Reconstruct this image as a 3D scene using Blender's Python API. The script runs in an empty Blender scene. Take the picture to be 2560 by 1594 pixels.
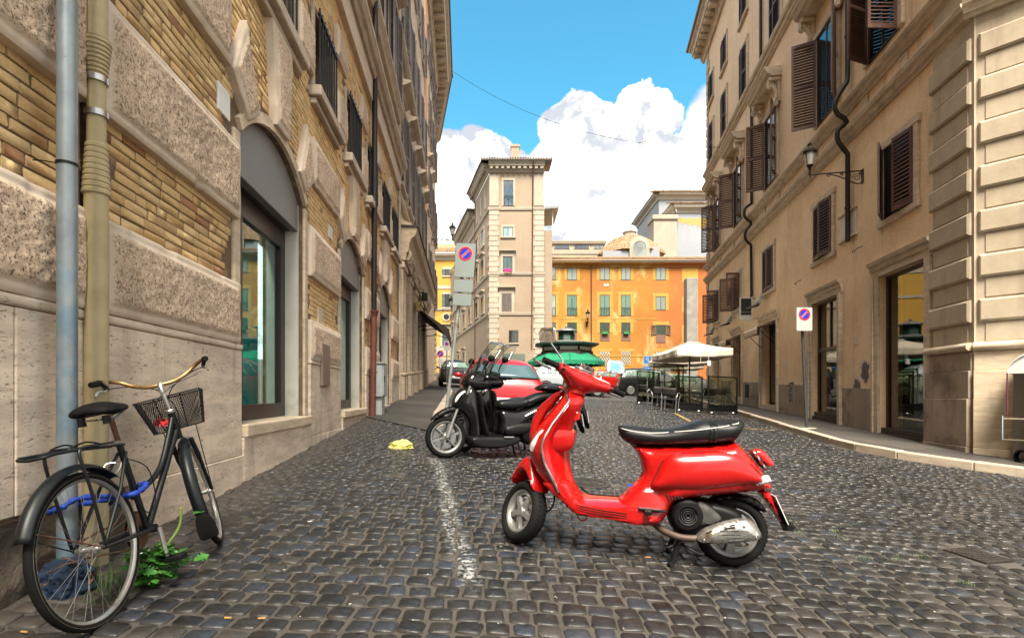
import bpy, bmesh, math, random
import numpy as np
from math import sin, cos, pi, radians as rad, sqrt, atan2, hypot
from mathutils import Vector, Matrix, noise
random.seed(7); RNG = np.random.default_rng(7)
SC = bpy.context.scene
COL = SC.collection
# ---------------------------------------------------------------- camera, sky, sun, exposure
EYE = 1.19                      # eye height above the paving at the camera's foot
FPX, CX, HY = 1337.0, 1280.0, 985.0
cam_d = bpy.data.cameras.new('camera'); cam = bpy.data.objects.new('camera', cam_d); COL.objects.link(cam)
cam.location = (0, 0, EYE); cam.rotation_euler = (rad(90), 0, 0)
cam_d.sensor_width = 36; cam_d.lens = 36 * FPX / 2560; cam_d.shift_y = (HY - 797) / 2560
cam_d.clip_start = 0.05; cam_d.clip_end = 2000
SC.camera = cam
SUN_EL, SUN_AZ = 56.0, 178.0
sun_d = bpy.data.lights.new('sun', 'SUN'); sun_d.energy = 1.25; sun_d.angle = rad(24); sun_d.color = (1.0, .91, .77)
sun = bpy.data.objects.new('sun', sun_d); COL.objects.link(sun)
_sd = Vector((sin(rad(SUN_AZ)) * cos(rad(SUN_EL)), cos(rad(SUN_AZ)) * cos(rad(SUN_EL)), sin(rad(SUN_EL))))
sun.rotation_euler = _sd.to_track_quat('Z', 'Y').to_euler(); sun.location = (0, 0, 60)
SC.view_settings.view_transform = 'Standard'; SC.view_settings.look = 'None'
SC.view_settings.exposure = 3.4; SC.view_settings.gamma = 1; SC.view_settings.use_curve_mapping = False
SC.render.engine = 'CYCLES'
SC.cycles.use_denoising = True
try: SC.cycles.denoiser = 'OPENIMAGEDENOISE'
except Exception: pass
SC.cycles.max_bounces = 8; SC.cycles.diffuse_bounces = 4; SC.cycles.glossy_bounces = 4; SC.cycles.transparent_max_bounces = 12
SC.cycles.sample_clamp_indirect = 6; SC.cycles.caustics_reflective = False; SC.cycles.caustics_refractive = False
SC.render.film_transparent = False

class NT:
    """tiny node-tree writer"""
    def __init__(s, tree): s.t = tree; s.L = tree.links
    def n(s, typ, **kw):
        nd = s.t.nodes.new(typ)
        for k, v in kw.items():
            if k.startswith('i_'):
                key = k[2:]; key = int(key) if key.isdigit() else key.replace('_', ' ')
                s.set(nd.inputs[key], v)
            else: setattr(nd, k, v)
        return nd
    def set(s, inp, v):
        if isinstance(v, bpy.types.NodeSocket): s.L.new(v, inp)
        elif v is not None: inp.default_value = v
    def math(s, op, a, b=None, c=None, clamp=False):
        nd = s.t.nodes.new('ShaderNodeMath'); nd.operation = op; nd.use_clamp = clamp
        for i, v in enumerate((a, b, c)):
            if v is not None: s.set(nd.inputs[i], v)
        return nd.outputs[0]
    def vmath(s, op, a, b=None):
        nd = s.t.nodes.new('ShaderNodeVectorMath'); nd.operation = op
        s.set(nd.inputs[0], a)
        if b is not None: s.set(nd.inputs[1], b)
        return nd.outputs['Value'] if op in ('DOT_PRODUCT', 'LENGTH', 'DISTANCE') else nd.outputs[0]
    def mix(s, f, a, b, mode='MIX'):
        nd = s.t.nodes.new('ShaderNodeMix'); nd.data_type = 'RGBA'; nd.blend_type = mode
        s.set(nd.inputs[0], f)
        for i, v in ((6, a), (7, b)):
            if not isinstance(v, bpy.types.NodeSocket): v = tuple(v) + (1,) if len(v) == 3 else v
            s.set(nd.inputs[i], v)
        return nd.outputs[2]
    def noise(s, vec, scale, detail=4, rough=.55, dist=0, out=0):
        nd = s.n('ShaderNodeTexNoise'); s.set(nd.inputs['Vector'], vec)
        nd.inputs['Scale'].default_value = scale; nd.inputs['Detail'].default_value = detail
        nd.inputs['Roughness'].default_value = rough; nd.inputs['Distortion'].default_value = dist
        return nd.outputs[out]
    def ramp(s, f, lo, hi, a=0., b=1., smooth=True):
        nd = s.t.nodes.new('ShaderNodeMapRange'); nd.clamp = True
        if smooth: nd.interpolation_type = 'SMOOTHSTEP'
        s.set(nd.inputs[0], f)
        for i, v in enumerate((lo, hi, a, b)): s.set(nd.inputs[i + 1], v)
        return nd.outputs[0]

def pxdir(px, py):
    return Vector(((px - CX) / FPX, 1.0, (HY - py) / FPX)).normalized()

def make_world():
    w = bpy.data.worlds.new('World'); SC.world = w; w.use_nodes = True
    t = NT(w.node_tree); w.node_tree.nodes.clear()
    out = t.n('ShaderNodeOutputWorld'); bg = t.n('ShaderNodeBackground')
    sky = t.n('ShaderNodeTexSky', sky_type='NISHITA'); sky.sun_disc = False
    sky.sun_elevation = rad(SUN_EL); sky.sun_rotation = rad(SUN_AZ); sky.air_density = 1.0; sky.dust_density = .6; sky.ozone_density = 2.2
    tc = t.n('ShaderNodeTexCoord'); d = t.vmath('NORMALIZE', tc.outputs['Generated'])
    blue = t.mix(1.0, sky.outputs[0], (.56, 1.38, 1.28), 'MULTIPLY')
    # cumulus: a few heaps in sight, an even broken cover elsewhere
    heaps = [(1130,455,120),(1190,420,95),(1255,420,70),(1100,560,150),(1200,560,150),(1405,330,74),(1440,300,70),(1500,320,62),
             (1395,440,96),(1470,430,100),(1600,250,66),(1655,275,60),(1600,350,84),(1560,420,90),(1350,540,140),(1480,560,150),
             (1620,470,84),(1560,500,80),(1735,490,80),(1805,300,84),(1760,400,110),(1640,600,170),(1240,640,200),(1450,660,200),(1080,660,160),(1060,480,90),(1750,620,200),(1850,350,160),(1880,500,200),(1330,620,160)]
    nz = t.noise(d, 9.0, 7, .58, .25, 1)
    nz2 = t.vmath('SUBTRACT', nz, (.5, .5, .5)); nz3 = t.n('ShaderNodeVectorMath', operation='SCALE'); t.set(nz3.inputs[0], nz2); nz3.inputs['Scale'].default_value = .085
    dd = t.vmath('NORMALIZE', t.vmath('ADD', d, nz3.outputs[0]))
    tot = None
    for hx, hy, r in heaps:
        v = pxdir(hx, hy); rr = r / FPX * (v.y ** 1.3)
        f = t.ramp(t.vmath('DOT_PRODUCT', dd, tuple(v)), cos(rr * 1.25), cos(rr * .35))
        tot = f if tot is None else t.math('MAXIMUM', tot, f)
    nA = t.noise(d, 2.3, 8, .6, .3)
    frame_c = pxdir(1400, 150)
    keep = t.ramp(t.vmath('DOT_PRODUCT', d, tuple(frame_c)), cos(rad(34)), cos(rad(24)), 1.0, 0.0)
    gen = t.math('MULTIPLY', t.ramp(nA, .36, .50), keep)
    cover = t.math('MAXIMUM', t.ramp(tot, .26, .5), gen)
    hz = t.n('ShaderNodeSeparateXYZ'); t.set(hz.inputs[0], d)
    low = t.ramp(hz.outputs[2], .02, .3, 1.0, 0.0)
    cover = t.math('MAXIMUM', cover, t.math('MULTIPLY', low, .55))
    nB = t.noise(dd, 11., 6, .6); nC = t.noise(t.vmath('ADD', dd, (-.012, -.01, .030)), 11., 6, .6); nD = t.noise(dd, 4.2, 4, .55)
    bil = t.math('ADD', t.ramp(t.math('SUBTRACT', nB, nC), -.12, .10), t.ramp(nD, .35, .6, -.35, .35))
    cl = t.mix(t.ramp(bil, -.05, .95), (.33, .345, .385), (1.0, .955, .875))
    s1 = t.n('ShaderNodeVectorMath', operation='SCALE'); t.set(s1.inputs[0], blue); s1.inputs['Scale'].default_value = SKY_K
    s2 = t.n('ShaderNodeVectorMath', operation='SCALE'); t.set(s2.inputs[0], cl); s2.inputs['Scale'].default_value = CLOUD_K
    col = t.mix(cover, s1.outputs[0], s2.outputs[0])
    t.set(bg.inputs[0], col); bg.inputs[1].default_value = .1
    t.L.new(bg.outputs[0], out.inputs[0])
SKY_K, CLOUD_K = .23, 2.12
make_world()

# ---------------------------------------------------------------- geometry helpers
def gz(x, y): return .048 * y - .055 * x                       # the paving is one slope
def ground(px, py):                                             # where a sight line meets the paving
    k, v = (px - CX) / FPX, (HY - py) / FPX
    y = EYE / (.048 - .055 * k - v); return Vector((k * y, y, gz(k * y, y)))
def at(px, py, y): return Vector(((px - CX) / FPX * y, y, EYE + (HY - py) / FPX * y))

class Frame:
    """a facade: u runs along the wall (as depth Y when dy=1), z up, d out of the wall"""
    def __init__(s, o, t, flip=1):
        s.o = Vector((o[0], o[1], 0)); s.t = Vector((t[0], t[1], 0)); tn = s.t.normalized(); s.n = Vector((tn.y, -tn.x, 0)) * flip
    def P(s, u, z, d=0.): v = s.o + s.t * u + s.n * d; return Vector((v.x, v.y, EYE + z))
    def uv(s, px, py, d=0.):
        k = (px - CX) / FPX; o = s.o + s.n * d
        u = (k * o.y - o.x) / (s.t.x - k * s.t.y); Y = o.y + u * s.t.y
        return u, (HY - py) / FPX * Y

WM = {}                                                        # world matrices of the objects built so far
def wm(o): return WM[o.name] if o is not None else Matrix.Identity(4)

def tag(o, label=None, cat=None, group=None, kind=None):
    if label: o['label'] = label
    if cat: o['category'] = cat
    if group: o['group'] = group
    if kind: o['kind'] = kind
    return o
def thing(name, label, cat, loc=(0, 0, 0), rot=0., group=None, M=None):
    o = bpy.data.objects.new(name, None); COL.objects.link(o); o.empty_display_size = .2
    M = M if M is not None else Matrix.Translation(Vector(loc)) @ Matrix.Rotation(rot, 4, 'Z')
    o.matrix_basis = M; WM[o.name] = M.copy()
    return tag(o, label, cat, group)

class MB:
    def __init__(s): s.v = []; s.f = []; s.sm = []
    def add(s, vs, fs, smooth=False):
        b = len(s.v); s.v += [tuple(v) for v in vs]; s.f += [tuple(i + b for i in f) for f in fs]; s.sm += [smooth] * len(fs); return s
    def box(s, x0, x1, y0, y1, z0, z1):
        return s.hexa([(x0,y0,z0),(x1,y0,z0),(x1,y1,z0),(x0,y1,z0),(x0,y0,z1),(x1,y0,z1),(x1,y1,z1),(x0,y1,z1)])
    def hexa(s, p): return s.add(p, [(0,3,2,1),(4,5,6,7),(0,1,5,4),(1,2,6,5),(2,3,7,6),(3,0,4,7)])
    def fbox(s, F, u0, u1, z0, z1, d0, d1):
        return s.hexa([F.P(u0,z0,d0),F.P(u1,z0,d0),F.P(u1,z0,d1),F.P(u0,z0,d1),F.P(u0,z1,d0),F.P(u1,z1,d0),F.P(u1,z1,d1),F.P(u0,z1,d1)])
    def bar(s, a, b, w, h=None, up=(0, 0, 1)):
        a, b = Vector(a), Vector(b); h = h or w; d = (b - a).normalized(); upv = Vector(up)
        if abs(d.dot(upv)) > .98: upv = Vector((1, 0, 0))
        x = d.cross(upv).normalized() * w / 2; y = x.cross(d).normalized() * h / 2
        return s.hexa([a-x-y, a+x-y, a+x+y, a-x+y, b-x-y, b+x-y, b+x+y, b-x+y])
    def prism(s, pts, a, b):
        """pts -> polygon; a(p), b(p) give the two faces"""
        n = len(pts); A = [a(p) for p in pts]; B = [b(p) for p in pts]
        return s.add(A + B, [tuple(range(n))[::-1], tuple(range(n, 2*n))] + [(i, (i+1) % n, n + (i+1) % n, n + i) for i in range(n)])
    def fprism(s, F, pts, d0, d1): return s.prism(pts, lambda p: F.P(p[0], p[1], d0), lambda p: F.P(p[0], p[1], d1))
    def loft(s, rings, ring=True, caps=True, smooth=True, loop=False):
        n = len(rings[0]); fs = []; m = len(rings)
        for j in range(m if loop else m - 1):
            k = (j + 1) % m
            for i in range(n if ring else n - 1):
                fs.append((j*n+i, j*n+(i+1) % n, k*n+(i+1) % n, k*n+i))
        s.add([p for r in rings for p in r], fs, smooth)
        if caps and ring and not loop:
            b = len(s.v) - n*m
            s.f += [tuple(b+i for i in range(n))[::-1], tuple(b+(m-1)*n+i for i in range(n))]; s.sm += [False, False]
        return s
    def tube(s, pts, r, n=8, caps=True, loop=False, flat=1.0):
        pts = [Vector(p) for p in pts]; m = len(pts); R = r if hasattr(r, '__len__') else [r] * m
        rings = []; prev = None
        for i, p in enumerate(pts):
            if loop: d = pts[(i+1) % m] - pts[i-1]
            else: d = pts[min(i+1, m-1)] - pts[max(i-1, 0)]
            d.normalize()
            if prev is None:
                x = d.orthogonal().normalized() if abs(d.z) < .95 else Vector((1, 0, 0))
                if abs(d.z) < .95: x = d.cross(Vector((0, 0, 1))).normalized()
            else: x = prev
            x = (x - d * x.dot(d)).normalized(); prev = x; y = d.cross(x)
            rings.append([p + (x*cos(2*pi*k/n) + y*sin(2*pi*k/n)*flat) * R[i] for k in range(n)])
        return s.loft(rings, True, caps, True, loop)
    def lathe(s, prof, n=16, M=None, caps=False, a0=0., a1=2*pi):
        M = M or Matrix.Identity(4); full = abs(a1 - a0 - 2*pi) < 1e-6
        rings = [[M @ Vector((r*cos(a0+(a1-a0)*k/(n if full else n-1)), r*sin(a0+(a1-a0)*k/(n if full else n-1)), z)) for k in range(n)] for r, z in prof]
        return s.loft(rings, full, caps, True)
    def sphere(s, c, r, n=10, m=7, sc=(1, 1, 1)):
        c = Vector(c)
        rings = [[c + Vector((r*sc[0]*sin(pi*j/m)*cos(2*pi*i/n), r*sc[1]*sin(pi*j/m)*sin(2*pi*i/n), r*sc[2]*cos(pi*j/m))) for i in range(n)] for j in range(1, m)]
        s.loft(rings, True, True, True); return s
    def grid(s, fn, nu, nv, smooth=True, flip=False):
        vs = [fn(i/nu, j/nv) for j in range(nv+1) for i in range(nu+1)]
        fs = [(j*(nu+1)+i, j*(nu+1)+i+1, (j+1)*(nu+1)+i+1, (j+1)*(nu+1)+i) for j in range(nv) for i in range(nu)]
        if flip: fs = [f[::-1] for f in fs]
        return s.add(vs, fs, smooth)
    def mesh(s, name, mat, M=None, sharp=40, fix=True):
        me = bpy.data.meshes.new(name)
        vs = s.v if M is None else [tuple(M @ Vector(v)) for v in s.v]
        me.from_pydata(vs, [], s.f); me.materials.append(mat)
        me.polygons.foreach_set('use_smooth', s.sm)
        if fix:
            bm = bmesh.new(); bm.from_mesh(me); bmesh.ops.recalc_face_normals(bm, faces=bm.faces); bm.to_mesh(me); bm.free()
        if sharp and any(s.sm): me.set_sharp_from_angle(angle=rad(sharp))
        me.update(); return me
    def build(s, name, mat, parent=None, local=False, bev=0, seg=2, sub=0, sharp=40, solid=0, kind=None, label=None, cat=None, group=None, fix=True, M=None):
        W = wm(parent)
        if M is None: M = None if local or parent is None else W.inverted()
        me = s.mesh(name, mat, M, sharp, fix)
        o = bpy.data.objects.new(name, me); COL.objects.link(o)
        if parent is not None: o.parent = parent
        WM[o.name] = W.copy()
        if solid:
            m = o.modifiers.new('solid', 'SOLIDIFY'); m.thickness = solid; m.offset = 0
        if sub:
            m = o.modifiers.new('sub', 'SUBSURF'); m.levels = m.render_levels = sub
        if bev:
            m = o.modifiers.new('bevel', 'BEVEL'); m.width = bev; m.segments = seg; m.limit_method = 'ANGLE'; m.angle_limit = rad(35); m.harden_normals = False
        return tag(o, label, cat, group, kind)

def dup(root, M, label=None, group=None, name=None):
    """a thing with copies of its parts and sub-parts"""
    r = root.copy(); COL.objects.link(r); r.matrix_basis = M; WM[r.name] = M.copy()
    if name: r.name = name
    if label: r['label'] = label
    if group: r['group'] = group
    for ch in list(root.children):
        c = ch.copy(); COL.objects.link(c); c.parent = r
        for g in list(ch.children):
            d = g.copy(); COL.objects.link(d); d.parent = c
    return r
def piece(name, me, parent, M, kind=None):
    o = bpy.data.objects.new(name, me); COL.objects.link(o); o.parent = parent; o.matrix_basis = wm(parent).inverted() @ M
    if kind: o['kind'] = kind
    return o
def axes(o, x, y, z):
    return Matrix(((x[0], y[0], z[0], o[0]), (x[1], y[1], z[1], o[1]), (x[2], y[2], z[2], o[2]), (0, 0, 0, 1)))
def spline(pts, n=6):
    """Catmull-Rom through pts (any tuple length)"""
    P = [pts[0]] + list(pts) + [pts[-1]]; out = []
    for i in range(1, len(P) - 2):
        for k in range(n):
            t = k / n
            out.append(tuple(.5*((2*b) + (-a+c)*t + (2*a-5*b+4*c-d)*t*t + (-a+3*b-3*c+d)*t**3) for a, b, c, d in zip(P[i-1], P[i], P[i+1], P[i+2])))
    out.append(tuple(pts[-1])); return out

# ---------------------------------------------------------------- materials
MATS = {}
def mat(name, col, rough=.6, metal=0., var=.12, vs=2.5, bump=0., bs=30., rnd=0., col2=None, c2s=1.5, c2=(.5, .7), coat=0., spec=.5, emit=None, es=1., trans=0., alpha=1., stretch=None, ior=1.45, rvar=0.):
    """principled surface: noise-varied colour, a second weathered colour, fine relief"""
    if name in MATS: return MATS[name]
    m = bpy.data.materials.new(name); m.use_nodes = True; t = NT(m.node_tree); b = m.node_tree.nodes['Principled BSDF']
    geo = t.n('ShaderNodeNewGeometry'); pos = geo.outputs['Position']
    if stretch: pos = t.vmath('MULTIPLY', pos, stretch)
    c = t.n('ShaderNodeRGB'); c.outputs[0].default_value = tuple(col) + (1,); c = c.outputs[0]
    if col2: c = t.mix(t.ramp(t.noise(pos, c2s, 6, .62), c2[0], c2[1]), c, col2)
    if var:
        f = t.ramp(t.noise(pos, vs, 5, .6), .25, .75, 1 - var, 1 + var, False); c = t.mix(1., c, t.comb(f), 'MULTIPLY')
    if rnd:
        oi = t.n('ShaderNodeObjectInfo'); r = t.math('FRACT', t.math('ADD', oi.outputs['Random'], geo.outputs['Random Per Island']))
        c = t.mix(1., c, t.comb(t.ramp(r, 0., 1., 1 - rnd, 1 + rnd, False)), 'MULTIPLY')
    t.set(b.inputs['Base Color'], c)
    if rvar: t.set(b.inputs['Roughness'], t.ramp(t.noise(pos, vs * 3, 5, .6), .3, .7, max(rough - rvar, 0), min(rough + rvar, 1), False))
    else: b.inputs['Roughness'].default_value = rough
    b.inputs['Metallic'].default_value = metal; b.inputs['Specular IOR Level'].default_value = spec; b.inputs['IOR'].default_value = ior
    b.inputs['Coat Weight'].default_value = coat; b.inputs['Coat Roughness'].default_value = .04
    if trans: b.inputs['Transmission Weight'].default_value = trans
    if alpha < 1: b.inputs['Alpha'].default_value = alpha
    if emit: b.inputs['Emission Color'].default_value = tuple(emit) + (1,); b.inputs['Emission Strength'].default_value = es
    if bump:
        bn = t.n('ShaderNodeBump'); bn.inputs['Strength'].default_value = 1.; bn.inputs['Distance'].default_value = bump
        t.set(bn.inputs['Height'], t.noise(pos, bs, 6, .65)); t.set(b.inputs['Normal'], bn.outputs[0])
    MATS[name] = m; return m
def _comb(self, f):
    nd = self.n('ShaderNodeCombineColor')
    for i in range(3): self.set(nd.inputs[i], f)
    return nd.outputs[0]
NT.comb = _comb
def grime(m, z0f=None, col=(.12, .10, .08), amount=.5, streak=True, scale=1.2):
    """rain streaks and dirt with shapes of their own laid over an existing material's colour"""
    t = NT(m.node_tree); b = m.node_tree.nodes['Principled BSDF']; src = b.inputs['Base Color'].links[0].from_socket
    geo = t.n('ShaderNodeNewGeometry')
    v = t.vmath('MULTIPLY', geo.outputs['Position'], (3., 3., .25 if streak else 3.))
    f = t.math('MULTIPLY', t.ramp(t.noise(v, scale, 7, .66), .52, .74), amount)
    t.set(b.inputs['Base Color'], t.mix(f, src, col)); return m

def glass(name, tint=(.9, .95, .93), rough=.02, alpha=.25):
    """thin pane: mirror-like reflection over a see-through tint"""
    if name in MATS: return MATS[name]
    m = bpy.data.materials.new(name); m.use_nodes = True; t = NT(m.node_tree); m.node_tree.nodes.clear()
    out = t.n('ShaderNodeOutputMaterial'); gl = t.n('ShaderNodeBsdfGlossy'); gl.inputs['Roughness'].default_value = rough
    tr = t.n('ShaderNodeBsdfTransparent'); tr.inputs[0].default_value = tuple(tint) + (1,)
    fr = t.n('ShaderNodeLayerWeight'); fr.inputs['Blend'].default_value = .5
    f = t.math('ADD', t.math('MULTIPLY', t.math('POWER', fr.outputs['Facing'], 4.), .85), .03 + alpha * .22, clamp=True)
    mx = t.n('ShaderNodeMixShader'); t.set(mx.inputs[0], f); t.L.new(tr.outputs[0], mx.inputs[1]); t.L.new(gl.outputs[0], mx.inputs[2]); t.L.new(mx.outputs[0], out.inputs[0])
    MATS[name] = m; return m

def travertine(name, col, pit=.5, scale=1., dark=(.16, .12, .09), stain=.35):
    if name in MATS: return MATS[name]
    m = bpy.data.materials.new(name); m.use_nodes = True; t = NT(m.node_tree); b = m.node_tree.nodes['Principled BSDF']
    geo = t.n('ShaderNodeNewGeometry'); P = geo.outputs['Position']
    hs = t.vmath('MULTIPLY', P, (1., 1., 5.))
    oi = t.n('ShaderNodeObjectInfo'); r = t.math('FRACT', t.math('ADD', oi.outputs['Random'], geo.outputs['Random Per Island']))
    band = t.noise(hs, 2.2 * scale, 6, .6, .4)
    c = t.mix(t.ramp(band, .3, .7), [x * .80 for x in col], [min(x * 1.16, .9) for x in col])
    c = t.mix(1., c, t.comb(t.ramp(r, 0, 1, .9, 1.08, False)), 'MULTIPLY')
    st = t.noise(t.vmath('MULTIPLY', P, (2.2, 2.2, .5)), 1.3, 7, .65)
    c = t.mix(t.math('MULTIPLY', t.ramp(st, .5, .72), stain), c, (.25, .19, .14))
    p1 = t.noise(hs, 22 * scale, 5, .7, .6); pm = t.ramp(p1, .60, .68)
    reg = t.ramp(t.noise(hs, 3.1, 3, .5), .38, .6); pm = t.math('MULTIPLY', t.math('MULTIPLY', pm, reg), pit)
    c = t.mix(pm, c, dark); t.set(b.inputs['Base Color'], c); b.inputs['Roughness'].default_value = .8
    bn = t.n('ShaderNodeBump'); bn.inputs['Distance'].default_value = .012
    h = t.math('SUBTRACT', t.math('MULTIPLY', t.noise(P, 60, 4, .6), .2), pm); t.set(bn.inputs['Height'], h); t.set(b.inputs['Normal'], bn.outputs[0])
    MATS[name] = m; return m

def stucco(name, col, col2, brick=0., F=None, stain=(.2, .14, .1), samt=.4, c2s=.5):
    """limewashed plaster: two washes, streaks; brick courses showing through where the wash is thin"""
    if name in MATS: return MATS[name]
    m = bpy.data.materials.new(name); m.use_nodes = True; t = NT(m.node_tree); b = m.node_tree.nodes['Principled BSDF']
    geo = t.n('ShaderNodeNewGeometry'); P = geo.outputs['Position']
    c = t.mix(t.ramp(t.noise(P, c2s, 7, .62, .3), .38, .64), col, col2)
    c = t.mix(1., c, t.comb(t.ramp(t.noise(P, 6, 6, .65), .25, .75, .88, 1.1, False)), 'MULTIPLY')
    s = t.noise(t.vmath('MULTIPLY', P, (2.4, 2.4, .28)), .9, 7, .66)
    c = t.mix(t.math('MULTIPLY', t.ramp(s, .53, .74), samt), c, stain)
    hh = t.math('MULTIPLY', t.noise(P, 30, 6, .65), .35)
    if brick:
        sx = t.n('ShaderNodeSeparateXYZ'); t.set(sx.inputs[0], P)
        cv = t.n('ShaderNodeCombineXYZ'); t.set(cv.inputs[0], sx.outputs[1]); t.set(cv.inputs[1], sx.outputs[2])
        bt = t.n('ShaderNodeTexBrick'); t.set(bt.inputs['Vector'], cv.outputs[0]); bt.inputs['Scale'].default_value = 1.
        bt.inputs['Brick Width'].default_value = .27; bt.inputs['Row Height'].default_value = .052; bt.inputs['Mortar Size'].default_value = .006; bt.inputs['Mortar Smooth'].default_value = .4
        thin = t.ramp(t.noise(P, .75, 5, .6), .42, .62); jm = t.math('MULTIPLY', bt.outputs['Fac'], thin)
        wob = t.ramp(t.noise(P, 14, 4, .7), .35, .6); jm = t.math('MULTIPLY', jm, wob)
        c = t.mix(t.math('MULTIPLY', jm, brick), c, [x * .45 for x in col]); hh = t.math('SUBTRACT', hh, t.math('MULTIPLY', jm, 1.2))
    t.set(b.inputs['Base Color'], c); b.inputs['Roughness'].default_value = .85
    bn = t.n('ShaderNodeBump'); bn.inputs['Distance'].default_value = .006; t.set(bn.inputs['Height'], hh); t.set(b.inputs['Normal'], bn.outputs[0])
    MATS[name] = m; return m
# ---------------------------------------------------------------- materials used widely
m_trav = travertine('travertine', (.64, .53, .415), .9, stain=.6)
m_trav2 = travertine('travertine_warm', (.58, .47, .34), .3, stain=.45)
m_asphalt = mat('asphalt', (.044, .039, .034), .85, var=.25, vs=1.1, bump=.004, bs=90, col2=(.07, .059, .048), c2s=.9, c2=(.45, .68))
m_mortar = mat('joint_sand', (.060, .053, .045), .95, var=.3, vs=5, bump=.006, bs=70, col2=(.07, .058, .047), c2s=.8)
m_kerb = travertine('kerb_stone', (.40, .33, .25), .25, stain=.6)
m_black = mat('black_plastic', (.004, .004, .0045), .45, var=.2, vs=9, spec=.3)
m_rubber = mat('tyre_rubber', (.0055, .0053, .005), .8, var=.25, vs=12, spec=.25, bump=.001, bs=120, col2=(.016, .0145, .013), c2s=7, c2=(.6, .8))
m_chrome = mat('chrome', (.75, .75, .76), .12, 1., var=.05)
m_steel = mat('steel', (.45, .45, .44), .32, 1., var=.15, vs=8)
m_darkmetal = mat('dark_iron', (.014, .013, .012), .5, .6, var=.3, vs=7)
m_dark = mat('dark_interior', (.012, .011, .010), .8, var=.3)
m_white = mat('white_enamel', (.72, .73, .73), .4, var=.06)
m_glass = glass('window_glass', (.55, .62, .6), .02, .3)

# ---------------------------------------------------------------- paving
LW = lambda y: -2.1 - .0898 * y                                 # foot of the left wall
RW = lambda y: 6.86 + .157 * y                                  # foot of the right wall
KR = [(8.35, 7.0), (7.59, 7.95), (7.0, 8.62), (6.52, 9.55), (6.42, 10.4), (6.66, 11.8), (7.06, 14.07), (8.1, 19.3), (9.3, 26.5), (10.4, 33.5)]
KL = [(-1.42, 9.5), (-1.47, 10.6), (-1.6, 12.2), (-1.9, 15.6), (-2.62, 23.6), (-3.4, 29.4), (-4.3, 35), (-6.5, 46)]
def interp(poly, y):
    if y <= poly[0][1]: return poly[0][0] if poly is not KR else 1e3
    for (xa, ya), (xb, yb) in zip(poly, poly[1:]):
        if ya <= y <= yb: return xa + (xb - xa) * (y - ya) / (yb - ya)
    return poly[-1][0]
def sheet(name, quad, dz, m, kind='structure'):
    b = MB(); b.add([(x, y, gz(x, y) + dz) for x, y in quad], [tuple(range(len(quad)))]); return b.build(name, m, kind=kind, fix=False)
m_far = mat('far_setts', (.075, .067, .06), .6, var=.45, vs=5, bump=.012, bs=9, col2=(.05, .047, .045), c2s=6, c2=(.4, .6))
sheet('ground', [(-70, -40), (80, -40), (80, 150), (-70, 150)], -.012, m_mortar)

def cobble_mat():
    m = bpy.data.materials.new('basalt_sett'); m.use_nodes = True; t = NT(m.node_tree); b = m.node_tree.nodes['Principled BSDF']
    geo = t.n('ShaderNodeNewGeometry'); P = geo.outputs['Position']; oi = t.n('ShaderNodeObjectInfo')
    r = t.math('FRACT', t.math('ADD', oi.outputs['Random'], geo.outputs['Random Per Island']))
    r2 = t.math('FRACT', t.math('MULTIPLY', r, 7.31))
    c = t.mix(r, (.0095, .0095, .0103), (.022, .0208, .0203)); c = t.mix(t.ramp(r2, .7, 1.), c, (.024, .029, .038)); c = t.mix(t.ramp(r2, .0, .12, 1, 0), c, (.045, .041, .036))
    c = t.mix(1., c, t.comb(t.ramp(t.noise(P, 28, 6, .7), .25, .75, .6, 1.5, False)), 'MULTIPLY')
    big = t.noise(P, .55, 4, .6); c = t.mix(1., c, t.comb(t.ramp(big, .3, .7, .78, 1.3, False)), 'MULTIPLY')
    sx = t.n('ShaderNodeSeparateXYZ'); t.set(sx.inputs[0], P); X, Y = sx.outputs[0], sx.outputs[1]
    dw = t.math('ADD', X, t.math('ADD', t.math('MULTIPLY', Y, .0898), 2.1))      # metres from the left wall
    dirt = t.math('MULTIPLY', t.ramp(t.math('ADD', dw, t.math('MULTIPLY', t.noise(P, 3.5, 5, .65), .5)), .35, 1.0, 1, 0), .8)
    c = t.mix(dirt, c, (.062, .050, .039))
    nrm = t.n('ShaderNodeSeparateXYZ'); t.set(nrm.inputs[0], geo.outputs['Normal'])
    side = t.ramp(nrm.outputs[2], .35, .85, 1., 0.)
    dust = t.math('MAXIMUM', t.math('MULTIPLY', side, .75), t.math('MULTIPLY', t.ramp(t.noise(P, 8, 6, .7), .6, .78), .3))
    c = t.mix(dust, c, (.045, .040, .035))
    ln = t.math('ADD', X, t.math('ADD', t.math('MULTIPLY', t.math('SUBTRACT', Y, 2.72), .19), .2))
    ln = t.math('ADD', ln, t.math('MULTIPLY', t.math('SUBTRACT', t.noise(P, .9, 2, .5), .5), .22))
    strip = t.ramp(t.math('ABSOLUTE', ln), .02, .10, 1, 0); ends = t.math('MULTIPLY', t.ramp(Y, 2.75, 3.05), t.ramp(Y, 6.4, 7.2, 1, 0))
    wear = t.ramp(t.noise(P, 34, 6, .75), .49, .56); pm = t.math('MULTIPLY', t.math('MULTIPLY', strip, ends), wear)
    c = t.mix(t.math('MULTIPLY', pm, .7), c, (.42, .42, .40))
    sp = t.ramp(t.noise(P, 75, 2, .5), .72, .75); c = t.mix(t.math('MULTIPLY', sp, .35), c, (.42, .40, .36))
    t.set(b.inputs['Base Color'], c)
    t.set(b.inputs['Roughness'], t.math('ADD', t.ramp(t.noise(P, 11, 5, .65), .3, .7, .22, .5, False), t.math('MULTIPLY', dirt, .3)))
    bn = t.n('ShaderNodeBump'); bn.inputs['Distance'].default_value = .004; t.set(bn.inputs['Height'], t.noise(P, 40, 6, .65)); t.set(b.inputs['Normal'], bn.outputs[0])
    return m
m_cob = cobble_mat()
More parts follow.
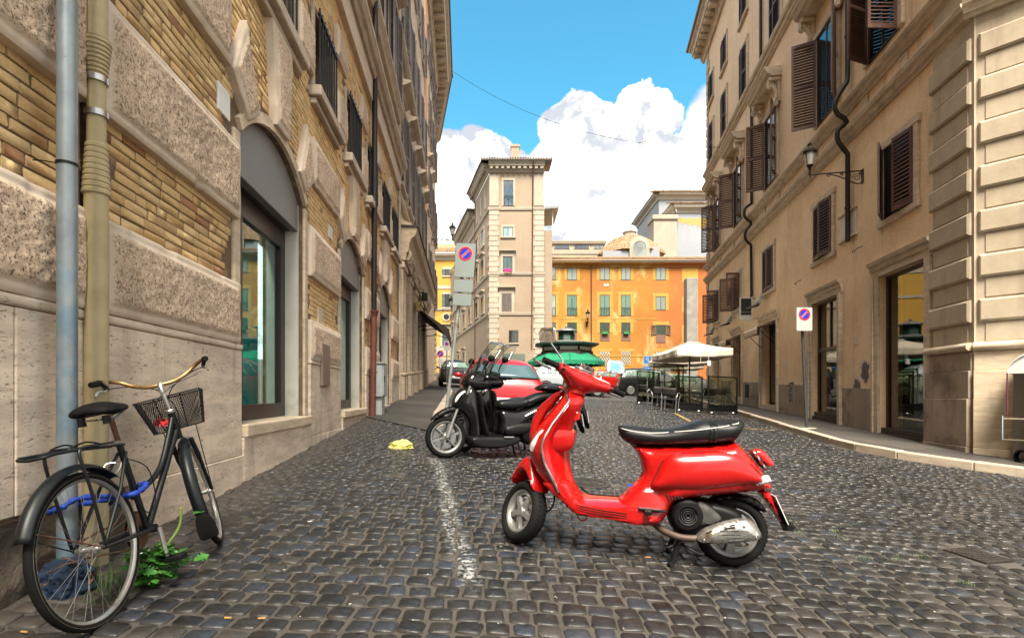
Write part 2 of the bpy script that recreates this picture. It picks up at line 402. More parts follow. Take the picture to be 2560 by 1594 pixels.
road = sheet('road', [(-3.3, 1.0), (-1.0, 1.0), (9.2, 1.0), (11.5, 36), (-3.5, 36), (-3.3, 12)], -.004, m_mortar)
WM[road.name] = Matrix.Identity(4)

def sett_rings(w, l, h, rr, n8=True):
    """a worn stone: base ring, shoulder ring, crown"""
    if n8:
        c = .13; q = [(-.5, -.5+c), (-.5, .5-c), (-.5+c, .5), (.5-c, .5), (.5, .5-c), (.5, -.5+c), (.5-c, -.5), (-.5+c, -.5)]
    else: q = [(-.5, -.5), (-.5, .5), (.5, .5), (.5, -.5)]
    q = q[::-1]
    j = [(rr.uniform(-.05, .05), rr.uniform(-.05, .05)) for _ in q]
    A = [((x+jx)*w, (y+jy)*l, -.035) for (x, y), (jx, jy) in zip(q, j)]
    B = [((x+jx)*w*.97, (y+jy)*l*.97, h*.35) for (x, y), (jx, jy) in zip(q, j)]
    Cc = [((x+jx)*w*.91, (y+jy)*l*.91, h) for (x, y), (jx, jy) in zip(q, j)]
    n = len(q); vs = A + B + Cc + [(0, 0, h * 1.06)]
    fs = [(i, (i+1) % n, n+(i+1) % n, n+i) for i in range(n)] + [(n+i, n+(i+1) % n, 2*n+(i+1) % n, 2*n+i) for i in range(n)] + [(2*n+i, 2*n+(i+1) % n, 3*n) for i in range(n)]
    return vs, fs
def lay_setts():
    rr = random.Random(5); L = []
    nx, ny = Vector((.048, 0)), 0
    ca, sa = cos(rad(-4)), sin(rad(-4)); v = 1.2; j = 0
    while v < 24.5:
        l = rr.uniform(.105, .125); u = -9 + rr.uniform(0, .13)
        while u < 13:
            w = rr.uniform(.092, .13)
            uc, vc = u + w/2, v + l/2
            vc += .10*sin(uc*.62 + .8) + .05*sin(uc*1.7 + v*.6); uc += .05*sin(v*.9)
            x, y = uc*ca - vc*sa, uc*sa + vc*ca
            u += w + rr.uniform(.004, .016)
            if y < 1.75 or y > 24 or x < LW(y) + .06: continue
            if x > interp(KR, y) - .10 or (y < 8 and x > 7.4): continue
            if y > 9.35 and x < interp(KL, y) + .07: 
                if x > -3.2 + 0 and (y - 11.45) < (x + 3.1) * (9.35 - 11.45) / (-1.41 + 3.1): pass
                else: continue
            px = CX + FPX * x / y
            if px < -160 or px > 2720: continue
            if (x - .80)**2 / .085 + (y - 5.77)**2 / .085 < 1: continue         # manhole frames
            if (x - 3.43)**2 / .05 + (y - 3.94)**2 / .05 < 1: continue
            L.append((x, y, w - .006, l - .008, rr.uniform(-.10, .10), rr.uniform(.004, .009), rr.uniform(-.006, .004)))
        v += l + rr.uniform(.004, .010); j += 1
    return L
setts = lay_setts()
setts.sort(key=lambda s: s[1] + max(0, abs(CX + FPX*s[0]/s[1] - CX) - 1290) * .05)
SLOPE = Vector((.055, -.048, 1)).normalized()
def slope_M(x, y, a, dz=0., sx=1, sy=1, tilt=(0, 0)):
    z = (SLOPE + Vector((tilt[0], tilt[1], 0))).normalized(); X = Vector((cos(a), sin(a), 0)); X = (X - z * X.dot(z)).normalized(); Yv = z.cross(X)
    return axes((x, y, gz(x, y) + dz), X*sx, Yv*sy, z)
def build_setts():
    rr = random.Random(11); var = []
    for i in range(10):
        b = MB(); vs, fs = sett_rings(.11, .11, .007, rr); b.add(vs, fs, True); var.append(b.mesh('cobblestone', m_cob, sharp=0, fix=False))
    for k, (x, y, w, l, a, h, dz) in enumerate(setts[:300]):
        piece('cobblestone', var[k % 10], road, slope_M(x, y, a + (pi if k % 3 == 0 else 0), dz, w/.11, l/.11, (rr.uniform(-.06, .06), rr.uniform(-.06, .06))))
    V, Fs = [], []
    base = {True: [sett_rings(1, 1, 1, rr, True) for _ in range(24)], False: [sett_rings(1, 1, 1, rr, False) for _ in range(12)]}
    for (x, y, w, l, a, h, dz) in setts[300:]:
        vs, fs = rr.choice(base[y < 10]); M = slope_M(x, y, a, dz, w, l, (rr.uniform(-.06, .06), rr.uniform(-.06, .06)))
        b = len(V); A = np.array(vs); A[:, 2] = np.where(A[:, 2] < 0, -.035, A[:, 2] * h)
        R = np.array([list(r) for r in M]); V.append(A @ R[:3, :3].T + R[:3, 3]); Fs.append((sum_v[0], fs)); sum_v[0] += len(vs)
    me = bpy.data.meshes.new('cobblestone'); me.from_pydata(np.concatenate(V).tolist(), [], [tuple(i + o for i in f) for o, fs in Fs for f in fs]); me.materials.append(m_cob)
    me.polygons.foreach_set('use_smooth', [True] * len(me.polygons))
    o = bpy.data.objects.new('cobblestone', me); COL.objects.link(o); o.parent = road; o['kind'] = 'stuff'
sum_v = [0]; build_setts()
sheet('square_paving', [(-6, 24), (9.0, 24), (26, 36), (60, 80), (-40, 80), (-8, 42)], .006, m_far)

# pavements and their kerb stones
def strip(name, inner, outer, h, m):
    b = MB(); n = len(inner)
    top = [(x, y, gz(x, y) + h) for x, y in inner] + [(x, y, gz(x, y) + h) for x, y in outer]
    b.add(top, [(i, i+1, n+i+1, n+i) for i in range(n-1)]); return b.build(name, m, kind='structure')
KRo = KR
pav_r = strip('pavement', [(x + .16, y + (.1 if i < 4 else 0)) for i, (x, y) in enumerate(KRo)], [(13, 5.2), (12.5, 6.3), (11, 8), (RW(9.6)+.1, 10.2), (RW(10.4)+.1, 10.4), (RW(11.8)+.1, 11.8), (RW(14.07)+.1, 14.07), (RW(19.3)+.1, 19.3), (RW(26.5)+.1, 26.5), (RW(33.5)+.1, 33.5)], .125, m_asphalt)
KLs = [p for p in KL if p[1] > 10]
pav_l = strip('pavement', [(-1.41, 9.36)] + KLs, [(-3.1 - .15, 11.40)] + [(LW(y) - .05, y) for _, y in [(0, 11.5)] + KLs[1:]], .02, m_asphalt)
for pv in (pav_r, pav_l): WM[pv.name] = Matrix.Identity(4)
def kerb(pv, poly, side, h, w, step):
    rr = random.Random(3); P = [Vector((x, y, 0)) for x, y in poly]; segs = []; acc = 0
    pts = []; 
    for a, b in zip(P, P[1:]):
        n = max(1, int((b - a).length / .1))
        for i in range(n): pts.append(a + (b - a) * i / n)
    pts.append(P[-1]); i = 0
    while i < len(pts) - 2:
        k = min(len(pts) - 1, i + int(rr.uniform(.8, 1.2) * step / .1)); a, b = pts[i], pts[k]; i = k
        d = (b - a).normalized(); n = Vector((d.y, -d.x, 0)) * side; a = a + d * .006; b = b - d * .006; dz = rr.uniform(-.006, .006)
        q = MB(); q.hexa([(p.x, p.y, gz(p.x, p.y) + z) for z in (-.1, h + dz) for p in (a, b, b + n*w, a + n*w)])
        q.build('kerb_stone', m_kerb, pv, bev=.016, seg=2)
kerb(pav_r, KR, 1, .135, .2, 1.0)
kerb(pav_l, [(-1.30, 10.2)] + KL[2:7], -1, .05, .22, .9)
m_cover = mat('worn_iron', (.035, .031, .028), .5, .3, var=.35, vs=12, col2=(.06, .05, .04), c2s=9)
# iron covers
def manhole(x, y, r, square, label):
    t = thing('manhole_cover', label, 'manhole cover', M=slope_M(x, y, .3, .004))
    b = MB()
    if square: b.box(-r, r, -r, r, -.03, .006)
    else: b.lathe([(0, .006), (r*.84, .006), (r*.86, -.004)], 20)
    b.build('lid', m_cover, t, local=True)
    b = MB()
    if square:
        for i in range(7): b.box(-r*.85, r*.85, r*(-.8+.26*i), r*(-.72+.26*i), .0061, .011)
    else:
        for q in (.25, .5, .72): b.lathe([(r*q, .006), (r*q, .011), (r*(q+.08), .011), (r*(q+.08), .006)], 20)
    b.build('raised_pattern', m_cover, t, local=True, kind='stuff')
    b = MB()
    if not square: b.lathe([(r*.88, -.02), (r*.88, .008), (r*1.1, .008), (r*1.12, -.02)], 24)
    else:
        b.lathe([(r*1.42, -.02), (r*1.42, .008), (r*1.56, .008), (r*1.56, -.02)], 4, Matrix.Rotation(pi/4, 4, 'Z'))
    b.build('frame', m_cover, t, local=True)
manhole(.80, 5.77, .24, False, 'round iron manhole cover in the setts behind the red scooter')
manhole(3.43, 3.94, .13, True, 'square iron cover in the empty setts right of the red scooter')
# ---------------------------------------------------------------- left palazzo: brick, rusticated blocks, travertine plinth
def brick_mat():
    m = bpy.data.materials.new('yellow_brick'); m.use_nodes = True; t = NT(m.node_tree); b = m.node_tree.nodes['Principled BSDF']
    geo = t.n('ShaderNodeNewGeometry'); P = geo.outputs['Position']; oi = t.n('ShaderNodeObjectInfo')
    r = t.math('FRACT', t.math('ADD', oi.outputs['Random'], geo.outputs['Random Per Island'])); r2 = t.math('FRACT', t.math('MULTIPLY', r, 13.7))
    c = t.mix(r, (.58, .37, .16), (.72, .51, .25)); c = t.mix(t.math('MULTIPLY', t.ramp(r2, .955, .97), .8), c, (.30, .115, .055)); c = t.mix(t.ramp(r2, 0, .15, .5, 0), c, (.42, .31, .17))
    c = t.mix(1., c, t.comb(t.ramp(t.noise(P, 26, 6, .7), .25, .75, .84, 1.13, False)), 'MULTIPLY')
    s = t.noise(t.vmath('MULTIPLY', P, (1.5, 1.5, .6)), 1.1, 7, .65); c = t.mix(t.math('MULTIPLY', t.ramp(s, .52, .72), .5), c, (.14, .09, .045))
    t.set(b.inputs['Base Color'], c); b.inputs['Roughness'].default_value = .85
    bn = t.n('ShaderNodeBump'); bn.inputs['Distance'].default_value = .006; t.set(bn.inputs['Height'], t.noise(P, 55, 6, .7)); t.set(b.inputs['Normal'], bn.outputs[0]); return m
m_brick = brick_mat()
m_bmortar = mat('brick_mortar', (.15, .10, .062), .95, var=.3, vs=6, bump=.006, bs=60, col2=(.30, .20, .11), c2s=3)
def rough_mat():
    m = bpy.data.materials.new('rough_stone'); m.use_nodes = True; t = NT(m.node_tree); b = m.node_tree.nodes['Principled BSDF']
    geo = t.n('ShaderNodeNewGeometry'); P = geo.outputs['Position']; at_ = t.n('ShaderNodeAttribute', attribute_name='rough'); R = at_.outputs['Fac']
    c0 = t.mix(t.ramp(t.noise(P, 3, 5, .6), .3, .7), (.55, .45, .345), (.63, .53, .42))
    n1 = t.noise(P, 54, 5, .8, .3); n2 = t.noise(P, 150, 3, .65)
    h = t.math('ADD', t.math('MULTIPLY', n1, .7), t.math('MULTIPLY', n2, .3))
    c1 = t.mix(t.ramp(h, .41, .50), (.09, .056, .033), (.70, .535, .385)); c1 = t.mix(t.ramp(h, .54, .66), c1, (.84, .70, .56))
    big = t.ramp(t.noise(P, 1.7, 6, .65), .35, .68, 1.12, .74, False); c1 = t.mix(1., c1, t.comb(big), 'MULTIPLY')
    c = t.mix(R, c0, c1)
    s = t.noise(t.vmath('MULTIPLY', P, (2., 2., .4)), 1.2, 7, .65); c = t.mix(t.math('MULTIPLY', t.ramp(s, .53, .72), .35), c, (.17, .12, .08))
    t.set(b.inputs['Base Color'], c); b.inputs['Roughness'].default_value = .9
    bn = t.n('ShaderNodeBump'); bn.inputs['Distance'].default_value = .013; t.set(bn.inputs['Height'], t.math('MULTIPLY', h, t.math('ADD', t.math('MULTIPLY', R, .95), .05))); t.set(b.inputs['Normal'], bn.outputs[0]); return m
m_rough = rough_mat()
m_lstucco = stucco('brick_upper', (.62, .45, .26), (.56, .39, .21), .8)

FL = Frame((-2.1, 0), (-.0898, 1))
pal = thing('palazzo', 'tall palazzo of yellow brick bands and rough stone blocks behind the black bicycle', 'building', (-2.6, 6, gz(-2.6, 6)))
DC = [5.96, 10.01, 14.06]; DH = 1.0; ZS, RISE = 2.45, .40; ZTH = -.28
RAD = (DH*DH + RISE*RISE) / (2*RISE); ZC = ZS + RISE - RAD; TH = math.asin(DH / RAD)
def arch(c, r=RAD, n=14, t=TH): return [(c + r*sin(-t + 2*t*i/n), ZC + r*cos(-t + 2*t*i/n)) for i in range(n+1)]
U0, U1, ZG, ZM = 1.0, 16.8, -1.9, 4.0
b = MB()
edges = [U0] + [x for c in DC for x in (c - 2.025 if c > 6 else 3.9, )] + [U1]
bays = [(3.9, 7.985, DC[0]), (7.985, 12.035, DC[1]), (12.035, 16.8, DC[2])]
b.fbox(FL, U0, 2.925, ZG, ZM, -.5, 0); b.fbox(FL, 2.925, 3.0, ZG, ZM, -.5, -.12); b.fbox(FL, 3.0, 3.9, ZG, ZM, -.5, 0)
for a0, a1, c in bays:
    pts = [(a0, ZG), (c-DH, ZG)] + [(c-DH, ZS)] + arch(c)[1:-1] + [(c+DH, ZS), (c+DH, ZG), (a1, ZG), (a1, ZM), (a0, ZM)]
    b.fprism(FL, pts, -.5, 0)
MW = [3.93, 5.96, 7.98, 10.01, 12.03, 14.06, 15.9]; WH = .55; ZW0, ZW1 = 4.2, 5.4
us = [U0] + [x for c in MW for x in (c-WH, c+WH)] + [U1]
b.fbox(FL, U0, U1, ZM, ZW0, -.5, 0); b.fbox(FL, U0, U1, ZW1, 6.9, -.5, 0)
for i in range(0, len(us), 2): b.fbox(FL, us[i], us[i+1], ZW0, ZW1, -.5, 0)
b.build('wall', m_bmortar, pal)
b = MB(); b.fbox(FL, U0, U1, 6.9, 20.5, -.5, -.02); b.build('upper_wall', m_lstucco, pal)
b = MB(); b.fbox(FL, -22, U0-.005, -3.5, 16, -.5, -.01); b.build('rear_wall', m_lstucco, pal)
for k in range(6):
    for z in (.2, 4.2, 8.6): b = MB(); b.fbox(FL, -20+3.4*k, -18.8+3.4*k, z, z+2, -.005, .02); b.build('rear_window', mat('rear_window_dark', (.05, .06, .06), .2), pal)

# rough blocks with a dressed margin
def rough_block(quad, d0, res=.018, name='stone_block', F=FL, parent=pal, rough=.011, marg=.055, mat_=None, base=-.01):
    (a, b_, c, d_) = [Vector((q[0], q[1])) for q in quad]     # bl, br, tr, tl
    w = ((b_-a).length + (c-d_).length)/2; h = ((d_-a).length + (c-b_).length)/2
    nu, nv = max(4, int(w/res)), max(4, int(h/res)); mb = MB(); R = []
    for j in range(nv+1):
        for i in range(nu+1):
            s, t_ = i/nu, j/nv; p = a*(1-s)*(1-t_) + b_*s*(1-t_) + c*s*t_ + d_*(1-s)*t_
            e = min(s*w, (1-s)*w, t_*h, (1-t_)*h); k = max(0, min(1, (e - marg)/.02)); k2 = min(1, e/.012)
            q = Vector((p.x*30, p.y*30, 3.3)); nz = noise.fractal(q, 1., 2.1, 3) * .7 + noise.noise(q*.2)*.4
            ed = noise.noise(Vector((p.x*6, p.y*6, 8.1))) * .006 * (1-k) + max(0, noise.noise(Vector((p.x*5, p.y*5, 1.7))) - .35) * -.05 * (1-k)
            dep = d0 - .012*(1-k2) + k*(.012 + rough*(.35 + nz)) + ed
            mb.v.append(tuple(F.P(p.x, p.y, dep))); R.append(k)
    N = nu+1
    mb.f += [(j*N+i, j*N+i+1, (j+1)*N+i+1, (j+1)*N+i) for j in range(nv) for i in range(nu)]; mb.sm += [True]*(nu*nv)
    per = [i for i in range(N)] + [j*N+nu for j in range(1, nv+1)] + [nv*N+i for i in range(nu-1, -1, -1)] + [j*N for j in range(nv-1, 0, -1)]
    b0 = len(mb.v)
    for ix in per:
        i, j = ix % N, ix // N; s, t_ = i/nu, j/nv; p = a*(1-s)*(1-t_) + b_*s*(1-t_) + c*s*t_ + d_*(1-s)*t_; mb.v.append(tuple(F.P(p.x, p.y, base))); R.append(0)
    m = len(per); mb.f += [(per[k], b0+k, b0+(k+1) % m, per[(k+1) % m]) for k in range(m)]; mb.sm += [False]*m
    o = mb.build(name, mat_ or m_rough, parent, sharp=50)
    at_ = o.data.attributes.new('rough', 'FLOAT', 'POINT'); at_.data.foreach_set('value', R); return o
def rect(u0, u1, z0, z1): return [(u0, z0), (u1, z0), (u1, z1), (u0, z1)]
piers = [(1.4, 2.915, .016), (3.01, 4.86, .016), (7.14, 8.83, .022), (11.19, 12.88, .03), (15.24, 16.7, .04)]
for u0, u1, rs in piers:
    for z0, z1 in ((.46, 1.0), (1.59, 2.26)): rough_block(rect(u0, u1, z0, z1), .075, rs)
for u0, u1, rs in ((1.4, 2.915, .02), (3.01, 4.68, .02), (7.24, 8.73, .025), (11.3, 12.78, .035)):
    rough_block(rect(u0, u1, 2.87, 3.49), .075, rs)
for c in DC:
    for s in (-1, 1):                                          # shoulder stones turning down to the arch, keystone between
        q = [(c+s*1.28, 2.87), (c+s*.91, 2.59), (c+s*.66, 2.76), (c+s*.97, 3.49)]
        rough_block(q if s > 0 else [q[1], q[0], q[3], q[2]] if False else q, .085, .02 if c < 8 else .035, 'voussoir')
    rough_block([(c-.20, 2.91), (c+.20, 2.91), (c+.34, 3.96), (c-.34, 3.96)], .1, .02 if c < 8 else .035, 'keystone')
    ring = arch(c); outer = arch(c, RAD + .11)
    b = MB(); b.fprism(FL, ring + outer[::-1], .0, .045); b.build('arch_moulding', m_trav2, pal)
    for s in (-1, 1):
        b = MB(); u = (c + s*(DH+.002), c + s*(DH+.13)); b.fbox(FL, min(u), max(u), ZTH, ZS-.03, -.05, .03); b.build('door_jamb', m_trav2, pal, bev=.012)
        b = MB(); u = (c + s*(DH-.004), c + s*(DH+.1)); b.fbox(FL, min(u), max(u), ZTH, ZS, -.45, -.052); b.build('jamb_reveal', mat('pale_reveal', (.52, .50, .44), .7, var=.1, col2=(.33, .34, .30), c2s=1.4), pal)
# mezzanine blocks, sills, grilles
m_bar = mat('grille_iron', (.035, .036, .038), .45, .5, var=.3, vs=6)
m_sill = travertine('sill_stone', (.46, .38, .29), .25)
for i, c in enumerate(MW):
    if c < 5: continue
    if i + 1 < len(MW):
        n = MW[i+1]; rough_block(rect(c+WH+.12, n-WH-.12, 4.35, 4.95), .07, .03 if c < 9 else .05, marg=.04)
        rough_block(rect(c+WH+.12, n-WH-.12, 5.5, 6.0), .07, .03 if c < 9 else .05, marg=.04)
    b = MB(); b.fbox(FL, c-WH-.2, c+WH+.2, 4.05, 4.2, -.02, .17); b.build('window_sill', m_sill, pal, bev=.02)
    b = MB(); b.fbox(FL, c-WH-.16, c+WH+.16, 3.96, 4.047, -.02, .09); b.build('sill_moulding', m_sill, pal, bev=.015)
    for s in (-1, 1):
        b = MB(); u = (c+s*WH, c+s*(WH+.1)); b.fbox(FL, min(u), max(u), 4.2, 5.4, -.02, .035); b.build('window_jamb', m_sill, pal, bev=.01)
    b = MB(); b.fbox(FL, c-WH, c+WH, 4.2, 5.4, -.42, -.40); w_ = b.build('window', m_glass, pal)
    b = MB(); b.fbox(FL, c-WH-.02, c+WH+.02, 4.1, 5.5, -1.2, -1.18); b.build('dark_room', m_dark, w_)
    g = MB(); g.fbox(FL, c-WH+.03, c+WH-.03, 4.26, 4.29, .06, .10); g.fbox(FL, c-WH+.03, c+WH-.03, 5.30, 5.33, .06, .10); g = g.build('window_grille', m_bar, pal)
    for k in range(8):
        u = c - WH + .06 + k*(2*WH-.12)/7; b = MB(); b.tube([FL.P(u, 4.23, .08), FL.P(u, 5.4, .08)], .014, 6); b.build('bar', m_bar, g)
# brick courses
def in_solid(u, z):
    for c in DC:
        if abs(u-c) < DH + .13 and z < ZS: return False
        if hypot(u-c, z-ZC) < RAD + .12 and abs(u-c) < DH + .13 and z >= ZS - .1: return False
    for c in MW:
        if abs(u-c) < WH + .10 and 4.0 < z < 5.42: return False
    return True
def lay_bricks():
    rr = random.Random(2); L = []; z = .43; j = 0
    while z < 6.85:
        u = 1.5 + rr.uniform(0, .12) + (.12 if j % 2 else 0)
        while u < 16.7:
            l = rr.choice((.235, .235, .24, .12)) * rr.uniform(.96, 1.04); u1 = min(u + l, 16.72)
            e0, e1 = u + .006, u1 - .006; u = u1
            if e0 < 2.925 < e1 or e0 < 3.0 < e1 or 2.925 < e0 < 3.0: continue
            if .46 < z + .03 < 1.0 or 1.59 < z + .03 < 2.26 - .07:
                if any(p0 + .02 < e0 and e1 < p1 - .02 for p0, p1, _ in piers): continue
            if 4.35 < z < 4.9 or 5.5 < z < 5.95:
                if any(abs((e0+e1)/2 - c) < .2 for c in (6.97, 8.99, 11.02, 13.05, 15)): continue
            if not (in_solid(e0, z) and in_solid(e1, z) and in_solid(e0, z+.055) and in_solid(e1, z+.055)): continue
            L.append((e0, e1, z + .0055, z + .0605))
        z += .0655; j += 1
    return L
def unit_brick(rr, hi=True):
    if hi: q = [(-.5, -.40), (-.485, -.48), (.48, -.5), (.5, -.38), (.5, .40), (.48, .49), (-.48, .5), (-.5, .38)]
    else: q = [(-.5, -.5), (.5, -.5), (.5, .5), (-.5, .5)]
    jj = [(rr.uniform(-.025, .025), rr.uniform(-.06, .06)) for _ in q]; q = [(x+a, y+b_) for (x, y), (a, b_) in zip(q, jj)]
    ins = lambda k: [(x*(1-.008*k), y*(1-.03*k)) for x, y in q]
    n = len(q); vs = [(x, y, -.02) for x, y in q] + [(x, y, .004) for x, y in q] + [(x, y, .0055 + rr.uniform(-.002, .002)) for x, y in ins(1)]
    fs = [(i, (i+1) % n, n+(i+1) % n, n+i) for i in range(n)] + [(n+i, n+(i+1) % n, 2*n+(i+1) % n, 2*n+i) for i in range(n)] + [tuple(range(2*n, 3*n))]
    return vs, fs
bricks = lay_bricks()
def brick_seen(b_):
    um = (b_[0]+b_[1])/2; p = FL.P(um, (b_[2]+b_[3])/2); px = CX + FPX*p.x/p.y; py = HY - FPX*(p.z-EYE)/p.y
    vis = 0 if -20 < px < 2580 and -20 < py < 1600 else 1
    hid = .46 < b_[2] + .03 < 1.02 or 1.57 < b_[2] + .03 < 2.26 or (2.87 < b_[2] < 3.47 and um < 4.7)
    return (vis, 1 if hid else 0, um)
bricks.sort(key=brick_seen)
def build_bricks():
    rr = random.Random(4); var = []
    for i in range(12):
        b = MB(); vs, fs = unit_brick(rr); b.add(vs, fs, True); var.append(b.mesh('brick', m_brick, sharp=30, fix=False))
    T = FL.t.normalized(); Nn = FL.n; Z = Vector((0, 0, 1))
    def MT(q, s=1):
        e0, e1, z0, z1 = q; o = FL.P((e0+e1)/2, (z0+z1)/2, rr.uniform(-.003, .003)); return axes(o, T*(e1-e0)*1.004, Z*(z1-z0), Nn)
    for k, q in enumerate(bricks[:300]): piece('brick', var[k % 12], pal, MT(q))
    V = []; Fs = []; o = 0; proto = [unit_brick(rr, False) for _ in range(20)]; protoh = [unit_brick(rr, True) for _ in range(12)]
    for q in bricks[300:]:
        vs, fs = rr.choice(protoh if q[0] < 5 else proto); R = np.array([list(r) for r in MT(q)]); V.append(np.array(vs) @ R[:3, :3].T + R[:3, 3] - np.array(wm(pal).translation))
        Fs += [tuple(i+o for i in f) for f in fs]; o += len(vs)
    me = bpy.data.meshes.new('brick'); me.from_pydata(np.concatenate(V).tolist(), [], Fs); me.materials.append(m_brick)
    ob = bpy.data.objects.new('brick', me); COL.objects.link(ob); ob.parent = pal; ob['kind'] = 'stuff'
build_bricks()
# plinth of travertine slabs over a rough footing
rr = random.Random(9)
def slabs(u0, u1, z0, z1, step, d, name='plinth_slab', m=m_trav, rs=.05):
    n = max(1, round((u1-u0)/step))
    cuts = [u0] + [u0 + (u1-u0)*(i + rr.uniform(-.12, .12))/n for i in range(1, n)] + [u1]
    for a, c in zip(cuts, cuts[1:]):
        b = MB(); b.fbox(FL, a+.002, c-.002, z0+.002, z1-.002, -.03, d + rr.uniform(-.003, .003)); b.build(name, m, pal, bev=.007, seg=2)
pl = [(1.2, 4.93), (7.12, 8.86), (11.17, 12.9), (15.22, 16.78)]
for u0, u1 in pl:
    slabs(u0, u1, -.56, .40, 1.25, .055)
    b = MB(); b.fbox(FL, u0, u1, .402, .458, -.03, .066); b.build('plinth_cap', m_trav, pal, bev=.02, seg=3)
slabs(3.3, 4.98, -1.4, -.56, 1.2, .062); slabs(7.0, 8.9, -1.4, -.56, .95, .06); slabs(11.1, 12.95, -1.2, -.56, .95, .06); slabs(15.1, 16.78, -1.0, -.56, .85, .06)
m_foot = mat('rubble_footing', (.13, .10, .075), .95, var=.4, vs=4, bump=.03, bs=16, col2=(.22, .17, .12), c2s=5)
mb = MB(); mb.grid(lambda s, t_: FL.P(1.0 + 2.3*s, -1.5 + .93*t_, .03 + .035*noise.fractal(Vector((s*9, t_*5, 2)), 1, 2, 4) - (.03 if t_ > .96 else 0)), 90, 40); mb.build('rubble_footing', m_foot, pal)
# thresholds and shop fronts
m_frame = mat('door_frame_brown', (.035, .025, .022), .4, .2, var=.15)
m_grey = mat('grey_panel', (.20, .195, .195), .55, var=.06, vs=1.2)
m_teal = mat('teal_backing', (.015, .34, .34), .5, var=.15, vs=1.2, col2=(.02, .22, .21), c2s=.9)
m_shopglass = glass('shop_glass', (.74, .93, .91), .012, .12)
for k, c in enumerate(DC):
    b = MB(); b.fbox(FL, c-DH-.02, c+DH+.12, ZTH-.12, ZTH, -.5, .10); b.build('door_step', m_trav2, pal, bev=.015)
    b = MB(); b.fbox(FL, c-DH-.02, c+DH+.14, -1.4, ZTH-.122, -.3, .065); b.build('step_riser', m_trav, pal, bev=.01)
    pts = [(c-DH, 2.11)] + [(c-DH, ZS)] + arch(c)[1:-1] + [(c+DH, ZS), (c+DH, 2.11)]
    b = MB(); b.fprism(FL, pts, -.16, -.06); b.build('lunette_panel', m_grey, pal, bev=.008)
    b = MB(); b.fbox(FL, c-DH, c+DH, 1.86, 2.108, -.45, -.22); b.fbox(FL, c-DH-.05, c+DH+.05, 2.112, 3.0, -.48, -.17); f0, f1 = -.30, -.22
    dr = b.build('shop_door', m_frame, pal, bev=.006)
    bars = [(c-DH, c-DH+.09), (c-.42, c-.33), (c+DH-.16, c+DH)]
    for a0, a1 in bars: b = MB(); b.fbox(FL, a0, a1, ZTH, 1.858, f0, f1); b.build('stile', m_frame, dr, bev=.005)
    b = MB(); b.fbox(FL, c-DH+.092, c+DH-.162, ZTH, ZTH+.17, f0, f1); b.build('bottom_rail', m_frame, dr, bev=.005)
    for a0, a1 in ((c-DH+.09, c-.42), (c-.33, c+DH-.16)):
        b = MB(); b.fbox(FL, a0, a1, ZTH+.17, 1.858, -.262, -.256); b.build('pane', m_shopglass, dr)
    b = MB(); b.fbox(FL, c-DH-.05, c+DH+.05, ZTH, 2.1, -.60, -.58); b.build('display_backing', m_teal, dr)
# mouldings over the mezzanine, upper windows
b = MB(); b.fbox(FL, U0, U1+.05, 6.42, 6.9, -.02, .10); b.build('frieze', m_rough, pal)
def moulding(F, u0, u1, prof, m, parent, name='string_course', nseg=1):
    """prof: (z,d) outline swept along u"""
    b = MB(); b.loft([[F.P(u, z, d) for z, d in prof] for u in (u0, u1)], True, True, False); return b.build(name, m, parent)
moulding(FL, U0, U1+.05, [(6.9, -.05), (6.9, .16), (7.0, .2), (7.02, .26), (7.12, .32), (7.2, .32), (7.26, .22), (7.34, .18), (7.34, -.05)], m_sill, pal)
moulding(FL, U0, U1+.05, [(8.5, -.05), (8.5, .10), (8.6, .14), (8.72, .22), (8.8, .22), (8.8, -.05)], m_sill, pal)
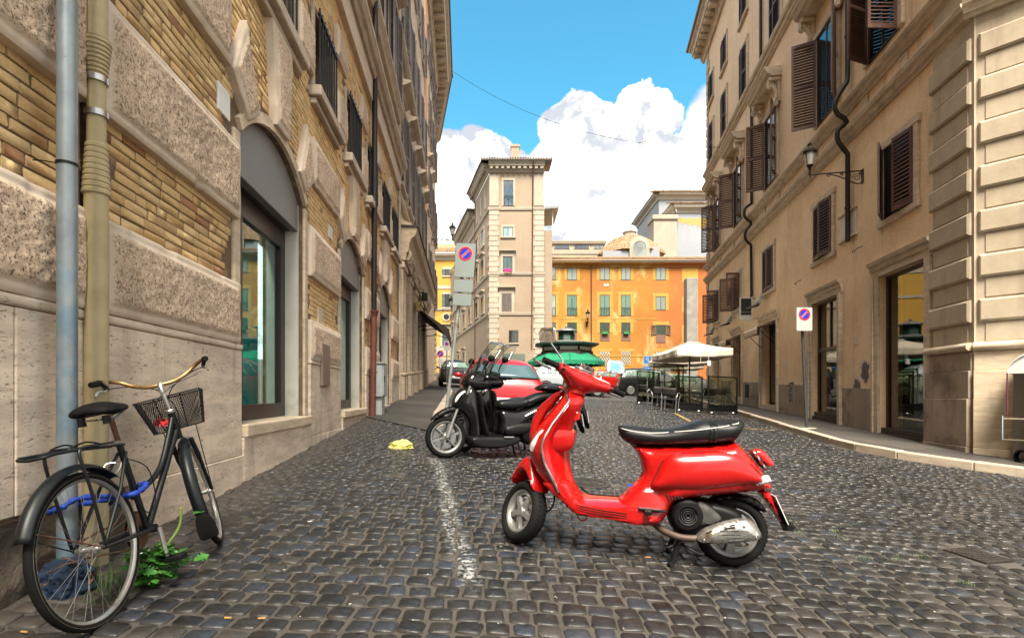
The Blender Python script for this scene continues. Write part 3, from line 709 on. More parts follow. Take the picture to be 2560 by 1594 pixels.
# ---------------------------------------------------------------- shuttered windows for every facade
m_shut = mat('brown_shutter', (.085, .040, .029), .55, var=.2, vs=3, col2=(.12, .06, .042), c2s=2.5)
m_shut2 = mat('purple_brown_shutter', (.12, .095, .088), .55, var=.2, vs=3)
m_green = mat('green_shutter', (.10, .16, .10), .6, var=.2, vs=3)
def louvre(F, parent, hinge, u_dir, w, z0, z1, ang, m, slats=True, d0=.06, name='shutter', pitch=.085):
    """one louvred leaf hinged at u=hinge, swung ang degrees off the wall (0 = closed over the opening, 180 = folded back)"""
    t = F.t.normalized(); n = F.n; s = u_dir; a = rad(ang); k = F.t.length
    ax = t * s * cos(a) + n * sin(a); out = -t * s * sin(a) + n * cos(a); o = F.P(hinge, 0, d0); o.z = EYE
    P = lambda x, z, d: o + ax * x + out * d + Vector((0, 0, z))
    def bx(x0, x1, y0, y1, e0, e1, mb): mb.hexa([P(x0,y0,e0),P(x1,y0,e0),P(x1,y0,e1),P(x0,y0,e1),P(x0,y1,e0),P(x1,y1,e0),P(x1,y1,e1),P(x0,y1,e1)])
    b = MB(); st = .065; mid = (z0+z1)/2
    bx(0, st, z0, z1, -.02, .02, b); bx(w-st, w, z0, z1, -.02, .02, b)
    rails = [(z0, z0+.11), (z1-.09, z1)] + ([(mid-.04, mid+.04)] if z1-z0 > 1.9 else [])
    for r0, r1 in rails: bx(st, w-st, r0, r1, -.018, .018, b)
    sh = b.build(name, m, parent)
    fields = [(z0+.11, z1-.09)] if len(rails) == 2 else [(z0+.11, mid-.04), (mid+.04, z1-.09)]
    tot = MB()
    for f0, f1 in fields:
        nS = max(2, int((f1-f0)/pitch)); p = (f1-f0)/nS
        for i in range(nS):
            zc = f0 + (i+.5)*p; h = p*.62; q = tot if not slats else MB()
            q.hexa([P(st, zc+h*.5, -.016), P(w-st, zc+h*.5, -.016), P(w-st, zc+h*.5-.008, -.016), P(st, zc+h*.5-.008, -.016),
                    P(st, zc-h*.5+.008, .020), P(w-st, zc-h*.5+.008, .020), P(w-st, zc-h*.5, .020), P(st, zc-h*.5, .020)])
            if slats: q.build('slat', m, sh)
    if not slats: tot.build('slat', m, sh, kind='stuff')
    return sh
def window(F, parent, c, w, z0, z1, surround=.14, sd=.06, m_s=None, shut=None, m_sh=None, slats=False, hood=0, sillw=.12, silld=.14, frame_m=None, curtain=None, recess=.22, pane_m=None, ears=False, glassy=True):
    """opening dressed with a stone surround, sill, optional hood; glazing set back; shut=(angle_left, angle_right)"""
    m_s = m_s or m_sill; frame_m = frame_m or m_frame; h = w/2; k = F.t.length; 
    b = MB(); b.fbox(F, c-h, c+h, z0, z1, .004, .012); o = b.build('window', m_dark, parent)
    def part(u0, u1, za, zb, d0, d1, nm, mm, bev=0, par=None): q = MB(); q.fbox(F, u0, u1, za, zb, d0, d1); return q.build(nm, mm, par or o, bev=bev)
    if surround:
        for s in (-1, 1): u = (c+s*(h+.002), c+s*(h+surround)); part(min(u), max(u), z0, z1, -.01, sd, 'surround', m_s, .012)
        part(c-h-surround-(.05 if ears else 0), c+h+surround+(.05 if ears else 0), z1, z1+surround, -.01, sd+.012, 'lintel', m_s, .012)
    if sillw: part(c-h-surround-.06, c+h+surround+.06, z0-sillw, z0-.001, -.01, silld, 'sill', m_s, .015)
    if hood:
        part(c-h-surround-.03, c+h+surround+.03, z1+surround+.002, z1+surround+.16, -.01, .07, 'hood_frieze', m_s)
        q = MB(); zz = z1+surround+.162; q.loft([[F.P(u, z, d) for z, d in ((zz, -.01), (zz, .10), (zz+.05, .16), (zz+.08, .16+hood*.5), (zz+.14, .16+hood), (zz+.2, .16+hood), (zz+.24, .1+hood*.4), (zz+.24, -.01))] for u in (c-h-surround-.12, c+h+surround+.12)], True, True, False); q.build('hood', m_s, o)
    if glassy and not (shut and max(a or 0 for a in shut) < 40):
        fw = .05
        for s in (-1, 0, 1): u = c + s*(h-fw/2); part(u-fw/2, u+fw/2, z0, z1, .014, .034, 'sash', frame_m)
        part(c-h+fw, c+h-fw, z1-fw, z1-.001, .014, .030, 'rail', frame_m); part(c-h+fw, c+h-fw, z0+.001, z0+fw, .014, .030, 'rail', frame_m)
        for s in (-1, 1): u = (c+s*fw/2, c+s*(h-fw)); part(min(u), max(u), z0+fw, z1-fw, .0165, .0185, 'pane', pane_m or m_glass)
        if curtain:
            for s in (-1, 1): u = (c+s*fw*.6, c+s*(h-fw)); part(min(u), max(u), z0+fw, z1-fw, .0130, .0142, 'curtain', curtain)
    if shut:
        for s, a in zip((-1, 1), shut):
            if a is not None: louvre(F, parent, c + s*h, -s, h*k*.985, z0+.01, z1-.01, a, m_sh or m_shut, slats)
    return o
# palazzo piano nobile, second building, far building on the left
for c in (14.3, 16.0): window(FL, pal, c-.2, 1.05, 9.0, 11.6, .16, .08, m_sill, (168, 170), m_shut2, c < 15, .2, curtain=None)
for c in (12.2,): window(FL, pal, c, 1.05, 9.0, 11.6, .16, .08, m_sill, (168, 170), m_shut2, False, .2)
moulding(FL, 1, 16.85, [(19.6, -.02), (19.6, .2), (19.8, .3), (20., .8), (20.3, .9), (20.5, .9), (20.5, -.02)], m_sill, pal, 'cornice')

m_plA = stucco('peach_plaster_left', (.60, .46, .33), (.54, .40, .27), 0, samt=.35)
m_plB = stucco('salmon_plaster', (.56, .30, .17), (.50, .26, .14), 0, samt=.3)
m_pil = travertine('shop_pilaster_stone', (.45, .35, .245), .25, stain=.7)
shopb = thing('shop_building', 'peach plastered house with stone shop front and heavy cornice past the brick palazzo', 'building', FL.P(17.2, -1.4 - 0, .0))
V1 = 28.4
b = MB(); b.fbox(FL, U1+.005, V1, -1.2, 22., -.5, 0); b.build('wall', m_plA, shopb)
# shop front: pilasters on pedestals, doors between, entablature with a tiled ledge
for i, u in enumerate((17.15, 17.75, 19.3, 19.85, 21.6, 22.2, 24.2, 24.8, 26.8, 27.6)):
    g0 = gz(*FL.P(u, 0).xy) - EYE
    b = MB(); b.fbox(FL, u-.2, u+.2, g0-.1, g0+.75, 0, .22); p = b.build('pilaster', m_pil, shopb, bev=.02)
    b = MB(); b.fbox(FL, u-.17, u+.17, g0+.85, 4.0, 0, .17); b.build('shaft', m_pil, p, bev=.015)
    b = MB(); b.fbox(FL, u-.23, u+.23, g0+.752, g0+.848, 0, .25); b.build('pedestal_cap', m_pil, p, bev=.03)
    b = MB(); b.fbox(FL, u-.21, u+.21, 4.002, 4.22, 0, .22); b.build('capital', m_pil, p, bev=.04)
    b = MB(); b.tube([FL.P(u, 4.55, .16), FL.P(u, 4.62, .30), FL.P(u, 4.5, .36), FL.P(u, 4.3, .26)], .09, 6); b.build('scroll', m_pil, p)
for u0, u1 in ((18.0, 19.05), (20.1, 21.35), (22.45, 23.95), (25.05, 26.55)):
    b = MB(); b.fbox(FL, u0, u1, -1, 3.6, .004, .02); d_ = b.build('shop_door', m_dark, shopb)
    for s in (0, 1): b = MB(); a = u0 if s == 0 else u1-.07; b.fbox(FL, a, a+.07, -1, 3.6, .021, .06); b.build('frame', m_frame, d_)
    b = MB(); b.fbox(FL, u0+.07, u1-.07, -.4, 3.5, .024, .028); b.build('pane', m_glass, d_)
moulding(FL, 16.95, 28.3, [(4.25, 0), (4.25, .25), (4.5, .28), (4.55, .34), (4.75, .36), (4.95, .42), (5.05, .55), (5.25, .6), (5.3, .62), (5.62, .02)], m_pil, shopb, 'entablature')
b = MB(); b.fprism(FL, [(16.9, 5.31), (28.35, 5.31), (28.35, 5.36), (16.9, 5.36)], .02, .66); b.build('ledge_flashing', mat('dark_flashing', (.03, .027, .025), .6), shopb)
for c in (18.0, 20.3, 22.6, 24.9, 27.2):
    window(FL, shopb, c, 1.0, 6.9, 9.6, .16, .07, m_sill, (168, 170), m_shut2, c < 19, .22)
    window(FL, shopb, c, 1.0, 12.0, 14.3, .16, .07, m_sill, (168, 170), m_shut2, False, 0, .08, .1)
    window(FL, shopb, c, 1.0, 16.6, 18.6, .16, .07, m_sill, (168, 170), m_shut2, False, 0, .08, .1)
moulding(FL, U1, V1, [(11.1, 0), (11.1, .12), (11.2, .2), (11.35, .22), (11.35, 0)], m_sill, shopb)
moulding(FL, U1, V1, [(6.1, 0), (6.1, .1), (6.2, .15), (6.3, .15), (6.3, 0)], m_sill, shopb)
salm = thing('salmon_building', 'salmon and cream house with modillion cornice at the far end of the left row', 'building', FL.P(30, -.6, 0))
V2 = 39.0
b = MB(); b.fbox(FL, V1+.005, V1+1.3, -1.2, 23.4, -.5, .05); b.build('corner_strip', mat('orange_strip', (.62, .30, .15), .8, var=.1), salm)
b = MB(); b.fbox(FL, V1+1.305, V2, -1.2, 23.4, -.5, 0); b.build('wall', m_plA, salm)
FW = Frame(FL.P(V2, 0).xy, (-.224, 1)); 
b = MB(); b.fbox(FW, .01, 10, -1.2, 23.4, -3, 0); b.build('side_wall', m_plA, salm)
for c in (31.2, 33.6, 36.0, 38.2):
    for z0, z1 in ((6.2, 8.6), (10.6, 13.2), (15.4, 17.6), (19.4, 21.0)):
        window(FL, salm, c, 1.0, z0, z1, .16, .07, m_sill, (168, 170), m_shut2, False, .18 if z0 == 10.6 and c < 35 else 0, .07, .09)
for k in range(12):
    z = -.3 + k*.42; b = MB(); b.fbox(FL, V2-.9, V2+.05, z, z+.34, -.3, .09 + .02*(k % 2)); b.build('quoin', m_pil, salm, bev=.03)
def modillion_cornice(F, u0, u1, z, depth, m, parent, step=.8):
    moulding(F, u0, u1, [(z-.9, 0), (z-.9, .12), (z-.75, .18), (z-.72, .25), (z-.45, .28), (z-.42, depth*.8), (z-.2, depth*.85), (z-.12, depth), (z, depth+.03), (z, 0)], m, parent, 'cornice')
    n = int((u1-u0)/step)
    for i in range(n):
        u = u0 + (i+.5)*(u1-u0)/n; b = MB(); b.fbox(F, u-.14, u+.14, z-.66, z-.425, .2, depth*.74); b.build('modillion', m, parent)
modillion_cornice(FL, V1+.02, V2+.3, 23.3, 1.15, m_sill, salm); modillion_cornice(FW, -.2, 10, 23.3, 1.15, m_sill, salm)
for f, u0, u1 in ((FL, V1, V2+.35), (FW, -.3, 10)):
    b = MB(); b.fbox(f, u0, u1, 23.302, 23.42, -.4, 1.28); b.build('eaves_gutter', mat('gutter_grey', (.16, .15, .14), .5, .4), salm)
# ---------------------------------------------------------------- ochre palazzo on the right
FR = Frame((6.86, 0), (.157, 1), -1)
m_och = stucco('ochre_brickwork', (.80, .585, .375), (.73, .515, .31), 1., samt=.45)
m_och2 = stucco('ochre_plaster', (.76, .575, .395), (.70, .515, .34), 0, samt=.45)
m_rs = travertine('dressed_stone_right', (.53, .43, .32), .15, stain=.5)
m_dado = mat('grey_dado', (.33, .26, .20), .8, var=.18, vs=1.5, col2=(.17, .125, .095), c2s=1.2, bump=.003)
grime(m_dado, col=(.09, .07, .055), amount=.6)
m_qn = stucco('quoin_render', (.45, .375, .275), (.39, .32, .23), 0, samt=.45)
och = thing('ochre_palazzo', 'ochre palazzo with brown shutters and shop windows along the right pavement', 'building', FR.P(18, -.9, 0))
OP = [(11.12, 12.92), (15.13, 16.9), (20.3, 22.0), (25.2, 26.6), (29.5, 30.8)]; OH = 2.83; E0, E1 = 9.7, 33.0
b = MB(); us = [E0] + [x for p in OP for x in p] + [E1]
for i in range(0, len(us), 2): b.fbox(FR, us[i], us[i+1], -2, OH, -.5, 0)
b.fbox(FR, E0, E1, OH, 7.0, -.5, 0); b.build('wall', m_och, och)
b = MB(); b.fbox(FR, E0, E1, 7.002, 21.2, -.5, -.01); b.build('upper_wall', m_och2, och)
b = MB(); b.fbox(Frame(FR.P(E1, 0).xy, (1, -.157), -1), .02, 14, -1, 21.2, -.5, 0); b.build('end_wall', m_och2, och)
for i, (a, c) in enumerate(OP):                                 # stone doorcases
    for s, u in ((-1, a), (1, c)):
        q = MB(); lo, hi = (u-.27, u-.002) if s < 0 else (u+.002, u+.27)
        q.fbox(FR, lo, hi, -1.6, OH, -.02, .055); dj = q.build('door_jamb', m_rs, och, bev=.012)
        q = MB(); m0, m1 = (u-.27, u-.17) if s < 0 else (u+.17, u+.27); q.fbox(FR, m0, m1, -1.6, OH, .056, .09); q.build('moulding', m_rs, dj, bev=.012)
    moulding(FR, a-.31, c+.31, [(OH, -.02), (OH, .055), (OH+.15, .058), (OH+.16, .09), (OH+.26, .10), (OH+.29, .15), (OH+.37, .17), (OH+.37, -.02)], m_rs, och, 'door_lintel')
    if i > 1:
        for u in (a-.002, c+.002):
            q = MB(); q.fbox(FR, min(u, u), u+.004, -1.4, OH, -.5, -.02)
            q.build('reveal', m_rs, och)
m_wood = mat('dark_wood', (.045, .026, .02), .45, var=.25, vs=4)
g0, g1 = [], []
segs = [(E0+1.2, OP[0][0]-.29)] + [(OP[i][1]+.275, OP[i+1][0]-.275) for i in range(4)] + [(OP[4][1]+.275, E1)]
for a, c in segs:
    if c - a < .2: continue
    zz = [gz(*FR.P(u, 0).xy) + .125 - EYE for u in (a, c)]
    q = MB(); q.fprism(FR, [(a, zz[0]-.1), (c, zz[1]-.1), (c, zz[1]+1.03), (a, zz[0]+1.06)], -.02, .022); q.build('dado', m_dado, och, bev=.006)
def shopfront(a, c, zb, transom=None, mull=False, name='shop_window'):
    q = MB(); q.fbox(FR, a, c, zb-.12, zb, -.24, -.02); o = q.build(name, m_wood, och, bev=.008)
    q = MB(); q.fbox(FR, a, c, zb-.8, zb-.125, -.2, .03); q.build('stall_riser', m_wood, o, bev=.008)
    for u in (a, c-.07): q = MB(); q.fbox(FR, u, u+.07, zb, OH-.07, -.22, -.13); q.build('stile', m_wood, o, bev=.006)
    q = MB(); q.fbox(FR, a, c, OH-.07, OH-.002, -.22, -.13); q.build('head', m_wood, o)
    if transom:
        q = MB(); q.fbox(FR, a+.07, c-.07, transom-.06, transom+.06, -.22, -.125); q.build('transom', m_wood, o)
        q = MB(); q.fbox(FR, (a+c)/2-.03, (a+c)/2+.03, transom+.06, OH-.07, -.21, -.14); q.build('mullion', m_wood, o)
    q = MB(); q.fbox(FR, a+.07, c-.07, zb, OH-.07, -.182, -.174); q.build('pane', glass('dark_shop_glass', (.62, .60, .52), .015, .35), o)
    q = MB(); zz0, zz1 = zb-.1, OH+.1; 
    for f in ((a-.3, a-.25, zz0, zz1, -2.6, -.5), (c+.25, c+.3, zz0, zz1, -2.6, -.5), (a-.3, c+.3, zz0, zz1, -2.66, -2.6), (a-.3, c+.3, zz1, zz1+.05, -2.6, -.5), (a-.3, c+.3, zz0-.05, zz0, -2.6, -.2)): q.fbox(FR, *f)
    q.build('dark_interior', mat('shop_interior', (.07, .055, .035), .8, var=.3, vs=1), o); return o
shopfront(*OP[0], -.80); shopfront(*OP[1], -.55, 1.36)
for (a, c), zb in zip(OP[2:], (-.42, -.1, .1)):
    q = MB(); q.fbox(FR, a, c, zb-.6, zb, -.30, .04); o = q.build('shop_door', m_rs, och)
    q = MB(); q.fbox(FR, a, c, zb, OH, -.32, -.30); q.build('door_leaf', m_dark, o)
    q = MB(); q.fbox(FR, a+.06, c-.06, zb+.1, OH-.4, -.285, -.28); q.build('pane', m_glass, o)
    for u in (a, (a+c)/2-.03, c-.06): q = MB(); q.fbox(FR, u, u+.06, zb, OH, -.298, -.26); q.build('stile', m_wood, o)
# mezzanine, piano nobile and upper windows
MZ = [12.1, 16.1, 21.2, 26.0, 30.3]
for c, sh, sl in zip(MZ, ((9, 32), (9, 7), (4, 4), (96, 104), (92, 104)), (1, 1, 1, 0, 0)):
    window(FR, och, c, 1.22, 4.12, 5.78, .17, .055, m_rs, sh, m_shut, bool(sl), 0, .15, .075, None, recess=.2, ears=True)
PN = [12.75, 15.85, 20.95, 25.8, 30.3]
for i, c in enumerate(PN):
    window(FR, och, c, 1.35, 8.25, 10.95, .2, .07, m_rs, ((100, 60) if i == 0 else (150, 112)), m_shut, i < 3, 0, .0, .1, m_wood)
    if i:
        for s in (-1, 1):
            u = c + s*.98
            q = MB(); q.tube(spline([FR.P(u, 10.95, .06), FR.P(u, 10.80, .13), FR.P(u, 10.92, .2), FR.P(u, 11.06, .14), FR.P(u, 11.3, .12), FR.P(u, 11.55, .26), FR.P(u, 11.62, .38), FR.P(u, 11.48, .40), FR.P(u, 11.46, .32)], 4), .075, 6); k_ = q.build('console', m_rs, och)
            q = MB(); q.fbox(FR, u-.11, u+.11, 10.9, 11.66, -.01, .10); q.build('backing', m_rs, k_, bev=.02)
            q = MB(); q.fbox(FR, u-.15, u+.15, 11.662, 11.8, -.01, .42); q.build('block', m_rs, k_, bev=.03)
        q = MB(); q.loft([[FR.P(u, z, d) for z, d in ((11.8, -.01), (11.8, .34), (11.88, .42), (11.9, .5), (12.02, .56), (12.1, .62), (12.14, .62), (12.14, -.01))] for u in (c-1.2, c+1.2)], True, True, False); q.build('window_hood', m_rs, och)
    for s in (-1, 1): q = MB(); u = c + s*.85; q.fbox(FR, u-.16, u+.16, 7.1, 7.56, -.01, .035); q.build('panel_strip', m_rs, och, bev=.01)
for c in (12.6, 16.0, 20.4, 24.8, 28.6, 31.8):
    window(FR, och, c, 1.15, 13.62, 16.0, .2, .06, m_rs, (6, 8) if c > 22 else (6, 3), m_shut, False, 0, .1, .1)
    window(FR, och, c, 1.15, 17.4, 18.9, .15, .05, m_rs, (4, 6), m_shut, False, 0, .12, .12)
sc = [(0, -.02), (0, .05), (.05, .07), (.07, .12), (.17, .14), (.2, .2), (.28, .23), (.32, .23), (.32, -.02)]
moulding(FR, E0, E1+.1, [(6.78+z, d) for z, d in sc], m_rs, och); moulding(FR, E0, E1+.1, [(7.58+z*.8, d*1.05) for z, d in sc], m_rs, och)
moulding(FR, E0, E1+.1, [(13.15+z*1.2, d*1.1) for z, d in sc], m_rs, och)
modillion_cornice(FR, E0, E1+.8, 21.75, .95, m_rs, och, .62)
b = MB(); b.fbox(FR, E0, E1+1., 21.752, 21.9, -.4, 1.1); b.build('eaves_gutter', MATS['gutter_grey'], och)
for k in range(34):
    z = -.2 + k*.64
    if 6.7 < z < 7.9 or 12.9 < z < 13.6 or z > 20.4: continue
    q = MB(); q.fbox(FR, E1-(.75 if k % 2 else .5), E1+.04, z, z+.54, -.3, .06); q.build('quoin', m_qn, och, bev=.03)
m_plq = mat('plaque_marble', (.52, .49, .45), .5, var=.06)
def plaque(F, u0, u1, z0, z1, label, m=m_plq, d=.03, moul=True, name='plaque', cat='plaque', group=None):
    t = thing(name, label, cat, F.P((u0+u1)/2, z0, 0)); q = MB(); q.fbox(F, u0, u1, z0, z1, .001, d); q.build('slab', m, t, bev=.004)
    if moul:
        for z in (z0-.06, z1+.002): q = MB(); q.fbox(F, u0-.04, u1+.04, z, z+.058, .001, d+.04); q.build('edge_moulding', m_rs, t, bev=.012)
    return t
plaque(FR, 14.05, 15.0, 4.25, 4.9, 'blank marble street plaque beside the dark downpipe')
# ---------------------------------------------------------------- rusticated corner house, right edge
cor = thing('corner_house', 'pale rusticated corner house with chunky quoins at the right edge', 'building', FR.P(9.9, -1, 0))
KC = FR.P(9.62, 0, .10); FK = Frame(KC.xy, (.66, -.75), 1)
b = MB(); b.fbox(FR, 9.62, 10.80, -2, 20, -.6, .05); b.fbox(FK, .05, 7, -2, 20, -.6, -.05); b.build('wall', m_qn, cor)
for k in range(16):
    z = 1.30 + .79*k
    if 6.3 < z < 7.8: continue
    for F, u0, u1, d0 in ((FR, 9.68, 10.86, .04), (FK, .10, 3.2, -.06)):
        q = MB(); d1 = d0 + .075; e = .035; s0 = -1
        q.loft([[F.P(u, zz, d) for u, zz in ((u0+i_, z+i_), (u1-i_, z+i_), (u1-i_, z+.40-i_), (u0+i_, z+.40-i_))] for d, i_ in ((d0-.02, 0), (d1-.03, 0), (d1, e))], True, True, False); q.build('quoin', m_qn, cor)
        q = MB(); q.fbox(F, u0+.09, u1-.09, z-.36, z-.03, d0-.02, d0+.025); q.build('recessed_course', m_qn, cor, bev=.008)
for F, u0, u1, dd in ((FR, 9.66, 10.95, .05), (FK, .03, 7, -.05)):
    q = MB(); q.tube([F.P(u0, .86, dd+.04), F.P(u1, .86, dd+.04)], .075, 10); q.build('torus_moulding', m_rs, cor)
    for a, c, z0, z1, d in ((u0, u1, .43, .76, .03), (u0, u1, -.08, .425, .07), (u0, u1, -.95, -.085, .10), (u0, u1, -2, -.955, .115)):
        n = 1 if F is FR else 5
        for i in range(n):
            q = MB(); q.fbox(F, a+(c-a)*i/n+.003, a+(c-a)*(i+1)/n-.003, z0, z1, dd-.04, dd+d); q.build('base_stone', m_trav2 if F is FK else m_dado, cor, bev=.01)
moulding(FK, -.1, 7, [(6.78+z, d-.02) for z, d in sc], m_rs, cor)
# ---------------------------------------------------------------- drainpipes, lamps and small fittings on the walls
m_pipe = mat('brown_pipe', (.02, .016, .014), .45, .3, var=.3, vs=4)
m_rustpipe = mat('red_brown_pipe', (.13, .045, .03), .55, .1, var=.25, vs=4)
m_cream = mat('cream_pipe', (.40, .33, .185), .5, var=.14, vs=2.2, col2=(.29, .235, .12), c2s=2.2, c2=(.5, .7)); grime(m_cream, col=(.12, .10, .05), amount=.5)
m_blue = mat('blue_grey_galvanised', (.20, .23, .25), .42, .35, var=.18, vs=6, col2=(.13, .19, .235), c2s=2.6, c2=(.5, .62), rvar=.15); grime(m_blue, col=(.30, .27, .24), amount=.35)
def pipe(F, pts, r, label, m, name='drainpipe', brk=(), lower=None):
    t = thing(name, label, 'drainpipe', F.P(pts[-1][0], pts[-1][1], pts[-1][2]))
    q = MB(); q.tube([F.P(*p) for p in pts], r, 12); q.build('pipe', m, t)
    for u, z, d in brk:
        q = MB(); q.lathe([(r+.003, -.02), (r+.016, -.02), (r+.016, .02), (r+.003, .02)], 12, Matrix.Translation(F.P(u, z, d)), caps=False); q.build('bracket', m, t)
    if lower:
        q = MB(); q.tube([F.P(*p) for p in lower[0]], r*1.12, 12); q.build('lower_pipe', lower[1], t)
        q = MB(); q.lathe([(r*1.13, -.13), (r*1.5, -.02), (r*1.7, 0), (r*1.7, .03), (r*1.1, .03)], 12, Matrix.Translation(F.P(*lower[0][0]))); q.build('collar', lower[1], t)
    return t
u = 14.35
pipe(FR, [(u, 20, .1), (u, 8.6, .1)] + spline([(u, 8.4, .1), (u, 8.25, .2), (u, 8.05, .32), (u, 7.8, .42), (u, 7.55, .36), (u, 7.42, .2), (u, 7.3, .12)], 4)[1:] + spline([(u, 7.25, .12), (u, 7.15, .3), (u, 6.98, .36), (u, 6.8, .33), (u, 6.62, .22), (u, 6.45, .1)], 4) + [(u, 4.4, .1), (u, 4.1, .1)], .062, 'dark brown downpipe looping round the string courses by the marble plaque', m_pipe, brk=[(u, 5.0, .1), (u, 9.6, .1), (u, 12, .1)])
u = 23.3
pipe(FR, [(u, 13.1, .08), (u, 8.4, .08)] + spline([(u, 8.3, .08), (u, 8.1, .34), (u, 7.75, .36), (u, 7.5, .12)], 4) + spline([(u, 7.4, .1), (u, 7.1, .32), (u, 6.75, .32), (u, 6.5, .1)], 4) + [(u, 4.3, .08), (u, 4.1, .16)], .06, 'slim dark downpipe ending above the hanging shop sign', m_pipe)
pipe(FR, [(22.0, 20.9, .08), (22.0, 13.6, .08)], .06, 'upper downpipe between the top floor windows of the ochre palazzo', m_pipe)
pipe(FL, [(12.1, 19, .14), (11.62, 1.82, .14)], .062, 'long brown downpipe with rust red foot beside the grey cabinet', m_pipe, brk=[], lower=([(11.6, 1.78, .14), (11.42, -.62, .14)], m_rustpipe))
pipe(FL, [(16.83, 9, .07), (16.83, -.5, .07)], .04, 'thin pale pipe in the seam where the brick palazzo ends', mat('pale_pipe', (.42, .38, .32), .6, var=.15))
q = MB()
# cream pipe with ribbed funnels, galvanised post
cp = thing('drainpipe', 'cream drainpipe with ribbed funnel joints behind the bicycle', 'drainpipe', FL.P(2.97, -1.05, .09))
cc = FL.P(2.90, 0, .10)
def seg(z0, z1, r): q = MB(); q.lathe([(r, EYE+z0), (r, EYE+z1)], 20, Matrix.Translation((cc.x, cc.y, 0)), caps=True); q.build('pipe', m_cream, cp)
seg(-1.12, 1.09, .056); seg(1.35, 1.72, .044); seg(1.9, 3.6, .052)
def funnel(z0, z1, r0, r1):
    q = MB(); pr = []; n = 9
    for i in range(n):
        f = i/n; z = z0 + (z1-z0)*f; r = r0 + (r1-r0)*f; dz = (z1-z0)/n; pr += [(r, EYE+z), (r+.004, EYE+z+dz*.2), (r+.004, EYE+z+dz*.75), (r, EYE+z+dz*.9)]
    pr.append((r1, EYE+z1)); q.lathe(pr, 20, Matrix.Translation((cc.x, cc.y, 0)), caps=True); q.build('ribbed_funnel', m_cream, cp, sharp=25)
funnel(1.08, 1.36, .062, .046); funnel(1.71, 1.92, .046, .070)
for z in (1.52, 1.705, 2.19): q = MB(); q.lathe([(.046, EYE+z-.016), (.056, EYE+z-.016), (.056, EYE+z+.016), (.046, EYE+z+.016)], 20, Matrix.Translation((cc.x, cc.y, 0))); q.build('clamp', m_steel, cp)
gp_ = at(168, 985, 2.6); gp = thing('galvanised_post', 'blue grey galvanised post standing in front of the cream drainpipe', 'post', (gp_.x, gp_.y, gz(gp_.x, gp_.y)))
q = MB(); q.lathe([(.042, -.02), (.042, 2.86)], 20, Matrix.Translation((gp_.x, gp_.y, gz(gp_.x, gp_.y))), caps=True); q.build('tube', m_blue, gp)
q = MB(); q.lathe([(.046, 2.86), (.047, 3.9)], 20, Matrix.Translation((gp_.x-.012, gp_.y, gz(gp_.x, gp_.y))), caps=True); q.build('sleeve', m_blue, gp)
ct = at(168, 411, 2.6); q = MB(); q.lathe([(.0425, -.006), (.046, -.006), (.046, .006), (.0425, .006)], 20, Matrix.Translation((gp_.x, gp_.y, ct.z)))
q.tube([Vector((gp_.x-.04, gp_.y-.02, ct.z)), Vector((gp_.x-.09, gp_.y-.03, ct.z+.006)), Vector((gp_.x-.14, gp_.y-.03, ct.z+.008))], .003, 5)
q.build('cable_tie', m_black, None, label='black cable tie round the blue grey post', cat='cable tie')
plaque(FL, 4.53, 4.76, 2.42, 2.66, 'small blank white plaque on yellow brick left of the first shop arch', mat('white_plate', (.74, .74, .70), .5, var=.05), .02, False)
plaque(FL, 8.25, 8.47, 2.43, 2.62, 'small pale plate high on the brick pier between two arches', mat('pale_plate', (.60, .58, .52), .6, var=.05), .02, False)
plaque(FL, 7.62, 7.84, .98, 1.24, 'pale letter box plate on brick beside the first shop door', mat('pale_plate2', (.50, .42, .32), .6, var=.05), .03, False)
plaque(FL, 7.58, 7.98, .12, .72, 'brown metal hatch in the rough block between the first two arches', mat('brown_plate', (.20, .15, .12), .55, .2, var=.06), .10, False, 'metal_hatch', 'hatch')
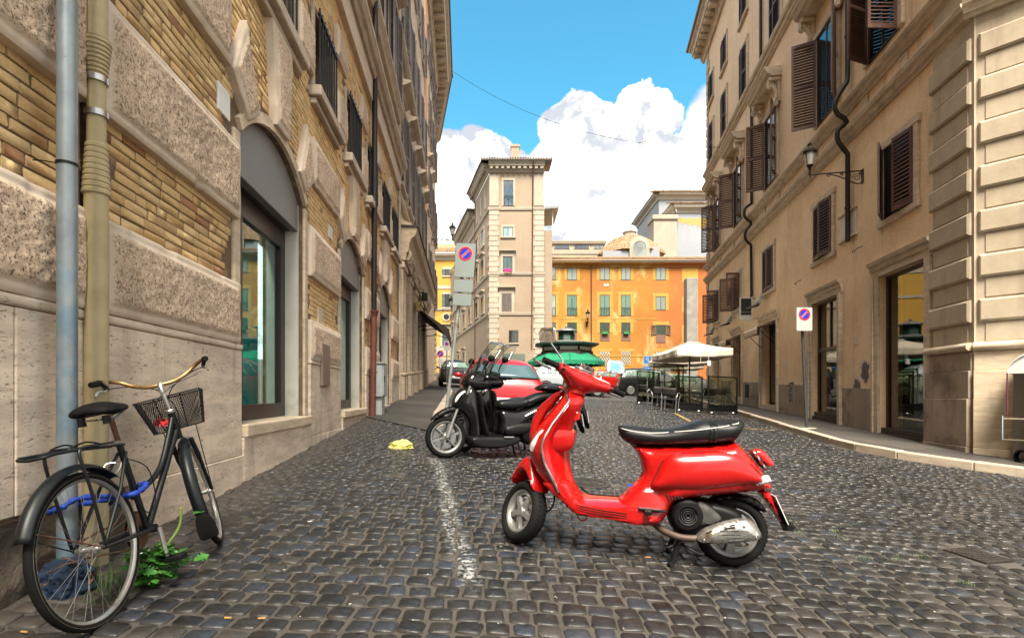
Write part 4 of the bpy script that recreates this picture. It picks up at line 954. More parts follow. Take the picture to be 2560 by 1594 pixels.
# lamp on wrought iron bracket
m_lampglass = mat('lamp_glass', (.55, .50, .44), .35, var=.1, trans=.5)
def wall_lamp(F, u, z, L, label, s=1., group=None):
    t = thing('wall_lamp', label, 'street lamp', F.P(u, z, 0), group=group); P = lambda d, h, s_=0: F.P(u + s_, z + h, d)
    q = MB(); q.tube([P(0, .02), P(L, .0)], .018*s, 8); q.build('arm', m_darkmetal, t)
    q = MB(); q.fbox(F, u-.05*s, u+.05*s, z-.3*s, z+.06*s, .0, .02); q.build('wall_plate', m_darkmetal, t)
    q = MB(); q.tube(spline([P(.0, -.28*s), P(.15*s, -.30*s), P(.35*s, -.2*s), P(.6*s, -.08*s), P(.78*s, -.03)], 5), .014*s, 6); q.build('brace', m_darkmetal, t)
    q = MB()
    for cx_, cz_, r_ in ((.14, -.14, .1), (.33, -.09, .07), (.5, -.05, .045), (.82, -.05, .055), (.06, -.05, .04)):
        q.tube([P(cx_*s + r_*s*(1-i/22)*cos(i*.55), cz_*s + r_*s*(1-i/22)*sin(i*.55)) for i in range(19)], .009*s, 5)
    q.build('scrollwork', m_darkmetal, t, kind='stuff')
    c = P(L, 0); T = Matrix.Translation(c) @ Matrix.Scale(s, 4)
    q = MB(); q.lathe([(.0, -.08), (.018, -.06), (.012, -.03), (.03, 0), (.03, .04), (.022, .09), (.05, .2), (.085, .23), (.085, .25)], 12, T); q.build('lamp_foot', m_darkmetal, t)
    q = MB(); q.lathe([(.082, .25), (.135, .56)], 12, T); q.build('glass', m_lampglass, t, sharp=10)
    q = MB()
    for i in range(4): a = i*pi/2 + .4; q.tube([T @ Vector((.085*cos(a), .085*sin(a), .25)), T @ Vector((.138*cos(a), .138*sin(a), .56))], .006*s, 5)
    q.build('glass_bars', m_darkmetal, t, kind='stuff')
    q = MB(); q.lathe([(.135, .555), (.165, .56), (.17, .6), (.145, .62), (.11, .67), (.05, .70), (.035, .74), (.05, .76), (.05, .8), (.015, .83), (.0, .86)], 12, T); q.build('cap', m_darkmetal, t); return t
wall_lamp(FR, 13.75, 5.72, 1.27, 'black street lantern on scrolled iron bracket beside the dark downpipe, right side')
wall_lamp(FL, 34.5, 10.0, 1.35, 'street lantern on scrolled bracket at the far end of the left row', 1.3)
wall_lamp(FL, 37.5, 5.9, 1.2, 'lower lantern on the far left corner, above the round road sign', 1.2)
# ---------------------------------------------------------------- tan corner tower in the middle distance
m_tan = stucco('tan_plaster', (.30, .235, .17), (.265, .205, .145), 0, samt=.2, c2s=.25)
m_cream2 = stucco('cream_stone', (.39, .345, .275), (.345, .30, .235), 0, samt=.25)
m_tile = mat('roof_tile', (.26, .165, .09), .85, var=.3, vs=5, rnd=.35, col2=(.34, .25, .15), c2s=3)
m_curt = mat('white_curtain', (.62, .62, .58), .8, var=.15, vs=6)
m_pale_glass = glass('pale_window_glass', (.92, .97, .97), .02, .8)
m_flower = mat('pink_flower', (.55, .05, .30), .7, var=.3, vs=20)
def tiled(F, u0, u1, z0, d0, z1, d1, parent, step=.24, r=.075):
    """a pitched roof plane carrying rows of barrel tiles"""
    b = MB(); b.add([F.P(u0, z0-.03, d0), F.P(u1, z0-.03, d0), F.P(u1, z1-.03, d1), F.P(u0, z1-.03, d1)], [(0, 1, 2, 3)]); rf = b.build('roof', m_tile, parent, fix=False)
    q = MB(); rr = random.Random(1); n = int((u1-u0)/step); L = hypot(z1-z0, d1-d0); m = max(1, int(L/.45))
    for i in range(n):
        u = u0 + (i+.5)*(u1-u0)/n
        for j in range(min(m, 6)):
            a, c = j/m, min(1, (j+1.12)/m); ju = rr.uniform(-.012, .012)
            pa, pc = F.P(u+ju, z0+(z1-z0)*a+.02, d0+(d1-d0)*a), F.P(u-ju, z0+(z1-z0)*c, d0+(d1-d0)*c)
            t = F.t.normalized(); up = Vector((0, 0, 1)); rings = []
            for p, rad_ in ((pa, r*1.08), (pc, r*.86)): rings.append([p + t*rad_*cos(pi*k/4) + up*rad_*sin(pi*k/4) for k in range(5)])
            q.loft(rings, False, False, True)
    q.build('roof_tile', m_tile, rf, kind='stuff', sharp=0); return rf
FT = Frame((0, 52), (1, 0), 1); YT = 52 / FPX
def X52(p): return (p - CX) * YT
def Z52(p): return (HY - p) * YT
tower = thing('tan_tower', 'tall tan corner house with pale quoins, bracketed eaves and a chimney, centre of the square', 'building', (0.4, 52, gz(.4, 52)))
A, B_ = -2.2, 3.1
b = MB(); b.box(A, B_, 52, 60, EYE, EYE+21.5); b.build('wall', m_tan, tower)
FT2 = Frame((A, 52), (-.2505, 1), -1)
b = MB(); b.fbox(FT2, 8.02, 20, 0, 19.8, -4, -.02); b.fbox(FT2, 20.02, 42, 0, 17.8, -4, -.05); b.build('wing', m_tan, tower)
b = MB(); b.fbox(FT2, .03, 8, 0, 21.45, -1.8, 0.0); b.build('side_wall', m_tan, tower)
for F, u0, u1, z in ((FT, A-.05, B_+.05, 22.4), (FT2, -.05, 8.3, 22.4), (FT2, 8.3, 20, 20.6)):
    modillion_cornice(F, u0, u1, z, .72, m_cream2, tower, .5)
    b = MB(); b.fbox(F, u0-(.7 if F is FT else .5), u1+.7*(F is FT), z+.002, z+.12, -.3, .9); b.build('eaves_gutter', mat('brown_gutter', (.10, .07, .05), .5, .3), tower)
tiled(FT, A-.8, B_+.8, 22.54, .85, 23.3, -4, tower)
b = MB(); b.box(-.1, .75, 53.5, 54.3, EYE+22.6, EYE+24.7); b.box(-.16, .81, 53.44, 54.36, EYE+24.702, EYE+24.98); b.build('chimney', m_tan, tower, bev=.03)
for s, u0, u1 in ((0, A-.03, A+.95), (1, B_-1.02, B_+.03)):
    k = 0; z = 1.4
    while z < 17.6:
        w = .12 if k % 2 else 0; q = MB(); a, c = (u0, u1-w) if s == 0 else (u0+w, u1)
        q.fbox(FT, a, c, z, z+.46, -.2, .05 + (.03 if z < 9 else 0)); q.build('quoin', m_cream2, tower, bev=.02); z += .5; k += 1
    q = MB(); q.fbox(FT, u0+.05, u1-.05, 18.3, 21.3, -.2, .06); q.build('pilaster', m_cream2, tower)
for k in range(32):
    if k % 2 == 0: q = MB(); z = 1.4 + k*.5; q.fbox(FT2, -.02, .7, z, z+.46, -.1, .05); q.build('side_quoin', m_cream2, tower)
for z in (17.85, 11.55, 7.65):
    for F, u0, u1 in ((FT, A-.1, B_+.1), (FT2, -.1, 30)): moulding(F, u0, u1, [(z, 0), (z, .08), (z+.12, .12), (z+.3, .14), (z+.3, 0)], m_cream2, tower)
def win_px(F, par, sc, x0, x1, y0, y1, **kw):
    return window(F, par, ((x0+x1)/2-CX)*sc, (x1-x0)*sc, (HY-y1)*sc, (HY-y0)*sc, **kw)
K = dict(m_s=m_cream2, frame_m=mat('brown_frame', (.07, .045, .03), .5), recess=.1)
win_px(FT, tower, YT, 1259, 1283, 451, 515, surround=.2, sillw=0, pane_m=m_pale_glass, **K)
win_px(FT, tower, YT, 1258, 1282, 568, 592, surround=.22, pane_m=m_pale_glass, curtain=m_curt, **K)
o = win_px(FT, tower, YT, 1257, 1281, 641, 682, surround=.22, hood=.15, curtain=m_curt, **K)
win_px(FT, tower, YT, 1254, 1279, 733, 780, surround=.25, hood=.2, shut=(0, 0), m_sh=m_shut2, glassy=False, **K)
win_px(FT, tower, YT, 1272, 1296, 825, 857, surround=.0, **K)
q = MB(); q.fbox(FT, X52(1260), X52(1311), Z52(951), Z52(884), .004, .02); so = q.build('shop_window', mat('dark_green_glass', (.012, .028, .022), .25), tower)
q = MB(); q.fbox(FT, X52(1259), X52(1312), Z52(902), Z52(884), .021, .06); q.build('shutter_box', mat('green_grey', (.10, .13, .11), .5), so)
q = MB()
for k in range(7): u = X52(1260.5+3.7*k); q.tube([FT.P(u, Z52(515), .2), FT.P(u, Z52(492), .2)], .02, 5)
q.tube([FT.P(X52(1259), Z52(492), .2), FT.P(X52(1284), Z52(492), .2)], .025, 5); q.build('balcony_rail', m_darkmetal, tower, kind='stuff')
fl = thing('flower_box', 'pink flowers on the window ledge of the tan tower', 'flowers', FT.P(X52(1269), Z52(682), .1)); q = MB(); rr = random.Random(8)
q.fbox(FT, X52(1261), X52(1278), Z52(684), Z52(679), .035, .2); q.build('trough', m_tile, fl)
q = MB()
for k in range(60): q.sphere(FT.P(X52(rr.uniform(1260, 1279)), Z52(rr.uniform(672, 681)), rr.uniform(.05, .25)), rr.uniform(.04, .08), 5, 3)
q.build('blossom', m_flower, fl, kind='stuff')
for u, rows in ((3.2, (12.1, 8.3, 15.2)), (6.4, (12.1, 8.3, 15.2)), (11, (12.1, 8.3, 15)), (15, (12.1, 8.3, 3.5)), (19.5, (12.1, 8.3, 3.5)), (25, (11.6, 8.1)), (31, (11.6, 8.1))):
    for z in rows: window(FT2, tower, u, 1.3, z, z+1.7, .22, .08, m_cream2, None, None, False, .2 if z < 15 else 0, frame_m=K['frame_m'])
for z0, z1 in ((18.6, 20.6),):
    for u in (2, 4.2, 6.4): q = MB(); q.fbox(FT2, u-.4, u+.4, z0, z1, .0, .05); q.build('panel', m_cream2, tower)
q = MB(); q.tube([FT.P(X52(1332), 22.3, .9), FT.P(X52(1332), 21.2, .12), FT.P(X52(1329), 4.5, .12)], .06, 6); q.build('downpipe', m_rustpipe, tower)
q = MB(); q.tube([FT2.P(7.2, 22.3, .9), FT2.P(7.2, 21.3, .12), FT2.P(7.2, 3, .12)], .06, 6); q.build('downpipe', m_rustpipe, tower)
b = MB(); b.box(B_+.03, B_+.85, 52.6, 58, EYE, EYE+16.1); b.build('stair_tower', m_tan, tower)
b = MB(); b.hexa([(B_-.1, 52, EYE+18.0), (B_+1.4, 52, EYE+18.1), (B_+1.4, 58, EYE+18.3), (B_-.1, 58, EYE+18.1), (B_-.1, 52, EYE+18.25), (B_+1.5, 52, EYE+18.3), (B_+1.5, 58, EYE+18.5), (B_-.1, 58, EYE+18.3)]); b.build('canopy', mat('zinc', (.2, .21, .21), .5, .5), tower)
b = MB(); b.bar((B_+.9, 52.6, EYE+16.1), (B_+.9, 52.6, EYE+18.1), .08); b.build('canopy_post', m_white, tower)
b = MB(); b.box(B_+.06, B_+.8, 52.7, 57, EYE+16.1, EYE+16.6); b.build('terrace_glass', m_pale_glass, tower)
# ---------------------------------------------------------------- orange palazzo across the square
def orange_mat():
    m = stucco('orange_limewash', (.31, .118, .015), (.36, .178, .024), 0, samt=.0, c2s=.16); t = NT(m.node_tree); b = m.node_tree.nodes['Principled BSDF']
    src = b.inputs['Base Color'].links[0].from_socket; P = t.n('ShaderNodeNewGeometry').outputs['Position']
    n = t.noise(t.vmath('MULTIPLY', P, (1., 1., .55)), .42, 7, .68, .4); c = t.mix(t.math('MULTIPLY', t.ramp(n, .53, .68), .8), src, (.56, .40, .17))
    n2 = t.noise(t.vmath('MULTIPLY', P, (1.4, 1., .35)), .35, 7, .68, .2); c = t.mix(t.math('MULTIPLY', t.ramp(n2, .54, .68), .7), c, (.36, .13, .035))
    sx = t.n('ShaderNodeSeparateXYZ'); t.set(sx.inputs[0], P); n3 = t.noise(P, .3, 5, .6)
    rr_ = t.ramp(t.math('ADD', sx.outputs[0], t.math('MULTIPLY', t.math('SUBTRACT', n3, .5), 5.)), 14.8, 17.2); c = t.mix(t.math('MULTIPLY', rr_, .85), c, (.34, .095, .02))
    t.set(b.inputs['Base Color'], c); return m
m_or = orange_mat(); m_yel = mat('yellow_band_paint', (.41, .23, .045), .85, var=.2, vs=.8, col2=(.50, .25, .045), c2s=.6)
FO = Frame((0, 55), (1, 0), 1); YO = 55 / FPX
XO = lambda p: (p - CX)*YO; ZO = lambda p: (HY - p)*YO
orb = thing('orange_palazzo', 'orange four storey palazzo with yellow window bands closing the square', 'building', (10, 55, gz(10, 55)))
b = MB(); b.box(XO(1361), XO(1840), 55, 64, EYE-.6, EYE+13.5); b.build('wall', m_or, orb)
moulding(FO, XO(1361), XO(1840), [(13.0, 0), (13.0, .1), (13.2, .14), (13.3, .4), (13.5, .5), (13.5, 0)], m_or, orb, 'eaves_cornice')
b = MB(); b.tube([FO.P(XO(1360), 13.6, .58), FO.P(XO(1840), 13.6, .58)], .09, 8); b.build('gutter', MATS['brown_gutter'], orb)
tiled(FO, XO(1361), XO(1840), 13.72, .6, 15.2, -4, orb)
moulding(FO, XO(1361), XO(1840), [(3.85, 0), (3.85, .04), (3.97, .04), (3.97, 0)], m_yel, orb); moulding(FO, XO(1361), XO(1640), [(7.72, 0), (7.72, .03), (7.8, .03), (7.8, 0)], m_yel, orb)
KO = dict(m_s=m_yel, frame_m=K['frame_m'], sd=.025, surround=.32, sillw=0, recess=.1)
cols = [(1365, 1389), (1418, 1442), (1499.5, 1524), (1553, 1576), (1639.5, 1664)]
m_gbox = mat('green_planter', (.03, .22, .07), .5); m_brpan = mat('brown_panel', (.16, .085, .06), .6, var=.2)
for i, (x0, x1) in enumerate(cols):
    win_px(FO, orb, YO, x0, x1, 667, 700, curtain=m_curt, pane_m=m_pale_glass, **KO)
    if i < 4:
        win_px(FO, orb, YO, x0, x1, 737, 789, pane_m=m_pale_glass, curtain=mat('green_curtain', (.30, .50, .42), .7), **KO)
        q = MB()
        for k in range(7): u = XO(x0 + (x1-x0)*k/6); q.tube([FO.P(u, ZO(789), .12), FO.P(u, ZO(769), .12)], .018, 5)
        q.tube([FO.P(XO(x0), ZO(769), .12), FO.P(XO(x1), ZO(769), .12)], .022, 5); q.build('balcony_rail', m_darkmetal, orb, kind='stuff')
        win_px(FO, orb, YO, x0, x1, 806, 832, curtain=m_curt, **KO)
        q = MB(); q.fbox(FO, XO(x0), XO(x1), ZO(852), ZO(832.5), .005, .03); q.build('brown_panel', m_brpan, orb)
        pb = thing('planter', ['green planter under the first third floor window from the tower', 'green planter in the orange wall just right of the kiosk cap', 'green planter left of the middle lattice windows on the orange wall', 'green planter right of its twin above the lattice windows'][i], 'planter', FO.P(XO((x0+x1)/2), ZO(835), .15), group='green planters on the orange palazzo')
        q = MB(); q.fbox(FO, XO(x0+5), XO(x1-5), ZO(835), ZO(831), .05, .3); q.build('trough', m_gbox, pb, bev=.02)
        q = MB(); rr = random.Random(i)
        for k in range(24): q.sphere(FO.P(XO(rr.uniform(x0+5, x1-5)), ZO(831)+rr.uniform(0, .12), rr.uniform(.08, .28)), rr.uniform(.04, .08), 5, 3)
        q.build('plants', mat('planter_leaf', (.06, .16, .04), .7, var=.4, vs=20), pb, kind='stuff')
    else:
        win_px(FO, orb, YO, x0, x1, 741, 775, curtain=m_curt, pane_m=m_pale_glass, **KO); win_px(FO, orb, YO, x0, x1, 812, 836, curtain=m_curt, shut=(172, 172), m_sh=m_shut2, **KO)
        q = MB(); q.fbox(FO, XO(x0), XO(x1), ZO(857), ZO(836.5), .005, .03); q.build('brown_panel', m_brpan, orb)
    if i > 1:
        q = MB(); q.fbox(FO, XO(x0), XO(x1), ZO(911), ZO(878), .004, .02); lw = q.build('lattice_window', mat('pale_blind', (.50, .46, .36), .7, var=.2, vs=4), orb)
        for za, zb, ua, ub in ((914, 911.2, x0-7, x1+7), (877.8, 871, x0-7, x1+7)): q = MB(); q.fbox(FO, XO(ua), XO(ub), ZO(za), ZO(zb), -.01, .03); q.build('surround', m_yel, lw)
        q = MB(); w, h = XO(x1)-XO(x0), ZO(878)-ZO(911)
        for s in (-1, 1):
            for k in range(-4, 5):
                pts = []
                for t_ in np.linspace(0, 1, 21):
                    u = k*w/4 + t_*h*.62; 
                    if 0 <= u <= w: pts.append(FO.P((XO(x0)+u) if s > 0 else (XO(x1)-u), ZO(911)+t_*h, .05))
                if len(pts) > 1: q.bar(pts[0], pts[-1], .035, .02, (0, 1, 0))
        q.build('lattice', m_shut, lw, kind='stuff')
for (y0, y1) in ((668, 706), (741, 781), (812, 860)):
    q = MB(); q.fbox(FO, XO(1705), XO(1745), ZO(y1), ZO(y0), -.01, .02); q.build('blind_window', m_yel, orb)
q = MB(); q.tube([FO.P(XO(1478), 13.5, .3), FO.P(XO(1478), 13.0, .1), FO.P(XO(1478), 1, .1)], .06, 6); q.build('downpipe', m_rustpipe, orb)
for x in (1512.5, 1519.5): q = MB(); q.fbox(FO, XO(x-2.5), XO(x+2.5), ZO(714.5), ZO(709.5), -.01, .05); q.build('vent', m_white, orb)
q = MB(); q.fbox(FO, XO(1640), XO(1663), ZO(960), ZO(922), .004, .03); q.build('street_door', m_brpan, orb)
wall_lamp(FO, XO(1467), ZO(806), .7, 'old lantern bracketed on the orange wall by its downpipe', 1.5)
pil = thing('concrete_pillar', 'tall grey concrete pillar in front of the orange palazzo behind the cream parasol', 'pillar', at(1731, 985, 50).xy.to_3d() + Vector((0, 0, gz(16.8, 50))))
q = MB(); rr = random.Random(3); x0, x1 = at(1717, 0, 50).x, at(1745, 0, 50).x; zb, zt = gz(16.8, 50)-.2, at(0, 694, 50).z
rings = []
for i in range(9): z = zb + (zt-zb)*i/8; j = .02; rings.append([(x0+rr.uniform(-j, j), 50, z), (x1+rr.uniform(-j, j), 50, z), (x1+rr.uniform(-j, j), 51, z), (x0+rr.uniform(-j, j), 51, z)])
q.loft(rings, True, True, False); q.build('shaft', mat('old_concrete', (.22, .205, .185), .9, var=.2, vs=1.5, bump=.02, bs=10, col2=(.30, .28, .25), c2s=.8), pil, bev=.05)
# ---------------------------------------------------------------- church and roofs behind
m_chw = stucco('church_white', (.28, .295, .32), (.25, .265, .29), 0, samt=.2, c2s=.2)
m_chc = stucco('church_cream', (.35, .31, .245), (.31, .27, .21), 0, samt=.2, c2s=.3)
ch = thing('church', 'white church with tiled roof and low dome rising behind the orange palazzo', 'church', (22, 74, gz(22, 74)))
b = MB(); b.box(20.6, 34, 75, 88, EYE+4, EYE+28.0); b.build('nave', m_chw, ch)
FN, FNs = Frame((0, 75), (1, 0), 1), Frame((20.6, 75), (0, 1), -1)
for F, u0, u1 in ((FN, 20.5, 34), (FNs, -.1, 13)): moulding(F, u0, u1, [(27.2, 0), (27.2, .15), (27.6, .25), (27.8, .7), (28.1, .8), (28.1, 0)], m_chc, ch, 'cornice')
def hip(x0, x1, y0, y1, z, rise, ins, nm='roof'):
    q = MB(); q.loft([[(x0, y0, z), (x1, y0, z), (x1, y1, z), (x0, y1, z)], [(x0+ins, y0+ins, z+rise), (x1-ins, y0+ins, z+rise), (x1-ins, y1-ins, z+rise), (x0+ins, y1-ins, z+rise)]], True, True, False); r_ = q.build(nm, m_tile, ch)
    q = MB(); n = int((x1-x0)/.36)
    for i in range(n): x = x0 + (i+.5)*(x1-x0)/n; q.tube([(x, y0-.05, z+.03), (x, y0+ins, z+rise+.03)], .1, 6)
    q.build('roof_tile', m_tile, r_, kind='stuff', sharp=0)
hip(19.7, 36, 74.1, 89, EYE+28.12, 1.0, 3.2)
FA = Frame((0, 68), (1, 0), 1); b = MB(); b.prism([(20.85, 68), (34, 68), (34, 74.9), (20.35, 74.9)], lambda p: Vector((p[0], p[1], EYE+4)), lambda p: Vector((p[0], p[1], EYE+24.0))); b.build('apse', m_chw, ch)
moulding(FA, 20.4, 34, [(23.0, 0), (23.0, .12), (23.3, .2), (23.6, .6), (24.0, .7), (24.0, 0)], m_chc, ch, 'cornice')
FAs = Frame((20.85, 68), (-.072, 1), -1); moulding(FAs, -.4, 7, [(23.0, 0), (23.0, .12), (23.3, .2), (23.6, .6), (24.0, .7), (24.0, 0)], m_chc, ch, 'cornice')
hip(20.0, 36, 67.2, 76, EYE+24.02, .8, 2.4)
q = MB(); q.fprism(FAs, [(2, 15.8), (3, 15.8), (3, 19.2), (2.75, 19.8), (2.5, 20), (2.25, 19.8), (2, 19.2)], .004, .03); q.build('slit_window', mat('blue_dark_glass', (.03, .05, .09), .2), ch)
YA = 68/FPX; pts = []; rr = random.Random(12)
for x in np.linspace(1692, 1790, 34): pts.append(((x-CX)*YA, (HY-(546+rr.uniform(-2, 2)))*YA))
for x in np.linspace(1790, 1692, 40): f = (x-1692)/98; pts.append(((x-CX)*YA, (HY-(556+16*f+rr.uniform(-7, 8)))*YA))
q = MB(); q.fprism(FA, pts, .003, .02); q.build('bared_plaster', mat('bare_ochre', (.42, .27, .09), .9, var=.2), ch)
b = MB(); b.box(17.9, 20.8, 67.5, 70, EYE+4, EYE+22); b.build('pier', m_chc, ch); b = MB(); b.box(17.7, 21, 67.3, 70.2, EYE+22.002, EYE+22.6); b.build('pier_cap', m_chc, ch, bev=.1)
DCX, DCY = 14.5, 66; YD = 62.4/FPX
b = MB(); b.lathe([(3.55, EYE+10), (3.55, EYE+16.5), (3.75, EYE+16.7), (3.75, EYE+16.9)], 8, Matrix.Translation((DCX, DCY, 0)) @ Matrix.Rotation(pi/8, 4, 'Z'), caps=True); b.build('drum', m_chc, ch, sharp=20)
b = MB(); b.lathe([(4.35, EYE+16.9), (4.3, EYE+17.0), (3.5, EYE+17.9), (2.5, EYE+18.7), (1.4, EYE+19.3), (.8, EYE+19.5)], 8, Matrix.Translation((DCX, DCY, 0)) @ Matrix.Rotation(pi/8, 4, 'Z'), caps=True); dm = b.build('dome_roof', m_tile, ch, sharp=20)
q = MB(); rr = random.Random(4)
for i in range(72):
    a = 2*pi*i/72
    for (r0, z0), (r1, z1) in zip([(4.25, 17.05), (3.9, 17.46), (3.45, 17.95), (2.95, 18.36), (2.45, 18.74)], [(3.8, 17.5), (3.4, 17.96), (2.9, 18.4), (2.4, 18.78), (1.9, 19.06)]):
        f = 1/cos(((a + pi/8) % (pi/4)) - pi/8) * cos(pi/8); A_, B2 = [Vector((DCX + r*f*cos(a), DCY + r*f*sin(a), EYE+z)) for r, z in ((r0, z0), (r1, z1))]
        q.tube([A_, B2], .07, 5)
q.build('roof_tile', m_tile, dm, kind='stuff', sharp=0)
b = MB(); b.lathe([(.8, EYE+19.4), (.8, EYE+19.8), (.95, EYE+19.9), (.3, EYE+20.2)], 8, Matrix.Translation((DCX, DCY, 0)), caps=True); b.build('dome_cap', m_chc, ch, sharp=20)
FD = Frame((0, 62.0), (1, 0), 1); xc = (1599-CX)*62/FPX
arch2 = lambda r, zc, n=12: [(xc + r*cos(pi*i/n), zc + r*sin(pi*i/n)) for i in range(n+1)]
b = MB(); b.fprism(FD, [(xc+1.15, 14.5)] + arch2(1.15, 17.2) + [(xc-1.15, 14.5)], -2.5, 0); dw = b.build('dormer', m_chc, ch)
b = MB(); b.fprism(FD, [(xc+.75, 15.9)] + arch2(.75, 17.0) + [(xc-.75, 15.9)], .004, .03); b.build('arched_window', m_pale_glass, dw)
b = MB(); b.fprism(FD, [(xc+.75, 15.9)] + arch2(.75, 17.0) + [(xc-.75, 15.9)] + [(xc-.85, 15.9)] + arch2(.85, 17.0)[::-1] + [(xc+.85, 15.9)], .0, .08); b.build('window_frame', m_chc, dw)
b = MB(); b.box(xc-4.2, xc-1.2, 62.3, 66, EYE+12, EYE+16.7); b.box(xc+1.2, xc+2.4, 62.3, 66, EYE+12, EYE+17.2); b.build('parapet', m_chw, dw)
rh = thing('rooftop_house', 'low cream attic with ribbon windows behind the orange roof beside the tan tower', 'building', (7.5, 66, gz(7.5, 66)))
b = MB(); b.box(4.3, 11.5, 66, 72, EYE, EYE+18.7); b.build('wall', m_chc, rh)
FH = Frame((0, 66), (1, 0), 1)
for x0, x1 in ((1386, 1423), (1436, 1472), (1486, 1510)):
    sc = 66/FPX; win_px(FH, rh, sc, x0, x1, 612, 623, surround=.1, sillw=0, pane_m=m_pale_glass, m_s=m_chc, frame_m=K['frame_m'])
moulding(FH, 4.2, 11.6, [(18.5, 0), (18.5, .2), (18.8, .3), (18.9, .3), (18.9, 0)], m_chc, rh, 'cornice')
b = MB(); b.box(9, 11.5, 67, 69, EYE+18.71, EYE+19.3); b.build('roof_hut', m_chc, rh)
F63 = Frame((0, 63), (1, 0), 1); tiled(F63, 4.0, 12.6, 16.4, 0, 16.9, -2, rh, .3, .1)
b = MB(); b.box(3.9, 12.6, 63, 65.5, EYE+10, EYE+16.2); b.build('lower_wall', mat('yellow_wall', (.60, .42, .18), .9, var=.1), rh)
def antenna(x, y0, y1, Y, label, big):
    p = at(x, y1, Y); t = thing('antenna', label, 'antenna', p); h = at(x, y0, Y).z - p.z; q = MB(); q.tube([p, p + Vector((0, 0, h))], .05, 5); q.build('mast', m_steel, t)
    for k in range(4 if big else 3):
        z = h*(.55 + .13*k); q = MB(); q.tube([p + Vector((-.7+.1*k, 0, z)), p + Vector((.7-.1*k, 0, z))], .025, 5)
        for i in range(5): xx = -.6 + .3*i; q.tube([p + Vector((xx, -.25, z)), p + Vector((xx, .25, z))], .016, 4)
        q.build('crossbar', m_steel, t)
antenna(1535, 522, 598, 68, 'tall thin aerial mast with cross rods left of the tiled dome', True); antenna(1478, 556, 602, 68, 'short aerial on the cream attic behind the orange roof', False)
# ---------------------------------------------------------------- yellow house at the end of the left street
m_yw = stucco('yellow_limewash', (.47, .27, .045), (.44, .245, .037), 0, samt=.2, c2s=.2)
YH = Frame((0, 80), (1, 0), 1); sy = 80/FPX; yx = lambda p: (p-CX)*sy; yz = lambda p: (HY-p)*sy
yb = thing('yellow_house', 'bright yellow house with green shutters and round window at the end of the left street', 'building', (-9, 80, gz(-9, 80)))
b = MB(); b.box(-24, -3, 80, 90, EYE-1, EYE+20.9); b.build('wall', m_yw, yb)
moulding(YH, -24, -3, [(20.0, 0), (20., .15), (20.4, .25), (20.6, .7), (20.9, .8), (20.9, 0)], m_cream2, yb, 'cornice'); tiled(YH, -20, -3, 21.0, .9, 23.6, -4, yb, .4, .13)
for y0, y1 in ((673, 689), (735, 768)): win_px(YH, yb, sy, 1111, 1124, y0, y1, surround=.3, sillw=.2, m_s=m_cream2, shut=(170, 170), m_sh=m_green, frame_m=K['frame_m'])
for z, h in ((yz(776), .35), (yz(890), 1.5), (yz(722), .5)): q = MB(); q.fbox(YH, -20, -3.2, z, z+h, -.05, .08); q.build('white_band', m_cream2, yb)
rc = (yx(1116), yz(792)); q = MB(); q.prism([(rc[0]+.62*cos(2*pi*i/20), rc[1]+.62*sin(2*pi*i/20)) for i in range(20)], lambda p: YH.P(p[0], p[1], .01), lambda p: YH.P(p[0], p[1], .12)); q.build('round_surround', m_cream2, yb)
q = MB(); q.prism([(rc[0]+.42*cos(2*pi*i/20), rc[1]+.42*sin(2*pi*i/20)) for i in range(20)], lambda p: YH.P(p[0], p[1], .125), lambda p: YH.P(p[0], p[1], .13)); q.build('round_window', m_dark, yb)
win_px(YH, yb, sy, 1106, 1124, 822, 864, surround=.35, hood=.25, m_s=m_cream2, frame_m=K['frame_m'])
q = MB(); q.fbox(YH, yx(1102), yx(1128), yz(945), yz(905), .0, .05); q.build('street_door', mat('dark_green_door', (.03, .06, .055), .6), yb)
for x0, x1, y0, y1 in ((1097, 1102, 945, 900), (1128, 1133, 945, 900), (1095, 1135, 903, 893)): q = MB(); q.fbox(YH, yx(x0), yx(x1), yz(y0) if y0 > y1 else yz(y1), yz(y1) if y0 > y1 else yz(y0), .0, .12); q.build('door_surround', m_cream2, yb)
wall_lamp(YH, yx(1144), yz(852), .6, 'small lantern on the yellow house behind the left sign post', 1.3)
# cable over the street
q = MB(); A_, B2 = at(1127, 176, 33), at(1800, 368, 27); M_ = [A_.lerp(B2, t_) + Vector((0, 0, -1.3*(1-(2*t_-1)**2))) for t_ in np.linspace(0, 1, 24)]
cb = thing('overhead_cable', 'thin overhead cable with dangling wire stretched across the street against the clouds', 'cable', A_); q.tube(M_, .011, 4); q.build('span', m_darkmetal, cb)
j = M_[17]; q = MB(); q.tube([j, j + Vector((.35, -.1, .05)), j + Vector((.05, -.1, -.25))], .02, 4, loop=True); q.build('clamp', m_darkmetal, cb); q = MB(); q.tube([j + Vector((.05, 0, -.2)), j + Vector((-.4, 0, -.9)), j + Vector((-.9, 0, -1.5))], .010, 4); q.build('dangling_wire', m_darkmetal, cb)
